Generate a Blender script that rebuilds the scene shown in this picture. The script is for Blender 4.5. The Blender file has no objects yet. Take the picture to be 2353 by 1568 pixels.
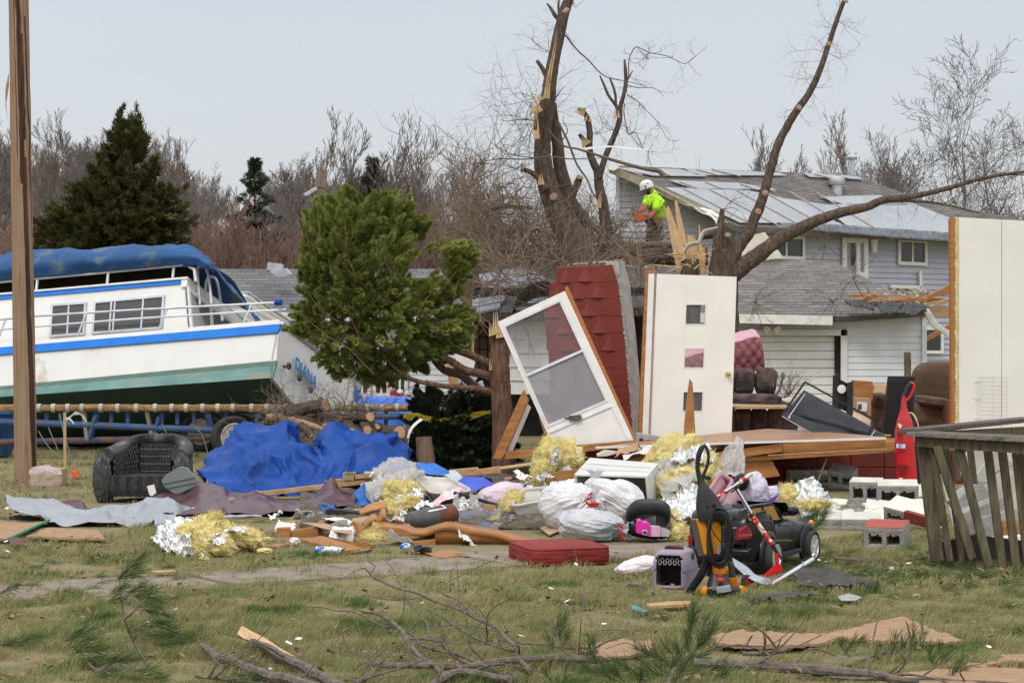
import bpy,bmesh,math,random
import numpy as np
from mathutils import Vector as V,Matrix,noise as nz
random.seed(7)
RG=np.random.default_rng(5)
S=bpy.context.scene
COL=S.collection
# ------------------------- camera, sky, sun, exposure
F,HX,HY,EH=5000.,1176.,765.,1.8
cd=bpy.data.cameras.new('camera');cam=bpy.data.objects.new('camera',cd);COL.objects.link(cam)
cam.location=(0,0,EH);cam.rotation_euler=(math.radians(90),0,0)
cd.sensor_width=36;cd.lens=36*F/2352;cd.shift_y=-19/2352;cd.clip_end=3000;cd.clip_start=.1
S.camera=cam
wd=bpy.data.worlds.new('World');S.world=wd;wd.use_nodes=True
SUN_EL,SUN_AZ=math.radians(52),math.radians(-28)
def sky():
 n=wd.node_tree.nodes;l=wd.node_tree.links
 bg=n['Background'];bg.inputs[1].default_value=1.0
 st=n.new('ShaderNodeTexSky');st.sky_type='NISHITA';st.sun_disc=False
 st.sun_elevation=SUN_EL;st.sun_rotation=math.pi+SUN_AZ;st.dust_density=3
 sm=n.new('ShaderNodeVectorMath');sm.operation='SCALE';sm.inputs[3].default_value=.05
 l.new(st.outputs[0],sm.inputs[0])
 tc=n.new('ShaderNodeTexCoord');sp=n.new('ShaderNodeSeparateXYZ');l.new(tc.outputs['Generated'],sp.inputs[0])
 r=n.new('ShaderNodeValToRGB');e=r.color_ramp.elements
 e[0].position=0;e[0].color=(.535,.545,.575,1)
 e[1].position=1;e[1].color=(1.25,1.3,1.36,1)
 x=e.new(.2);x.color=(.51,.515,.53,1)
 x=e.new(.45);x.color=(.95,.95,.98,1)
 l.new(sp.outputs[2],r.inputs[0])
 nt=n.new('ShaderNodeTexNoise');nt.inputs['Scale'].default_value=3;nt.inputs['Detail'].default_value=4
 l.new(tc.outputs['Generated'],nt.inputs['Vector'])
 mr=n.new('ShaderNodeMapRange');mr.inputs[3].default_value=.93;mr.inputs[4].default_value=1.06
 l.new(nt.outputs[0],mr.inputs[0])
 ms=n.new('ShaderNodeVectorMath');ms.operation='SCALE';l.new(r.outputs[0],ms.inputs[0]);l.new(mr.outputs[0],ms.inputs[3])
 ad=n.new('ShaderNodeVectorMath');l.new(ms.outputs[0],ad.inputs[0]);l.new(sm.outputs[0],ad.inputs[1])
 l.new(ad.outputs[0],bg.inputs[0])
sky()
sd=bpy.data.lights.new('sun','SUN');sd.energy=1.5;sd.angle=math.radians(14);sd.color=(1,.95,.87)
so=bpy.data.objects.new('sun',sd);COL.objects.link(so)
_sd=V((math.sin(SUN_AZ)*math.cos(SUN_EL),-math.cos(SUN_AZ)*math.cos(SUN_EL),math.sin(SUN_EL)))
so.rotation_euler=_sd.to_track_quat('Z','Y').to_euler();so.location=(0,0,30)
S.view_settings.view_transform='Standard';S.view_settings.look='None';S.view_settings.gamma=1
S.view_settings.use_curve_mapping=False;S.view_settings.exposure=0.0
# ------------------------- points
def W(x,y,Y):return V(((x-HX)*Y/F,Y,EH+(HY-y)*Y/F))
def G(x,y,z=0):
 Y=(EH-z)*F/(y-HY);return W(x,y,Y)
ZT=dict(a=(0,524.7,.3462),b=(0,859.4,.346),c=(0,1205.8,.346),d=(633.2,407,.2596),e=(633.2,768.9,.2596),f=(588,1040.3,.2499),g=(452.3,1205.8,.3845),h=(1085.5,0,.4038),i=(1085.5,542.8,.3462),j=(1130.8,949.8,.3268),k=(1537.8,497.5,.4038),l=(1718.7,814.1,.3462),m=(1356.9,1205.8,.4229),n=(1356.9,361.8,.1922),o=(1537.8,995,.2538),s=(0,0,.4038),D=(0,0,1))
def q(k,x,y):o=ZT[k];return o[0]+x*o[2],o[1]+y*o[2]
def w(k,x,y,Y):return W(*q(k,x,y),Y)
def wl(k,Y,pts):return[w(k,p[0],p[1],p[2]if len(p)>2 else Y)for p in pts]
def gr(k,x,y,z=0):return G(*q(k,x,y),z)
def pxm(k,wpx,Y):return wpx*ZT[k][2]*Y/F
class Pl:
 def __init__(s,o,ux,uy):s.o=V(o);s.u=V(ux).normalized();s.v=V(uy).normalized();s.n=s.u.cross(s.v).normalized()
 def hit(s,k,x,y,off=0):
  x,y=q(k,x,y);c=V((0,0,EH));d=V(((x-HX)/F,1,(HY-y)/F))
  t=(s.o+s.n*off-c).dot(s.n)/d.dot(s.n);return c+d*t
 def hits(s,k,pts,off=0):return[s.hit(k,p[0],p[1],off)for p in pts]
MT={}
def ND(t,ty,**kw):
 n=t.nodes.new(ty)
 for k,v in kw.items():
  if k in n.inputs:n.inputs[k].default_value=v
  else:setattr(n,k,v)
 return n
def mat(name,c1=None,c2=None,rough=.8,sc=6,bump=.2,bs=40,metal=0,st=(1,1,1),det=6,ramp=(.35,.65),spec=.3,alpha=1,c3=None,isl=0,trans=0,spot=None,sthr=.62,ssc=3,bd=.02,coat=0,brick=None,sub=0):
 if name in MT:return MT[name]
 m=bpy.data.materials.new(name);m.use_nodes=True;t=m.node_tree;L=t.links
 b=t.nodes['Principled BSDF'];MT[name]=m
 tc=ND(t,'ShaderNodeTexCoord');mp=ND(t,'ShaderNodeMapping',Scale=st);L.new(tc.outputs['Object'],mp.inputs[0])
 c2=c2 or tuple(x*.75 for x in c1)
 n1=ND(t,'ShaderNodeTexNoise',Scale=sc,Detail=det);L.new(mp.outputs[0],n1.inputs['Vector'])
 r=ND(t,'ShaderNodeValToRGB');e=r.color_ramp.elements
 e[0].position=ramp[0];e[0].color=(*c1,1);e[1].position=ramp[1];e[1].color=(*c2,1)
 L.new(n1.outputs[0],r.inputs[0]);col=r.outputs[0]
 def mix(f,a,bcol,fout=None):
  x=ND(t,'ShaderNodeMix',data_type='RGBA')
  if fout is not None:L.new(fout,x.inputs[0])
  else:x.inputs[0].default_value=f
  L.new(a,x.inputs[6]);x.inputs[7].default_value=(*bcol,1);return x.outputs[2]
 if isl:
  ge=ND(t,'ShaderNodeNewGeometry');mr=ND(t,'ShaderNodeMapRange');mr.inputs[2].default_value=1;mr.inputs[4].default_value=isl
  L.new(ge.outputs['Random Per Island'],mr.inputs[0]);col=mix(0,col,c3,mr.outputs[0])
 if spot:
  n3=ND(t,'ShaderNodeTexNoise',Scale=ssc,Detail=8,Roughness=.65);L.new(mp.outputs[0],n3.inputs['Vector'])
  mr=ND(t,'ShaderNodeMapRange');mr.inputs[1].default_value=sthr;mr.inputs[2].default_value=sthr+.08
  L.new(n3.outputs[0],mr.inputs[0]);col=mix(0,col,spot,mr.outputs[0])
 L.new(col,b.inputs['Base Color'])
 b.inputs['Roughness'].default_value=rough;b.inputs['Metallic'].default_value=metal
 b.inputs['Specular IOR Level'].default_value=spec;b.inputs['Alpha'].default_value=alpha
 b.inputs['Transmission Weight'].default_value=trans;b.inputs['Coat Weight'].default_value=coat
 h=None
 if bump:
  n2=ND(t,'ShaderNodeTexNoise',Scale=bs,Detail=5);L.new(mp.outputs[0],n2.inputs['Vector']);h=n2.outputs[0]
  bu=ND(t,'ShaderNodeBump',Strength=bump,Distance=bd);L.new(h,bu.inputs['Height']);L.new(bu.outputs[0],b.inputs['Normal'])
 if sub:
  tl=ND(t,'ShaderNodeBsdfTranslucent');L.new(col,tl.inputs[0]);ms=ND(t,'ShaderNodeMixShader');ms.inputs[0].default_value=sub
  L.new(b.outputs[0],ms.inputs[1]);L.new(tl.outputs[0],ms.inputs[2]);L.new(ms.outputs[0],t.nodes['Material Output'].inputs[0])
 return m
def shingle(name,c1,c2,wid=.3,hgt=.09,cm=None):
 if name in MT:return MT[name]
 m=mat(name,c1,c2,rough=.95,sc=1.2,bump=0,ramp=(.3,.7));t=m.node_tree;L=t.links;b=t.nodes['Principled BSDF']
 tc=ND(t,'ShaderNodeTexCoord');sp=ND(t,'ShaderNodeSeparateXYZ');cb=ND(t,'ShaderNodeCombineXYZ')
 L.new(tc.outputs['Object'],sp.inputs[0]);L.new(sp.outputs[0],cb.inputs[0]);L.new(sp.outputs[2],cb.inputs[1])
 br=ND(t,'ShaderNodeTexBrick',Scale=1.0,**{'Brick Width':wid,'Row Height':hgt,'Mortar Size':hgt*.1,'Mortar Smooth':.3})
 br.inputs['Color1'].default_value=(.75,.75,.75,1);br.inputs['Color2'].default_value=(1.15,1.12,1.08,1);br.inputs['Mortar'].default_value=(.45,.45,.45,1)
 L.new(cb.outputs[0],br.inputs['Vector'])
 src=b.inputs['Base Color'].links[0].from_socket
 mx=ND(t,'ShaderNodeMix',data_type='RGBA',blend_type='MULTIPLY');mx.inputs[0].default_value=1
 L.new(src,mx.inputs[6]);L.new(br.outputs[0],mx.inputs[7]);L.new(mx.outputs[2],b.inputs['Base Color'])
 n2=ND(t,'ShaderNodeTexNoise',Scale=30,Detail=3);L.new(tc.outputs['Object'],n2.inputs['Vector'])
 ad=ND(t,'ShaderNodeMath',operation='SUBTRACT');L.new(n2.outputs[0],ad.inputs[0]);L.new(br.outputs['Fac'],ad.inputs[1])
 bu=ND(t,'ShaderNodeBump',Strength=.7,Distance=.03);L.new(ad.outputs[0],bu.inputs['Height']);L.new(bu.outputs[0],b.inputs['Normal'])
 return m
def glass(name,c=(.02,.025,.03),a=.35,rough=.05):
 if name in MT:return MT[name]
 m=mat(name,c,c,rough=rough,bump=.03,bs=2,spec=.6,alpha=a);return m
def basis(d,up=V((0,0,1))):
 d=d.normalized();u=up if abs(d.dot(up))<.97 else V((1,0,0))
 s=d.cross(u).normalized();return s,s.cross(d).normalized(),d
def rot(rx=0,ry=0,rz=0):
 return(Matrix.Rotation(math.radians(rz),3,'Z')@Matrix.Rotation(math.radians(ry),3,'Y')@Matrix.Rotation(math.radians(rx),3,'X'))
class MB:
 def __init__(s):s.v=[];s.f=[];s.m=[]
 def add(s,vs,fs,mi=0):
  b=len(s.v);s.v+=[V(x)for x in vs];s.f+=[[b+i for i in f]for f in fs];s.m+=[mi]*len(fs);return s
 def box(s,c,sz,R=None,mi=0):
  c=V(c);R=R or Matrix.Identity(3);p=[]
  for x in(-.5,.5):
   for y in(-.5,.5):
    for z in(-.5,.5):p.append(c+R@V((x*sz[0],y*sz[1],z*sz[2])))
  return s.add(p,[(0,1,3,2),(4,6,7,5),(0,4,5,1),(2,3,7,6),(0,2,6,4),(1,5,7,3)],mi)
 def beam(s,a,b,wd,ht,up=V((0,0,1)),mi=0):
  a,b=V(a),V(b);x,y,d=basis(b-a,V(up));R=Matrix((x,d,y)).transposed()
  return s.box((a+b)/2,(wd,(b-a).length,ht),R,mi)
 def poly(s,pts,d,mi=0,mside=None):
  n=len(pts);d=V(d);s.add([*pts,*[V(p)+d for p in pts]],[list(range(n)),list(range(2*n-1,n-1,-1))],mi);b=len(s.v)-2*n
  fs=[[b+i,b+n+i,b+n+(i+1)%n,b+(i+1)%n]for i in range(n)]
  s.f+=fs;s.m+=[mi if mside is None else mside]*n;return s
 def frame(s,pts,wid,d,mi=0):
  n=len(pts);c=sum((V(p)for p in pts),V())/n;o=[V(p)for p in pts];nn=(o[1]-o[0]).cross(o[2]-o[1]).normalized();inn=[]
  for i in range(n):
   e0=(o[i]-o[i-1]).normalized();e1=(o[(i+1)%n]-o[i]).normalized()
   n0=nn.cross(e0);n1=nn.cross(e1);bis=(n0+n1);bis=bis/max(bis.dot(n0),.2);inn.append(o[i]+bis*wid)
  d=V(d);A=o+inn;B=[p+d for p in A];fs=[]
  for i in range(n):
   k=(i+1)%n
   fs+=[(i,k,n+k,n+i),(2*n+i,3*n+i,3*n+k,2*n+k),(i,2*n+i,2*n+k,k),(n+i,n+k,3*n+k,3*n+i)]
  return s.add(A+B,fs,mi)
 def tube(s,pts,r,n=8,mi=0,cap=True,jit=0,sq=None):
  pts=[V(p)for p in pts];k=len(pts);r=[r]*k if not hasattr(r,'__len__')else list(r)
  if len(r)<k:r=list(np.interp(np.linspace(0,1,k),np.linspace(0,1,len(r)),r))
  vs=[];sd=None
  for i,p in enumerate(pts):
   d=(pts[min(i+1,k-1)]-pts[max(i-1,0)])
   if d.length<1e-9:d=V((0,0,1))
   d.normalize()
   if sd is None:sd=basis(d)[0]
   sd=(sd-d*sd.dot(d));sd=sd.normalized()if sd.length>1e-6 else basis(d)[0];up=sd.cross(d)
   for j in range(n):
    a=2*math.pi*j/n;rr=r[i]*(1+(jit*nz.noise(V((math.cos(a)*2,math.sin(a)*2,i*.9))+p)if jit else 0))
    vs.append(p+(sd*math.cos(a)*(sq or 1)+up*math.sin(a))*rr)
  fs=[(i*n+j,i*n+(j+1)%n,(i+1)*n+(j+1)%n,(i+1)*n+j)for i in range(k-1)for j in range(n)]
  if cap:fs+=[list(range(n))[::-1],list(range((k-1)*n,k*n))]
  return s.add(vs,fs,mi)
 def grid(s,A,mi=0,closeu=False):
  nv,nu=len(A),len(A[0]);vs=[V(A[i][j])for i in range(nv)for j in range(nu)];m=nu if closeu else nu-1
  return s.add(vs,[(i*nu+j,i*nu+(j+1)%nu,(i+1)*nu+(j+1)%nu,(i+1)*nu+j)for i in range(nv-1)for j in range(m)],mi)
 def loft(s,rings,mi=0,cap=True):
  n=len(rings[0]);s.grid(rings,mi,True);b=len(s.v)-n*len(rings)
  if cap:s.f+=[[b+i for i in range(n)][::-1],[b+n*(len(rings)-1)+i for i in range(n)]];s.m+=[mi,mi]
  return s
 def lathe(s,prof,o,d,n=20,mi=0,up=V((0,0,1))):
  x,y,d=basis(V(d),up);o=V(o)
  return s.loft([[o+d*z+(x*math.cos(2*math.pi*j/n)+y*math.sin(2*math.pi*j/n))*r for j in range(n)]for r,z in prof],mi)
 def blob(s,c,rad,R=None,sub=3,disp=None,mi=0,flat=None):
  bm=bmesh.new();bmesh.ops.create_icosphere(bm,subdivisions=sub,radius=1);c=V(c);R=R or Matrix.Identity(3);vs=[]
  for v in bm.verts:
   p=v.co.copy();k=disp(p)if disp else 1;x=R@V((p.x*rad[0]*k,p.y*rad[1]*k,p.z*rad[2]*k))
   if flat is not None and x.z+c.z<flat:x.z=flat-c.z+.08*(x.z+c.z-flat)
   vs.append(c+x)
  fs=[[v.index for v in f.verts]for f in bm.faces];bm.free();return s.add(vs,fs,mi)
 def sphere(s,c,r,n=12,mi=0):return s.lathe([(max(r*math.sin(math.pi*i/n),1e-4),-r*math.cos(math.pi*i/n))for i in range(n+1)],c,V((0,0,1)),n,mi)
ROOT={}
def build(name,mb,mats,parent=None,loc=None,smooth=35,bevel=0,sol=0,fix=True,sdf=0):
 mats=mats if isinstance(mats,(list,tuple))else[mats]
 L=V(loc)if loc is not None else V()
 me=bpy.data.meshes.new(name);me.from_pydata([tuple(x-L)for x in mb.v],[],mb.f)
 for m in mats:me.materials.append(m)
 me.polygons.foreach_set('material_index',mb.m)
 if fix and len(mb.f)<60000:
  bm=bmesh.new();bm.from_mesh(me);bmesh.ops.recalc_face_normals(bm,faces=bm.faces);bm.to_mesh(me);bm.free()
 if smooth:
  me.polygons.foreach_set('use_smooth',[True]*len(me.polygons));me.set_sharp_from_angle(angle=math.radians(smooth))
 me.update();o=bpy.data.objects.new(name,me);COL.objects.link(o)
 if parent:o.parent=parent
 if sol:x=o.modifiers.new('sol','SOLIDIFY');x.thickness=sol;x.offset=0
 if sdf:x=o.modifiers.new('sub','SUBSURF');x.levels=x.render_levels=sdf
 if bevel:x=o.modifiers.new('bev','BEVEL');x.width=bevel;x.segments=2;x.limit_method='ANGLE'
 return o
def tag(o,label,cat,group=None,kind=None):
 if label:o['label']=label
 if cat:o['category']=cat
 if group:o['group']=group
 if kind:o['kind']=kind
 return o
def thing(name,label,cat,loc,group=None):
 o=bpy.data.objects.new(name,None);COL.objects.link(o);o.location=V(loc);o.empty_display_size=.1
 ROOT[o.name]=V(loc);return tag(o,label,cat,group)
def part(p,name,mb,mats,label=None,**kw):
 r=p
 while r.parent:r=r.parent
 o=build(name,mb,mats,p,ROOT[r.name],**kw)
 if label:o['label']=label
 return o
def solo(name,label,cat,mb,mats,group=None,kind=None,**kw):
 xs=[v.x for v in mb.v];ys=[v.y for v in mb.v];zz=min(v.z for v in mb.v)
 L=V(((min(xs)+max(xs))/2,(min(ys)+max(ys))/2,zz))
 o=build(name,mb,mats,None,L,**kw);o.location=L;ROOT[o.name]=L
 return tag(o,label,cat,group,kind)
def copy_tree(o,parent=None):
 c=o.copy();COL.objects.link(c)
 if parent:c.parent=parent
 for ch in list(o.children):copy_tree(ch,c)
 return c
def cr(P,n):
 P=np.asarray(P,float);k=len(P)
 if k==2:t=np.linspace(0,1,n)[:,None];return P[0]*(1-t)+P[1]*t
 Q=np.vstack([2*P[0]-P[1],P,2*P[-1]-P[-2]]);t=np.linspace(0,k-1-1e-6,n);i=t.astype(int);f=(t-i)[:,None]
 a,b,c,d=Q[i],Q[i+1],Q[i+2],Q[i+3]
 return .5*((2*b)+(-a+c)*f+(2*a-5*b+4*c-d)*f**2+(-a+3*b-3*c+d)*f**3)
def path(P,n):return[V(x)for x in cr([tuple(p)for p in P],n)]
def patch(rows,nu,nv,amp=.03,sc=2.,seed=0,fn=None,hf=.35,rag=0):
 rd=random.Random(seed*7+1);DR=[(V((rd.gauss(0,1),rd.gauss(0,1),rd.gauss(0,1))).normalized(),f,a)for f,a in((.8,1),(1.4,.9),(2.4,.75),(4.6,.42))]
 A=np.array([cr([tuple(p)for p in r],nu)for r in rows]);B=np.stack([cr(A[:,j],nv)for j in range(nu)],1)
 du=np.gradient(B,axis=1);dv=np.gradient(B,axis=0);N=np.cross(du,dv);N/=np.linalg.norm(N,axis=2,keepdims=True)+1e-9
 if np.sum(N[...,1])>0:N=-N
 o=V((seed*7.3,seed*3.1,seed*1.7));rg=random.Random(seed)
 for i in range(nv):
  for j in range(nu):
   p=V(B[i,j])
   if fn:h=fn(j/(nu-1),i/(nv-1),p)
   else:
    k=p*sc;h=.5*amp*nz.noise(k*.8+o)
    for d,f,a in DR:h+=amp*a*(.34-1.25*abs(nz.noise((k-d*(k.dot(d)*.72))*f+o)))*(1 if f<2 else hf*2)
   if rag and(i in(0,nv-1)or j in(0,nu-1)):B[i,j]+=np.array([rg.uniform(-rag,rag)for _ in range(3)])
   B[i,j]+=N[i,j]*h
 return B
def creases(amp,seed,f0=1.5,warp=1.1):
 rd=random.Random(seed*11+3);DR=[]
 for i,(f,a)in enumerate(((.55,1.0),(.8,.9),(1.2,.75),(1.8,.6),(2.7,.42),(4.2,.22))):DR.append((V((rd.gauss(0,1),rd.gauss(0,.5),rd.gauss(0,.8))).normalized(),f*f0,a,V((rd.uniform(0,50),rd.uniform(0,50),rd.uniform(0,50)))))
 def fn(u,v,p):
  h=0
  for d,f,a,o in DR:
   ph=p.dot(d)*f+warp*nz.noise(p*.55*f+o);t=abs((ph%1)-.5)*2;h+=a*min(1,max(0,nz.noise(p*.7*f+o*2)*1.3+.35))*(t**1.6-.35)
  return amp*h
 return fn
def crump(p,a=.2,sc=2.,seed=0):
 k=p*sc+V((seed*3.7,seed*1.9,seed));return 1+a*(1.5*abs(nz.noise(k))-.4+.5*(abs(nz.noise(k*2.3))-.25)+.2*nz.noise(k*6))
def np_mesh(name,v,f,m,smooth=False):
 me=bpy.data.meshes.new(name);n=f.shape[1]
 me.vertices.add(len(v));me.vertices.foreach_set('co',np.ascontiguousarray(v,np.float32).ravel())
 me.loops.add(f.size);me.loops.foreach_set('vertex_index',np.ascontiguousarray(f,np.int32).ravel())
 me.polygons.add(len(f));me.polygons.foreach_set('loop_start',np.arange(0,f.size,n,dtype=np.int32))
 me.update(calc_edges=True);me.validate();me.materials.append(m)
 if smooth:me.polygons.foreach_set('use_smooth',[True]*len(me.polygons))
 return me
def nobj(name,me,parent=None,loc=(0,0,0)):
 o=bpy.data.objects.new(name,me);COL.objects.link(o);o.location=V(loc)
 if parent:o.parent=parent
 return o
def unit(a):return a/(np.linalg.norm(a,axis=-1,keepdims=True)+1e-9)
def segmesh(name,sg,m,sides=3):
 sg=np.asarray(sg,float);p0,p1,r0,r1=sg[:,:3],sg[:,3:6],sg[:,6],sg[:,7];d=unit(p1-p0)
 h=np.where(np.abs(d[:,2:3])>.9,np.array([[1.,0,0]]),np.array([[0,0,1.]]));s=unit(np.cross(d,h));u=np.cross(s,d);vs=[]
 for p,r in((p0,r0),(p1,r1)):
  for k in range(sides):
   a=2*math.pi*k/sides;vs.append(p+(s*math.cos(a)+u*math.sin(a))*r[:,None])
 v=np.stack(vs,1).reshape(-1,3);b=np.arange(len(sg))[:,None]*2*sides
 f=np.stack([b+np.array([[k,(k+1)%sides,sides+(k+1)%sides,sides+k]])for k in range(sides)],1).reshape(-1,4)
 return np_mesh(name,v,f,m,True)
def gen_tree(h,seed,r0=.12,lv=4,spread=.55,up=.25,nch=(7,6,5,4),ratio=.5,bare=.3,wob=.12,rmin=.006,lean=(0,0)):
 rg=random.Random(seed);sg=[]
 def grow(p,d,L,r,l):
  ns=(9,6,4,3,2)[min(l,4)];st=L/ns;pts=[p]
  for i in range(ns):
   d=(d+V((rg.gauss(0,wob),rg.gauss(0,wob),rg.gauss(0,wob)+up*.25*(l>0)))).normalized()
   e=p+d*st;ra=max(r*(1-.85*i/ns),rmin);rb=max(r*(1-.85*(i+1)/ns),rmin);sg.append((*p,*e,ra,rb));p=e;pts.append((p.copy(),d.copy(),rb))
  if l>=lv:return
  n=nch[min(l,len(nch)-1)]
  for i in range(n):
   t=(bare if l==0 else .15)+(1-(bare if l==0 else .15))*(i+rg.random())/n;k=min(int(t*ns)+1,ns);pp,dd,rr=pts[k]
   a=rg.uniform(0,6.283);s,u,_=basis(dd);sd=s*math.cos(a)+u*math.sin(a);ang=spread*rg.uniform(.7,1.3)
   grow(pp,(dd*math.cos(ang)+sd*math.sin(ang)+V((0,0,up*.4))).normalized(),L*ratio*rg.uniform(.6,1.15)*(1.1-.5*t),rr*.65,l+1)
 grow(V((0,0,0)),V((lean[0],lean[1],1)).normalized(),h,r0,0);return np.array(sg)
def leaves(P,D,L,wd,side=None):
 n=len(P);D=unit(D);s=side if side is not None else unit(np.cross(D,RG.normal(size=(n,3))))
 L=np.broadcast_to(L,(n,))[:,None];wd=np.broadcast_to(wd,(n,))[:,None]
 v=np.stack([P,P+D*L*.45+s*wd,P+D*L,P+D*L*.45-s*wd],1).reshape(-1,3);b=np.arange(n)[:,None]*4
 return v,b+np.array([[0,1,2,3]])
def sprays(P,D,k=7,spread=1.0,L=.14,wd=.02):
 n=len(P);D=unit(D);s=unit(np.cross(D,RG.normal(size=(n,3))));out=[];SS=[];PP=[]
 for i in range(k):
  a=(i/(k-1)-.5)*2*spread;dd=D*math.cos(a)+s*math.sin(a);off=(1-abs(i/(k-1)-.5)*2)*L*.5
  out.append(dd);PP.append(P+D*off);SS.append(np.cross(D,s)*.25+(s*math.cos(a)-D*math.sin(a)))
 return leaves(np.concatenate(PP),np.concatenate(out),L*RG.uniform(.7,1.3,n*k),wd,unit(np.concatenate(SS)))
def inpoly(x,y,P):
 c=False;n=len(P);j=n-1
 for i in range(n):
  if(P[i][1]>y)!=(P[j][1]>y)and x<(P[j][0]-P[i][0])*(y-P[i][1])/(P[j][1]-P[i][1])+P[i][0]:c=not c
  j=i
 return c
m_white=mat('white_paint',(.78,.77,.73),(.70,.69,.65),rough=.45,bump=.05,spot=(.42,.38,.32),sthr=.70,ssc=5)
m_dull=mat('dull_white',(.62,.61,.57),(.50,.48,.44),rough=.6,bump=.1,spot=(.25,.22,.18),sthr=.68,ssc=4)
m_metalw=mat('white_metal',(.72,.73,.74),(.6,.61,.62),rough=.35,bump=.03)
m_alu=mat('aluminium',(.62,.63,.65),(.5,.51,.53),rough=.35,metal=.8,bump=.05)
m_black=mat('black_plastic',(.018,.018,.02),(.03,.03,.033),rough=.4,bump=.08,bs=60)
m_blackm=mat('black_gloss',(.012,.012,.014),(.02,.02,.022),rough=.18,bump=.0)
m_rub=mat('rubber',(.03,.03,.031),(.05,.047,.045),rough=.85,bump=.3,bs=50)
m_pine=mat('orange_wood',(.42,.19,.06),(.30,.12,.035),rough=.5,sc=5,st=(1,1,6),bump=.1,spot=(.2,.08,.025),sthr=.66)
m_oak=mat('honey_wood',(.40,.19,.065),(.30,.13,.04),rough=.4,sc=4,st=(1,5,5),bump=.1,spot=(.2,.085,.03),sthr=.65,ssc=2)
m_lum=mat('lumber',(.50,.33,.17),(.36,.21,.1),rough=.75,sc=5,st=(1.5,6,6),bump=.2,spot=(.2,.12,.06),sthr=.68)
m_split=mat('split_wood',(.62,.44,.24),(.48,.31,.15),rough=.8,sc=9,st=(6,6,.7),bump=.5,bs=25,spot=(.3,.18,.08),sthr=.64)
m_bark=mat('bark',(.18,.135,.10),(.085,.062,.047),rough=.95,sc=5,st=(5,5,1),bump=1,bs=7,bd=.09,ramp=(.3,.62),spot=(.24,.19,.15),sthr=.62,ssc=1.4)
m_bark2=mat('smooth_bark',(.19,.155,.125),(.10,.08,.065),rough=.9,sc=14,st=(2,2,2),bump=.7,bs=30,bd=.02,spot=(.3,.26,.22),sthr=.64,ssc=8)
m_cbark=mat('cedar_bark',(.22,.125,.08),(.11,.06,.04),rough=.95,sc=6,st=(5,5,.7),bump=.9,bs=12,bd=.04)
m_twig=mat('twig',(.155,.115,.095),(.09,.068,.058),rough=.9,bump=0)
m_twigl=mat('pale_twig',(.25,.20,.155),(.16,.125,.10),rough=.9,bump=0)
m_old=mat('weathered_deck',(.16,.135,.085),(.075,.062,.042),rough=.95,sc=4,st=(6,6,1),bump=.7,bs=14,bd=.02,spot=(.11,.115,.06),sthr=.56,ssc=1.6)
m_oldt=mat('weathered_top',(.17,.155,.135),(.09,.075,.06),rough=.95,sc=4,st=(1,7,7),bump=.8,bs=15,bd=.02,spot=(.055,.05,.04),sthr=.56)
m_conc=mat('concrete_block',(.40,.385,.36),(.29,.28,.26),rough=.95,sc=9,bump=.6,bs=60)
m_redf=mat('shaded_red_foundation',(.13,.02,.014),(.09,.016,.012),rough=.8,sc=4,bump=.3,bs=25)  # wall red darkened to stand for the shade under the fallen panel
m_redp=mat('red_paint',(.19,.030,.020),(.15,.024,.016),rough=.55,sc=4,bump=.3,bs=25,spot=(.3,.07,.05),sthr=.7)
m_cream=mat('cream_paint',(.70,.67,.56),(.60,.57,.47),rough=.6,bump=.15,spot=(.4,.37,.31),sthr=.66,ssc=6)
m_side=mat('grey_siding',(.47,.495,.55),(.42,.44,.495),rough=.55,sc=1.5,bump=.05)
m_sidew=mat('white_siding',(.72,.74,.76),(.63,.65,.68),rough=.55,sc=1.5,bump=.05,spot=(.4,.4,.38),sthr=.68)
m_roofa=shingle('brown_shingle',(.215,.20,.19),(.15,.14,.132),.35,.07)
m_roofg=shingle('grey_shingle',(.17,.175,.175),(.12,.125,.125),.3,.075)
m_plas=mat('roof_plastic',(.42,.44,.46),(.35,.37,.40),rough=.5,sc=1.2,bump=.3,bs=3,bd=.1,alpha=.93)
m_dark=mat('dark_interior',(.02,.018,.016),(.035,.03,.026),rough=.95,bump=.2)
m_brownp=mat('brown_panel',(.10,.055,.03),(.055,.03,.018),rough=.6,sc=2.5,bump=.2)
m_win=glass('dark_window',(.035,.04,.045),1,.06)
m_winb=glass('boat_window',(.06,.06,.058),1,.08)
m_clear=glass('clear_glass',(.25,.26,.27),.14,.04)
m_tarp=mat('blue_tarp',(.004,.058,.29),(.003,.042,.22),rough=.5,sc=3,bump=.05,bs=14,bd=.03,spec=.25,spot=(.07,.13,.38),sthr=.72,ssc=8)
m_tarp2=mat('bright_blue_tarp',(.016,.16,.50),(.012,.115,.4),rough=.5,bump=.08,bs=14,bd=.03,spec=.3)
m_foil=mat('foil_facing',(.74,.74,.72),(.6,.6,.58),rough=.26,metal=.8,sc=5,bump=.5,bs=16,bd=.03)
m_wool=mat('glass_wool',(.78,.68,.32),(.68,.57,.23),rough=1,sc=10,bump=.5,bs=40,bd=.03,spec=.05,spot=(.80,.75,.50),sthr=.56,sub=.2)
m_bag=mat('white_bag',(.76,.75,.76),(.66,.65,.67),rough=.35,sc=3.5,bump=.15,bs=14,bd=.03,spec=.5,spot=(.55,.50,.50),sthr=.6,ssc=3,sub=.15)
m_film=mat('clear_film',(.74,.72,.69),(.62,.60,.57),rough=.22,sc=3,bump=.25,bs=14,bd=.03,spec=.8,alpha=.62,sub=.3)
m_bin=mat('beige_plastic',(.55,.53,.48),(.45,.43,.38),rough=.45,bump=.08,spot=(.22,.2,.17),sthr=.66,ssc=4)
m_card=mat('cardboard',(.42,.28,.17),(.34,.22,.13),rough=.85,bump=.1)
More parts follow.
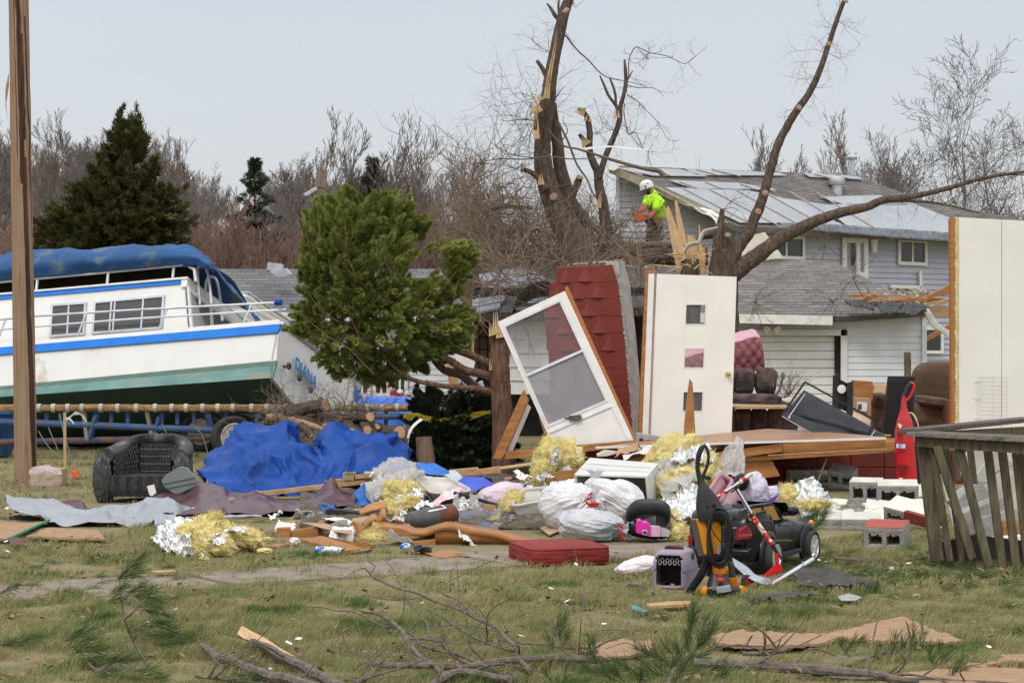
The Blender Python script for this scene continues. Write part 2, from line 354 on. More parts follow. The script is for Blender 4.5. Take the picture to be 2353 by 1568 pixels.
m_ply=mat('plywood',(.40,.26,.155),(.29,.18,.10),rough=.85,sc=7,st=(1.2,6,6),bump=.5,bs=30,spot=(.52,.38,.22),sthr=.62,ssc=3)
m_chrome=mat('chrome',(.75,.75,.76),(.68,.68,.7),rough=.12,metal=1,bump=.04,bs=5)
m_orange=mat('orange_flag',(.85,.12,.02),(.8,.1,.02),rough=.6,bump=0)
m_ribbon=mat('white_ribbon',(.78,.78,.78),(.7,.7,.7),rough=.5,bump=.05)
# ------------------------- ground, path, hill
mg=mat('lawn_soil',(.20,.17,.08),(.29,.24,.13),rough=1,sc=2.2,det=9,bump=1,bs=26,bd=.05,ramp=(.35,.7),spot=(.10,.115,.042),sthr=.53,ssc=1.1)
b=MB();nx=40
xs=[-900,-300,-100,-40]+list(np.linspace(-16,16,33))+[40,100,300,900];ys=[-300,-40,0,6]+list(np.linspace(10,40,31))+[55,80,120,200,500,1500]
b.grid([[V((x,y,0))for x in xs]for y in ys]);tag(build('ground',b,mg),None,None,None,'structure')
PA,PB=(-3.9,14.75),(1.55,18.35)
def path_dist(x,y):
 dx,dy=PB[0]-PA[0],PB[1]-PA[1];L=math.hypot(dx,dy);return(dx*(y-PA[1])-dy*(x-PA[0]))/L,(dx*(x-PA[0])+dy*(y-PA[1]))/L
b=MB();dx,dy=PB[0]-PA[0],PB[1]-PA[1];L=math.hypot(dx,dy);ex,ey=dx/L,dy/L;px,py=-ey,ex;t=-1.6;k=0
while t<L:
 e=min(t+1.2,L);c=V((PA[0]+ex*(t+e)/2,PA[1]+ey*(t+e)/2,-.028+.006*(k%2)));b.box(c,(e-t-.03,.92,.08),rot(.5*(k%3-1),.4*(k%2),math.degrees(math.atan2(ey,ex))));t=e;k+=1
tag(build('sidewalk',b,mat('old_concrete',(.27,.225,.18),(.20,.16,.125),rough=.95,sc=4,bump=.5,bs=40,spot=(.12,.09,.06),sthr=.6),bevel=.01),None,None,None,'structure')
m_hill=mat('leaf_floor',(.12,.09,.075),(.09,.068,.058),rough=1,sc=.25,bump=.6,bs=1.5,bd=.3)
def hillz(x,y):
 t=max(0,min(1,(y-105)/120));t=t*t*(3-2*t)
 return t*(11.5-9.5*max(0,min(1,(x+30)/28))+1.5*nz.noise(V((x*.02,y*.02,3))))-.3
b=MB();b.grid([[V((x,y,hillz(x,y)))for x in np.linspace(-160,160,65)]for y in np.linspace(100,330,30)])
tag(build('hillside',b,m_hill),None,None,None,'structure')
m_far=mat('far_twigs',(.215,.18,.155),(.17,.142,.122),rough=1,bump=0,sc=.06,c3=(.16,.115,.095),isl=.0)
m_red=mat('reddish_twigs',(.235,.155,.12),(.18,.122,.098),rough=1,bump=0,sc=.3)
TV=[gen_tree(.70,100+i,.0095,3,.62,.24,(13,9,7),.56,.15,.08,.0016)for i in range(5)]
def scatter_trees(pl):
 out=[]
 for(x,y,z,h,k,a)in pl:
  s=TV[k%5].copy();c,n=math.cos(a),math.sin(a)
  for o in(0,3):
   X=s[:,o]*c-s[:,o+1]*n;Yy=s[:,o]*n+s[:,o+1]*c;s[:,o]=X*h+x;s[:,o+1]=Yy*h+y;s[:,o+2]=s[:,o+2]*h+z
  s[:,6:]*=h;out.append(s)
 return np.concatenate(out)
rg=random.Random(3);pl=[]
for i in range(230):
 y=rg.uniform(150,240);x=rg.uniform(-.25,.13)*y;pl.append((x,y,hillz(x,y),rg.uniform(8,11.5)*(.62 if-.152<x/y<-.108 else .85 if x/y>-.03 else 1),i,rg.uniform(0,6)))
for i in range(90):
 y=rg.uniform(130,190);x=rg.uniform(.06,.26)*y;pl.append((x,y,hillz(x,y),rg.uniform(8,10.5),i,rg.uniform(0,6)))
tag(nobj('distant_woods',segmesh('distant_woods',scatter_trees(pl),m_far)),'grey brown leafless woods covering the hillside behind the houses','woods',None,'stuff')
pl=[]
for i in range(330):
 y=rg.uniform(88,125);X=rg.uniform(-30,1130);x=(X-HX)/F*y;pl.append((x,y,hillz(x,y)-.3,rg.uniform(5.2,8.2),i,rg.uniform(0,6)))
tag(nobj('reddish_thicket',segmesh('reddish_thicket',scatter_trees(pl),m_red)),'reddish brown thicket of leafless saplings at the foot of the hill','thicket',None,'stuff')
TM=[segmesh('bare_tree',gen_tree(.66,300+i,.0095,4,.50,.28,(10,7,5,4),.62,.15,.06,.0011),m_far)for i in range(4)]
far=[(30,262,170,0),(70,285,172,1),(128,282,165,2),(168,278,160,3),(215,298,168,1),(370,335,150,0),(405,350,150,2),(440,385,160,3),(650,385,130,3),(690,345,125,0),(735,320,120,1),(770,292,118,2),(812,318,122,3),(862,300,118,0),(905,330,120,1),(950,300,118,2),(985,285,116,3),(1018,322,118,0),(1060,352,120,1),(1765,330,125,2),(1800,338,130,0),(1855,345,125,1),(1905,315,120,3),(1950,300,118,2),(2000,318,122,0)]
desc=['far left behind the utility pole','beside the utility pole','left of the big cedar','between the pole and the cedar','brushing the left side of the cedar top','just right of the cedar tip','right of the cedar shoulder','low on the dip of the skyline','at the left start of the tall row','left of the broken pole stub','right behind the broken pole stub','above the left edge of the tipped green tree','over the middle of the tipped green tree','behind the small dark conifer','right of the small dark conifer','over the right crown of the tipped tree','tallest over the brush pile','fading at the right of the row','next to the broken trunk','left of the leaning limb over the grey roof','behind the leaning limb','right of the leaning limb over the ridge','over the middle of the ridge','near the roof vent pipe','at the right end of the ridge']
for i,(x,y,Y,k)in enumerate(far):
 p=W(x,y,Y);z0=hillz(p.x,Y)-.2;o=nobj('bare_tree',TM[k],None,(p.x,Y,z0));h=p.z-z0;o.scale=(h*.9,h*.9,h);o.rotation_euler=(0,0,i*1.7)
 tag(o,'tall leafless tree on the skyline, '+desc[i],'tree','leafless trees along the skyline')
m_rt=mat('grey_twig',(.19,.16,.145),(.14,.12,.11),rough=1,bump=0)
for(x,y,Y,sd,lab)in((2215,70,98,21,'big leafless tree with wide crown at the right edge of the picture'),(2320,80,94,24,'second leafless tree half cut off by the right picture edge'),(2110,230,100,27,'smaller leafless tree between the grey roof and the big right tree')):
 p=W(x,y,Y);h=p.z+.5
 t=thing('bare_tree',lab,'tree',(p.x,Y,-.5),'leafless trees behind the right side')
 sg=gen_tree(h*.68,sd,.19,4,.72,.16,(14,8,6,4),.60,.14,.08,.0085);r=sg[:,6]/1.4
 nobj('trunk',segmesh('trunk',sg[r>.045],m_rt,6),t);nobj('crown',segmesh('crown',sg[r<=.045],m_rt),t)
m_ced=mat('cedar_needles',(.035,.05,.016),(.06,.065,.02),rough=.8,bump=0,sc=.8,c3=(.13,.105,.032),isl=.65,sub=.15)
m_con=mat('conifer_needles',(.06,.08,.05),(.08,.095,.06),rough=.9,bump=0,sc=1)
def plumes(poly,Y,dep,n,m,Lp,lat,L,wd,k,wind=(.35,.1),seed=0,hole=None):
 """Crown made of feathery plumes that grow outwards and up from points spread through its volume."""
 rg=random.Random(seed);xs=[p[0]for p in poly];ys=[p[1]for p in poly];cx,cy=sum(xs)/len(xs),max(ys)*.45+min(ys)*.55;P=[];D=[];i=0;hw=(max(xs)-min(xs))/2
 while i<n:
  x,y=rg.uniform(min(xs),max(xs)),rg.uniform(min(ys),max(ys))
  if not inpoly(x,y,poly)or(hole and inpoly(x,y,hole)):continue
  row=[xx for xx in np.linspace(min(xs),max(xs),40)if inpoly(xx,y,poly)];a,bb=min(row),max(row);t=(x-(a+bb)/2)/max((bb-a)/2,1);sd=rg.choice((-1,-1,1))*rg.random()**.45
  d=dep*math.sqrt(max(1-t*t,.03))*min(1,(bb-a)/2/hw+.15)*sd;c=W(x,y,Y)+V((0,d,0));o=V(((x-cx)/hw+wind[0]+rg.gauss(0,.3),sd*.7+rg.gauss(0,.2),(cy-y)/hw*.7+wind[1]+.35+rg.gauss(0,.25))).normalized();ln=Lp*rg.uniform(.6,1.25);s,u_,_=basis(o);i+=1
  for j in range(m):
   f=rg.random();ang=rg.uniform(0,6.28);pr=s*math.cos(ang)+u_*math.sin(ang)*.6;P.append(c+o*(ln*(f-.5))+pr*(lat*(1.05-f)*rg.random()**.5));D.append(o+pr*.7*(1.1-f)+V((rg.gauss(0,.2),rg.gauss(0,.2),rg.gauss(0,.2))))
 return sprays(np.array([tuple(p)for p in P]),np.array([tuple(d)for d in D]),k,.75,L,wd)
def foliage(n,poly,Y,dep,clumps,rad,L,wd,k,droop=.0,out=.6,seed=0,core=.25):
 rg=random.Random(seed);xs=[p[0]for p in poly];ys=[p[1]for p in poly];C=[];cx,cy=sum(xs)/len(xs),sum(ys)/len(ys)
 hw=(max(xs)-min(xs))/2*Y/F
 while len(C)<clumps:
  x,y=rg.uniform(min(xs),max(xs)),rg.uniform(min(ys),max(ys))
  if inpoly(x,y,poly):
   row=[xx for xx in np.linspace(min(xs),max(xs),40)if inpoly(xx,y,poly)];a,bb=min(row),max(row);t=(x-(a+bb)/2)/max((bb-a)/2,1)
   d=dep*math.sqrt(max(1-t*t,.02))*min(1,(bb-a)/2*Y/F/hw+.15);s=rg.choice((-1,-1,1))*(core+(1-core)*rg.random()**.5)
   C.append((W(x,y,Y)+V((0,d*s,0)),V(((t)*1.0,s*.9,.25+(cy-y)*.001))))
 P=[];D=[]
 for c,o in C:
  m=n//clumps
  for i in range(m):
   v=V((rg.gauss(0,1),rg.gauss(0,1),rg.gauss(0,.75)));v=v.normalized()*rad*rg.random()**.6
   P.append(c+v);D.append((v.normalized()*out+o.normalized()*.7+V((rg.gauss(0,.35),rg.gauss(0,.35),rg.gauss(0,.35)-droop))))
 return sprays(np.array([tuple(p)for p in P]),np.array([tuple(d)for d in D]),k,.8,L,wd)
pts=[(283,262),(262,295),(255,360),(240,375),(228,400),(205,440),(178,440),(165,480),(130,500),(100,520),(115,545),(78,580),(85,640),(420,640),(425,560),(410,540),(425,505),(385,480),(400,450),(360,445),(352,400),(345,370),(330,350),(345,320),(318,328),(305,310),(325,300),(300,290),(308,278)]
c=W(265,900,60);t=thing('cedar_tree','tall dark olive cedar with windblown tip, standing behind the boat','tree',(c.x,60,0))
v,f=plumes(pts,60,1.9,620,26,.75,.13,.17,.022,5,(.1,.25),4);v=v-np.array([[c.x,60,0]])
nobj('crown',np_mesh('crown',v,f,m_ced),t)
b=MB();b.tube([c-V((0,0,c.z)),W(268,600,60),W(275,400,60),W(284,290,60)],[.22,.18,.1,.03],8);part(t,'trunk',b,m_cbark)
for(x,y,hw,bot,Y,lab)in((585,367,30,470,120,'small dark pine poking above the skyline left of the broken pole'),(856,365,28,470,118,'small dark conifer on the skyline above the tipped green tree'),(250,470,0,0,0,'')):
 if not Y:continue
 c=W(x,bot+120,Y);b0=hillz(c.x,Y);P=[];D=[];rg=random.Random(x);top=W(x,y,Y)
 for i in range(1500):
  tt=rg.random();tt=tt**1.3;r=3*hw*Y/F*(1-tt)**.9*(.55+.45*math.cos(tt*32))*rg.random()**.35;a=rg.uniform(0,6.28)
  P.append((c.x+r*math.cos(a),Y+r*math.sin(a),c.z+(top.z-c.z)*tt));D.append((math.cos(a),math.sin(a),.35))
 v,f=sprays(np.array(P),np.array(D),4,.6,.3,.035);t=thing('conifer',lab,'tree',(c.x,Y,b0))
 nobj('crown',np_mesh('crown',v-np.array([[c.x,Y,b0]]),f,m_con),t);b=MB();b.tube([V((c.x,Y,b0)),top],[.2,.03],6);part(t,'trunk',b,m_cbark)
def boards(mb,A,U,wid,z0,z1,ex,dep,out,clip=None,mi=0):
 """Lapped siding on a vertical wall: A start point, U unit direction, boards from z0 to z1, each leaning out by dep."""
 z=z0;A=V(A);U=V(U).normalized();N=V(out).normalized()
 while z<z1:
  e=min(z+ex,z1);a,bb=(0,wid)if clip is None else clip((z+e)/2)
  if bb-a>.02:
   p=[A+U*a,A+U*bb];lo=[V((v.x,v.y,z))+N*dep for v in p];hi=[V((v.x,v.y,e))+N*.002 for v in p];bt=[V((v.x,v.y,z))+N*.001 for v in p]
   mb.add([lo[0],lo[1],hi[1],hi[0],bt[0],bt[1]],[(0,1,2,3),(4,5,1,0)],mi)
  z=e
 return mb
HB=W(1690,765,78);HA=W(1418,765,76.5);HC=W(2330,765,88)
ge,gw=(HA-HB),(HC-HB);gd,gl=ge.normalized(),ge.length;wd_,wl_=gw.normalized(),gw.length
no_g=V((gd.y,-gd.x,0));no_g=no_g if no_g.y<0 else-no_g;no_w=V((wd_.y,-wd_.x,0));no_w=no_w if no_w.y<0 else-no_w
hz=W(1690,520,78).z
house=thing('grey_house','two storey house in grey blue siding with torn roof under plastic sheeting, behind the garage','house',(HB.x,HB.y,-.5))
apex=W(1414,383,76.5).z
b=MB();boards(b,HB,gd,gl,-.5,apex-.1,.21,.06,no_g,lambda z:(0 if z<hz else min(gl,(z-hz)/(apex-hz)*gl),gl));boards(b,HB,wd_,wl_,-.5,hz+.1,.21,.055,no_w)
for(x,y,X,Y2)in((1690,765,0,0),):b.beam(V((HB.x,HB.y,-.5))+(no_g+no_w)*.03,V((HB.x,HB.y,hz-.2))+(no_g+no_w)*.03,.12,.12)
b.beam(V((HA.x,HA.y,-.5))+no_g*.05,V((HA.x,HA.y,apex-.3))+no_g*.05,.16,.12)
b.poly([V((HB.x,HB.y,-.5))+no_g*-.15+V((0,.3,0)),V((HA.x,HA.y,-.5))+V((0,.3,0)),V((HA.x,HA.y,apex-.4))+V((0,.3,0)),V((HB.x,HB.y,hz-.3))+V((0,.3,0))],(0,.2,0))
part(house,'wall',b,m_side)
R0,R1,R2,R3,R4,R5=W(1404,380,76),W(1962,402,90),W(2115,458,89.5),W(2350,520,88.3),W(2350,552,87.2),W(1694,519,77)
Rp=Pl(R0,R5-R0,R4-R5)
if Rp.n.y>0:Rp.n=-Rp.n
R1,R2,R3=Rp.hit('D',1962,402),Rp.hit('D',2115,458),Rp.hit('D',2350,505)
b=MB();b.poly([R0,R1,R2,R3,R4,R5],(0,.05,-.22));roof=part(house,'roof',b,m_roofa)
b=MB()
for pts in([(1415,385),(1560,388),(1626,405),(1500,403)],[(1570,386),(1790,397),(1810,403),(1600,402)],[(1535,413),(1700,420),(1790,436),(1590,432)],[(1526,430),(1720,437),(1800,455),(1900,470),(2085,462),(2130,480),(2182,500),(2182,545),(1830,512),(1700,511),(1640,483)],[(1845,397),(1965,404),(1985,412),(1860,406)],[(1880,452),(2020,448),(2090,470),(1960,475)]):
 h=Rp.hits('D',pts,.09);b.poly(h,-Rp.n*.03)
part(house,'roof_sheet',b,m_plas,label='grey plastic sheeting over the torn roof')
m_batten=mat('batten_wood',(.52,.46,.36),(.45,.39,.3),rough=.7)
for(x0,y0,x1,y1)in[(1505+i*62,428+i*2.5,1672+i*60,512+i*4)for i in range(7)]+[(1430,388,1475,402),(1505,388,1540,403),(1600,388,1650,402),(1635,388,1700,404),(1560,416,1600,431),(1620,417,1660,433),(1700,421,1740,436),(1745,425,1780,440),(1870,399,1900,406),(1920,402,1950,409)]:
 b=MB();b.beam(Rp.hit('D',x0,y0,.13),Rp.hit('D',x1,y1,.13),.045,.025,Rp.n);part(roof,'batten',b,m_batten)
b=MB();h=[(1400,383),(1412,377),(1530,432),(1697,508),(1697,522),(1525,447)]
b.beam(W(1402,388,75.8),W(1655,500,76.8),.15,.26,mi=0);part(house,'rake_board',b,mat('grey_rake',(.36,.32,.25),(.25,.22,.17),rough=.85,sc=4))
b=MB();b.poly(wl('D',75.6,[(1397,380),(1411,377),(1424,385),(1410,392),(1398,389)]),(0,.4,0));part(house,'eave_return',b,m_white)
b=MB();b.grid(patch([wl('D',76.6,[(1560,457),(1600,478),(1640,487),(1660,500)]),wl('D',76.4,[(1565,462),(1600,485),(1632,500),(1648,520)])],20,6,.1,1.5,3));part(house,'torn_soffit',b,m_white,sol=.03)
b=MB();b.poly(Pl(HB,wd_,(0,0,1)).hits('D',[(1700,506),(1835,514),(1832,530),(1702,530)],-.06 if True else 0),no_w*.06,0)
expo=part(house,'torn_eave',b,mat('red_house_wrap',(.55,.10,.10),(.72,.60,.58),rough=.6,sc=1.2,st=(1,1,3),bump=.2,bs=8,ramp=(.46,.54)))
b=MB()
for y in(505,522):b.beam(W(1700,y,77.4),W(1832,y+7,79.6),.08,.12)
for x in(1700,1740,1780,1830):b.beam(W(x,504,77.4+(x-1700)*.016),W(x+1,532,77.4+(x-1700)*.016),.12,.08,(0,1,0))
part(expo,'stud',b,m_pine)
Fw=Pl(HB+no_w*.05,wd_,(0,0,1))
if Fw.n.y>0:Fw.n=-Fw.n
def window(par,Pn,pts,fw,mull=1,dep=.08,mg_=m_win,mf=m_white,name='window',k='D',label=None):
 h=Pn.hits(k,pts,.02);N=Pn.n;b=MB();b.frame([p+N*.0 for p in h],fw,N*dep)
 for i in range(mull):
  t=(i+1)/(mull+1);b.beam(h[0].lerp(h[1],t)+N*dep*.45,h[3].lerp(h[2],t)+N*dep*.45,fw*.6,dep*.6,N)
 o=part(par,name,b,mf,label=label);b=MB();b.poly([p+N*.012 for p in h],N*.015);part(o,'pane',b,mg_);return o
window(house,Fw,[(1762,540),(1846,542),(1846,597),(1762,594)],.12,1,label='wide window half hidden by the white panel')
window(house,Fw,[(2061,548),(2127,551),(2127,611),(2061,608)],.13,1,label='upper window beside the wall lantern')
window(house,Fw,[(2048,655),(2112,657),(2112,700),(2048,700)],.12,0,label='lower window with a loose white trim')
window(house,Fw,[(2120,750),(2164,751),(2164,812),(2120,812)],.12,0,label='lowest window behind the fallen rafters')
window(house,Pl(HB+no_g*.05,-gd,(0,0,1)),[(1611,535),(1622,535),(1622,600),(1611,600)],.05,0)if False else None
b=MB();h=Fw.hits('D',[(1932,543),(1990,545),(1990,640),(1932,636)],.02);b.frame(h,.22,Fw.n*.1);b.poly([h[0]*.5+h[1]*.5+V((.05,0,0)),h[0]*.4+h[1]*.6+V((.1,0,0)),h[3]*.4+h[2]*.6+V((.1,0,0)),h[3]*.5+h[2]*.5+V((.05,0,0))],Fw.n*.07)
dr=part(house,'door',b,m_white);b=MB();b.poly([p+Fw.n*.01 for p in h],Fw.n*.02);part(dr,'door_leaf',b,mat('grey_door',(.33,.33,.34),rough=.5));b=MB()
c=Fw.hit('D',1956,585,.05);b.blob(c,(.16,.03,.42));part(dr,'oval_pane',b,m_win)
b=MB();b.beam(Fw.hit('D',2113,622,.1),Fw.hit('D',2116,668,.1),.14,.05,Fw.n);b.beam(Fw.hit('D',2045,657,.1),Fw.hit('D',2116,660,.1),.14,.05,Fw.n);part(house,'loose_trim',b,m_white)
b=MB();c=Fw.hit('D',2008,560,.2);b.lathe([(.03,-.35),(.1,-.3),(.14,.12),(.17,.14),(.05,.3),(.02,.38)],c,(0,0,1),8);part(house,'wall_lantern',b,m_white)
b=MB();c=Rp.hit('D',1921,438,.0);b.lathe([(.22,-.2),(.22,.2),(.3,.22),(.33,.36),(.3,.5),(.1,.55)],c,(0,0,1),14);part(roof,'roof_vent',b,m_alu)
c=W(1957,400,90);b=MB();b.tube([c-V((0,0,.2)),c+V((0,0,.6))],.12);b.lathe([(.2,0),(.22,.1),(.05,.2)],c+V((0,0,.6)),(0,0,1),10);part(roof,'flue_pipe',b,m_alu)
b=MB();c=W(1603,383,80);b.tube([c-V((0,0,.3)),c+V((0,0,.35))],.07);part(roof,'vent_pipe',b,m_white)
b=MB();b.grid(patch([[R5+V((1.5,-.2,.1)),R5.lerp(R4,.3)+V((0,-.2,.2)),R5.lerp(R4,.6)+V((0,-.2,.15)),R4+V((0,-.2,.1))],[R5+V((1.5,-.35,-.12)),R5.lerp(R4,.3)+V((0,-.4,-.1)),R5.lerp(R4,.6)+V((0,-.4,-.22)),R4+V((0,-.4,-.2))]],40,5,.1,1,5));part(house,'eave_gutter',b,mat('dark_sheet',(.10,.11,.12),(.2,.22,.24),rough=.4),sol=.03)
b=MB();b.poly(wl('D',52,[(1690,590),(1735,538),(1757,533),(1800,592),(1760,597),(1690,597)]),(0,.06,0));solo('wall_panel','cream loose wall panel standing behind the garage ridge under the thick limb','panel',b,m_cream)
# ------------------------- garage
Yg=48;gz=W(1690,722,Yg).z;gx0,gx1=W(1480,720,Yg).x,W(2122,720,Yg).x
gar=thing('garage','white sided garage with closed white door and a torn grey shingle roof','garage',((gx0+gx1)/2,Yg,-.3))
Pg=Pl((0,Yg,0),(1,0,0),(0,0,1));Pg.n=V((0,-1,0))
dx0,dx1,dtop=W(1560,770,Yg).x,W(1944,770,Yg).x,W(1900,770,Yg).z
b=MB();boards(b,(dx1+.0,Yg,0),(1,0,0),gx1-dx1,-.3,gz,.145,.02,(0,-1,0));boards(b,(gx0,Yg,0),(1,0,0),dx1-gx0,dtop+.05,gz,.6,.006,(0,-1,0));boards(b,(gx0,Yg,0),(1,0,0),dx0-gx0,-.3,dtop,.145,.02,(0,-1,0))
boards(b,(gx1,Yg,0),(0,1,0),6,-.3,gz,.145,.02,(1,0,0));b.box((gx1,Yg-.03,(gz-.3)/2),(.1,.1,gz+.3));part(gar,'wall',b,m_sidew)
b=MB();z=-.3
while z<dtop-.02:
 e=min(z+.19,dtop);b.box(((dx0+dx1)/2,Yg+.1,(z+e)/2),(dx1-dx0-.26,.03,e-z-.018));z=e
b.box(((dx0+dx1)/2,Yg+.14,dtop/2),(dx1-dx0,.03,dtop+.6));gdoor=part(gar,'door',b,mat('garage_door',(.76,.76,.74),(.66,.66,.64),rough=.55,sc=2,bump=.05,spot=(.08,.07,.06),sthr=.71,ssc=9),bevel=.006)
b=MB();b.box((dx1-.06,Yg-.03,dtop/2-.1),(.14,.1,dtop+.45));b.box(((dx0+dx1)/2-.06,Yg-.03,dtop+.06),(dx1-dx0+.14,.1,.13));b.box((dx0+.0,Yg-.03,dtop/2-.1),(.14,.1,dtop+.45));part(gdoor,'door_frame',b,m_white)
b=MB();b.box((dx1-.19,Yg+.06,dtop/2),(.12,.06,dtop+.3));part(gdoor,'dark_gap',b,m_dark)
E0,E1,E2,E3,E4=W(1480,716,Yg-.5),W(1936,727,Yg-.5),W(2135,716,Yg-.2),W(1908,597,Yg+4.2),W(1500,597,Yg+4.2)
b=MB();b.poly([E0,E1,E2+V((0,0,.03)),E3,E4],(0,.1,-.12));b.poly([E2,E2+V((0,5.5,0)),E3],(0,.1,-.12));groof=part(gar,'roof',b,m_roofa)
b=MB();b.beam(W(1480,727,Yg-.56),W(1912,736,Yg-.56),.05,.2);part(gar,'fascia',b,m_white)
b=MB();b.box((W(1772,748,Yg).x,Yg-.05,W(1772,741,Yg).z),(.12,.06,.12));c=W(1783,752,Yg-.25)
for s in(-1,1):b.lathe([(.035,0),(.05,.06),(.085,.16),(.085,.17),(.0,.16)],W(1772,750,Yg-.1)+V((s*.04,0,0)),(s*.5,-.8,-.4),10)
part(gar,'flood_lamp',b,m_white)
rg=random.Random(11)
for i,(pts,Y)in enumerate(([[(1968,694),(2010,690),(2040,700)],[(1985,706),(2010,712),(2005,722)]],47.3),)if False else[]:pass
fl=[([(1940,692),(1975,690),(2012,700)],[(1952,700),(1985,704),(2005,712)],'flap of black roof felt at the left of the torn garage corner'),([(2012,698),(2045,692),(2075,700)],[(2020,714),(2040,722),(2062,716)],'curled dark felt strip at the middle of the torn garage corner'),([(2075,698),(2110,695),(2135,706)],[(2068,714),(2098,726),(2120,716)],'dark shingle flap hanging over the garage corner')]
for t,bt,lab in fl:
 b=MB();b.grid(patch([wl('D',47.6,t),wl('D',47.1,bt)],26,12,.03,9,len(lab),hf=.6,rag=.04));solo('roof_felt',lab,'roof felt',b,mat('felt',(.05,.052,.052),(.09,.09,.09),rough=.95,bump=.6,bs=60),'torn felt on the garage corner',sol=.012)
raf=[((2028,694),(2110,686),.16,'short split board on the garage roof corner'),((2098,700),(2190,655),.11,'broken rafter sloping up towards the white wall panel'),((2040,688),(2180,672),.08,'thin rafter lying highest on the heap at the garage corner'),((2110,712),(2192,718),.22,'wide orange plank end right of the garage corner'),((2085,690),(2190,690),.1,'long level rafter behind the felt flaps'),((2122,782),(2188,745),.1,'lath leaning under the torn corner by the lowest window'),((2150,700),(2192,684),.09,'rafter stub next to the big white panel'),((2060,705),(2120,700),.1,'splintered board above the hanging shingle flap')]
for i,(p0,p1,hh,lab)in enumerate(raf):
 b=MB();b.beam(W(*p0,48.2+.25*(i%3)),W(*p1,49.2+.3*(i%3)),.05,hh);solo('broken_rafter',lab,'rafter',b,m_pine if i%3 else m_lum,'broken rafters on the garage corner')
b=MB()
for i in range(14):
 x,y=rg.uniform(1965,2120),rg.uniform(676,700);c=W(x,y,48.1+(700-y)*.02);b=MB();b.box(c,(rg.uniform(.25,.7),.08,.04),rot(rg.uniform(-20,20),rg.uniform(-22,14),rg.uniform(-50,50)));solo('board_end','short split board end in the debris on the torn garage corner','board',b,m_pine if i%2 else m_lum,'short boards on the garage corner')
b=MB()
for i in range(300):
 x=rg.uniform(1985,2130);y=rg.uniform(668,705);b.box(W(x,y+max(0,(2030-x))*.1,48.4+(705-y)*.03),(rg.uniform(.02,.14),.08,rg.uniform(.02,.06)),rot(rg.uniform(0,90),rg.uniform(0,90),rg.uniform(0,90)))
solo('roof_rubble','pale crumbs of plaster and bark scattered on the torn garage roof corner','rubble',b,mat('rubble',(.42,.36,.27),(.2,.16,.12),sc=3,rough=.95),kind='stuff')
b=MB();b.grid(patch([wl('D',47.4,[(2118,712),(2140,750),(2170,770),(2196,800)]),wl('D',47.4,[(2132,708),(2155,742),(2182,762),(2205,790)])],20,4,.05,2,8));solo('gutter_strip','bent beige metal strip dangling from the garage corner','metal strip',b,m_bin,sol=.015)
# ------------------------- grey roofed house behind the boat
Yl=44;lz=W(600,722,Yl).z;x0,x1=W(430,0,Yl).x,W(1135,0,Yl).x
lh=thing('bungalow','low white sided bungalow with grey shingle roof and boarded doorway, behind the boat stern','house',((x0+x1)/2,Yl,0))
b=MB();boards(b,(x0,Yl,0),(1,0,0),x1-x0,0,lz,.12,.018,(0,-1,0));part(lh,'wall',b,m_sidew)
b=MB();rr=W(1000,617,Yl+4.5);b.poly([W(425,722,Yl-.4),W(1085,728,Yl-.4),W(1010,617,Yl+4.5),W(425,617,Yl+4.5)],(0,.1,-.12));lr=part(lh,'roof',b,m_roofg)
b=MB();b.beam(W(425,724,Yl-.42),W(1080,731,Yl-.42),.04,.16);part(lh,'fascia',b,m_white)
Pw=Pl((0,Yl,0),(1,0,0),(0,0,1));Pw.n=V((0,-1,0))
b=MB();b.poly(Pw.hits('D',[(704,748),(746,748),(746,850),(704,850)],.02),(0,-.03,0));part(lh,'plywood_board',b,mat('yellow_ply',(.50,.32,.13),(.40,.24,.09),rough=.8,spot=(.25,.15,.06)))
for(a,c2,lab)in((812,852,'left window of the row'),(856,896,'middle window of the row'),(900,937,'right window of the row with red and white garland below')):
 window(lh,Pw,[(a,838),(c2,838),(c2,910),(a,910)],.07,1,.06,label=lab)
b=MB();b.poly(wl('D',45.5,[(615,602),(650,606),(648,624),(612,620)]),(0,.35,-.05));b.poly(wl('D',45.2,[(618,624),(655,617),(668,630),(640,636)]),(0,.3,.02));solo('duct_box','crumpled grey metal duct box lying on the ridge of the bungalow roof','duct',b,m_alu)
b=MB()
for i,(x,y,c)in enumerate([(900,892,0),(905,902,1),(913,906,1),(919,900,0),(925,908,1),(931,912,0),(937,910,1),(897,886,1),(934,904,0)]):b.blob(W(x,y,Yl-.35),(.075,.06,.06),None,2,lambda p:crump(p,.3,3,i),c)
solo('garland','red and white garland hanging at the bungalow window sill','garland',b,[mat('white_felt',(.75,.73,.7),rough=.9),mat('red_felt',(.42,.02,.03),rough=.9)])
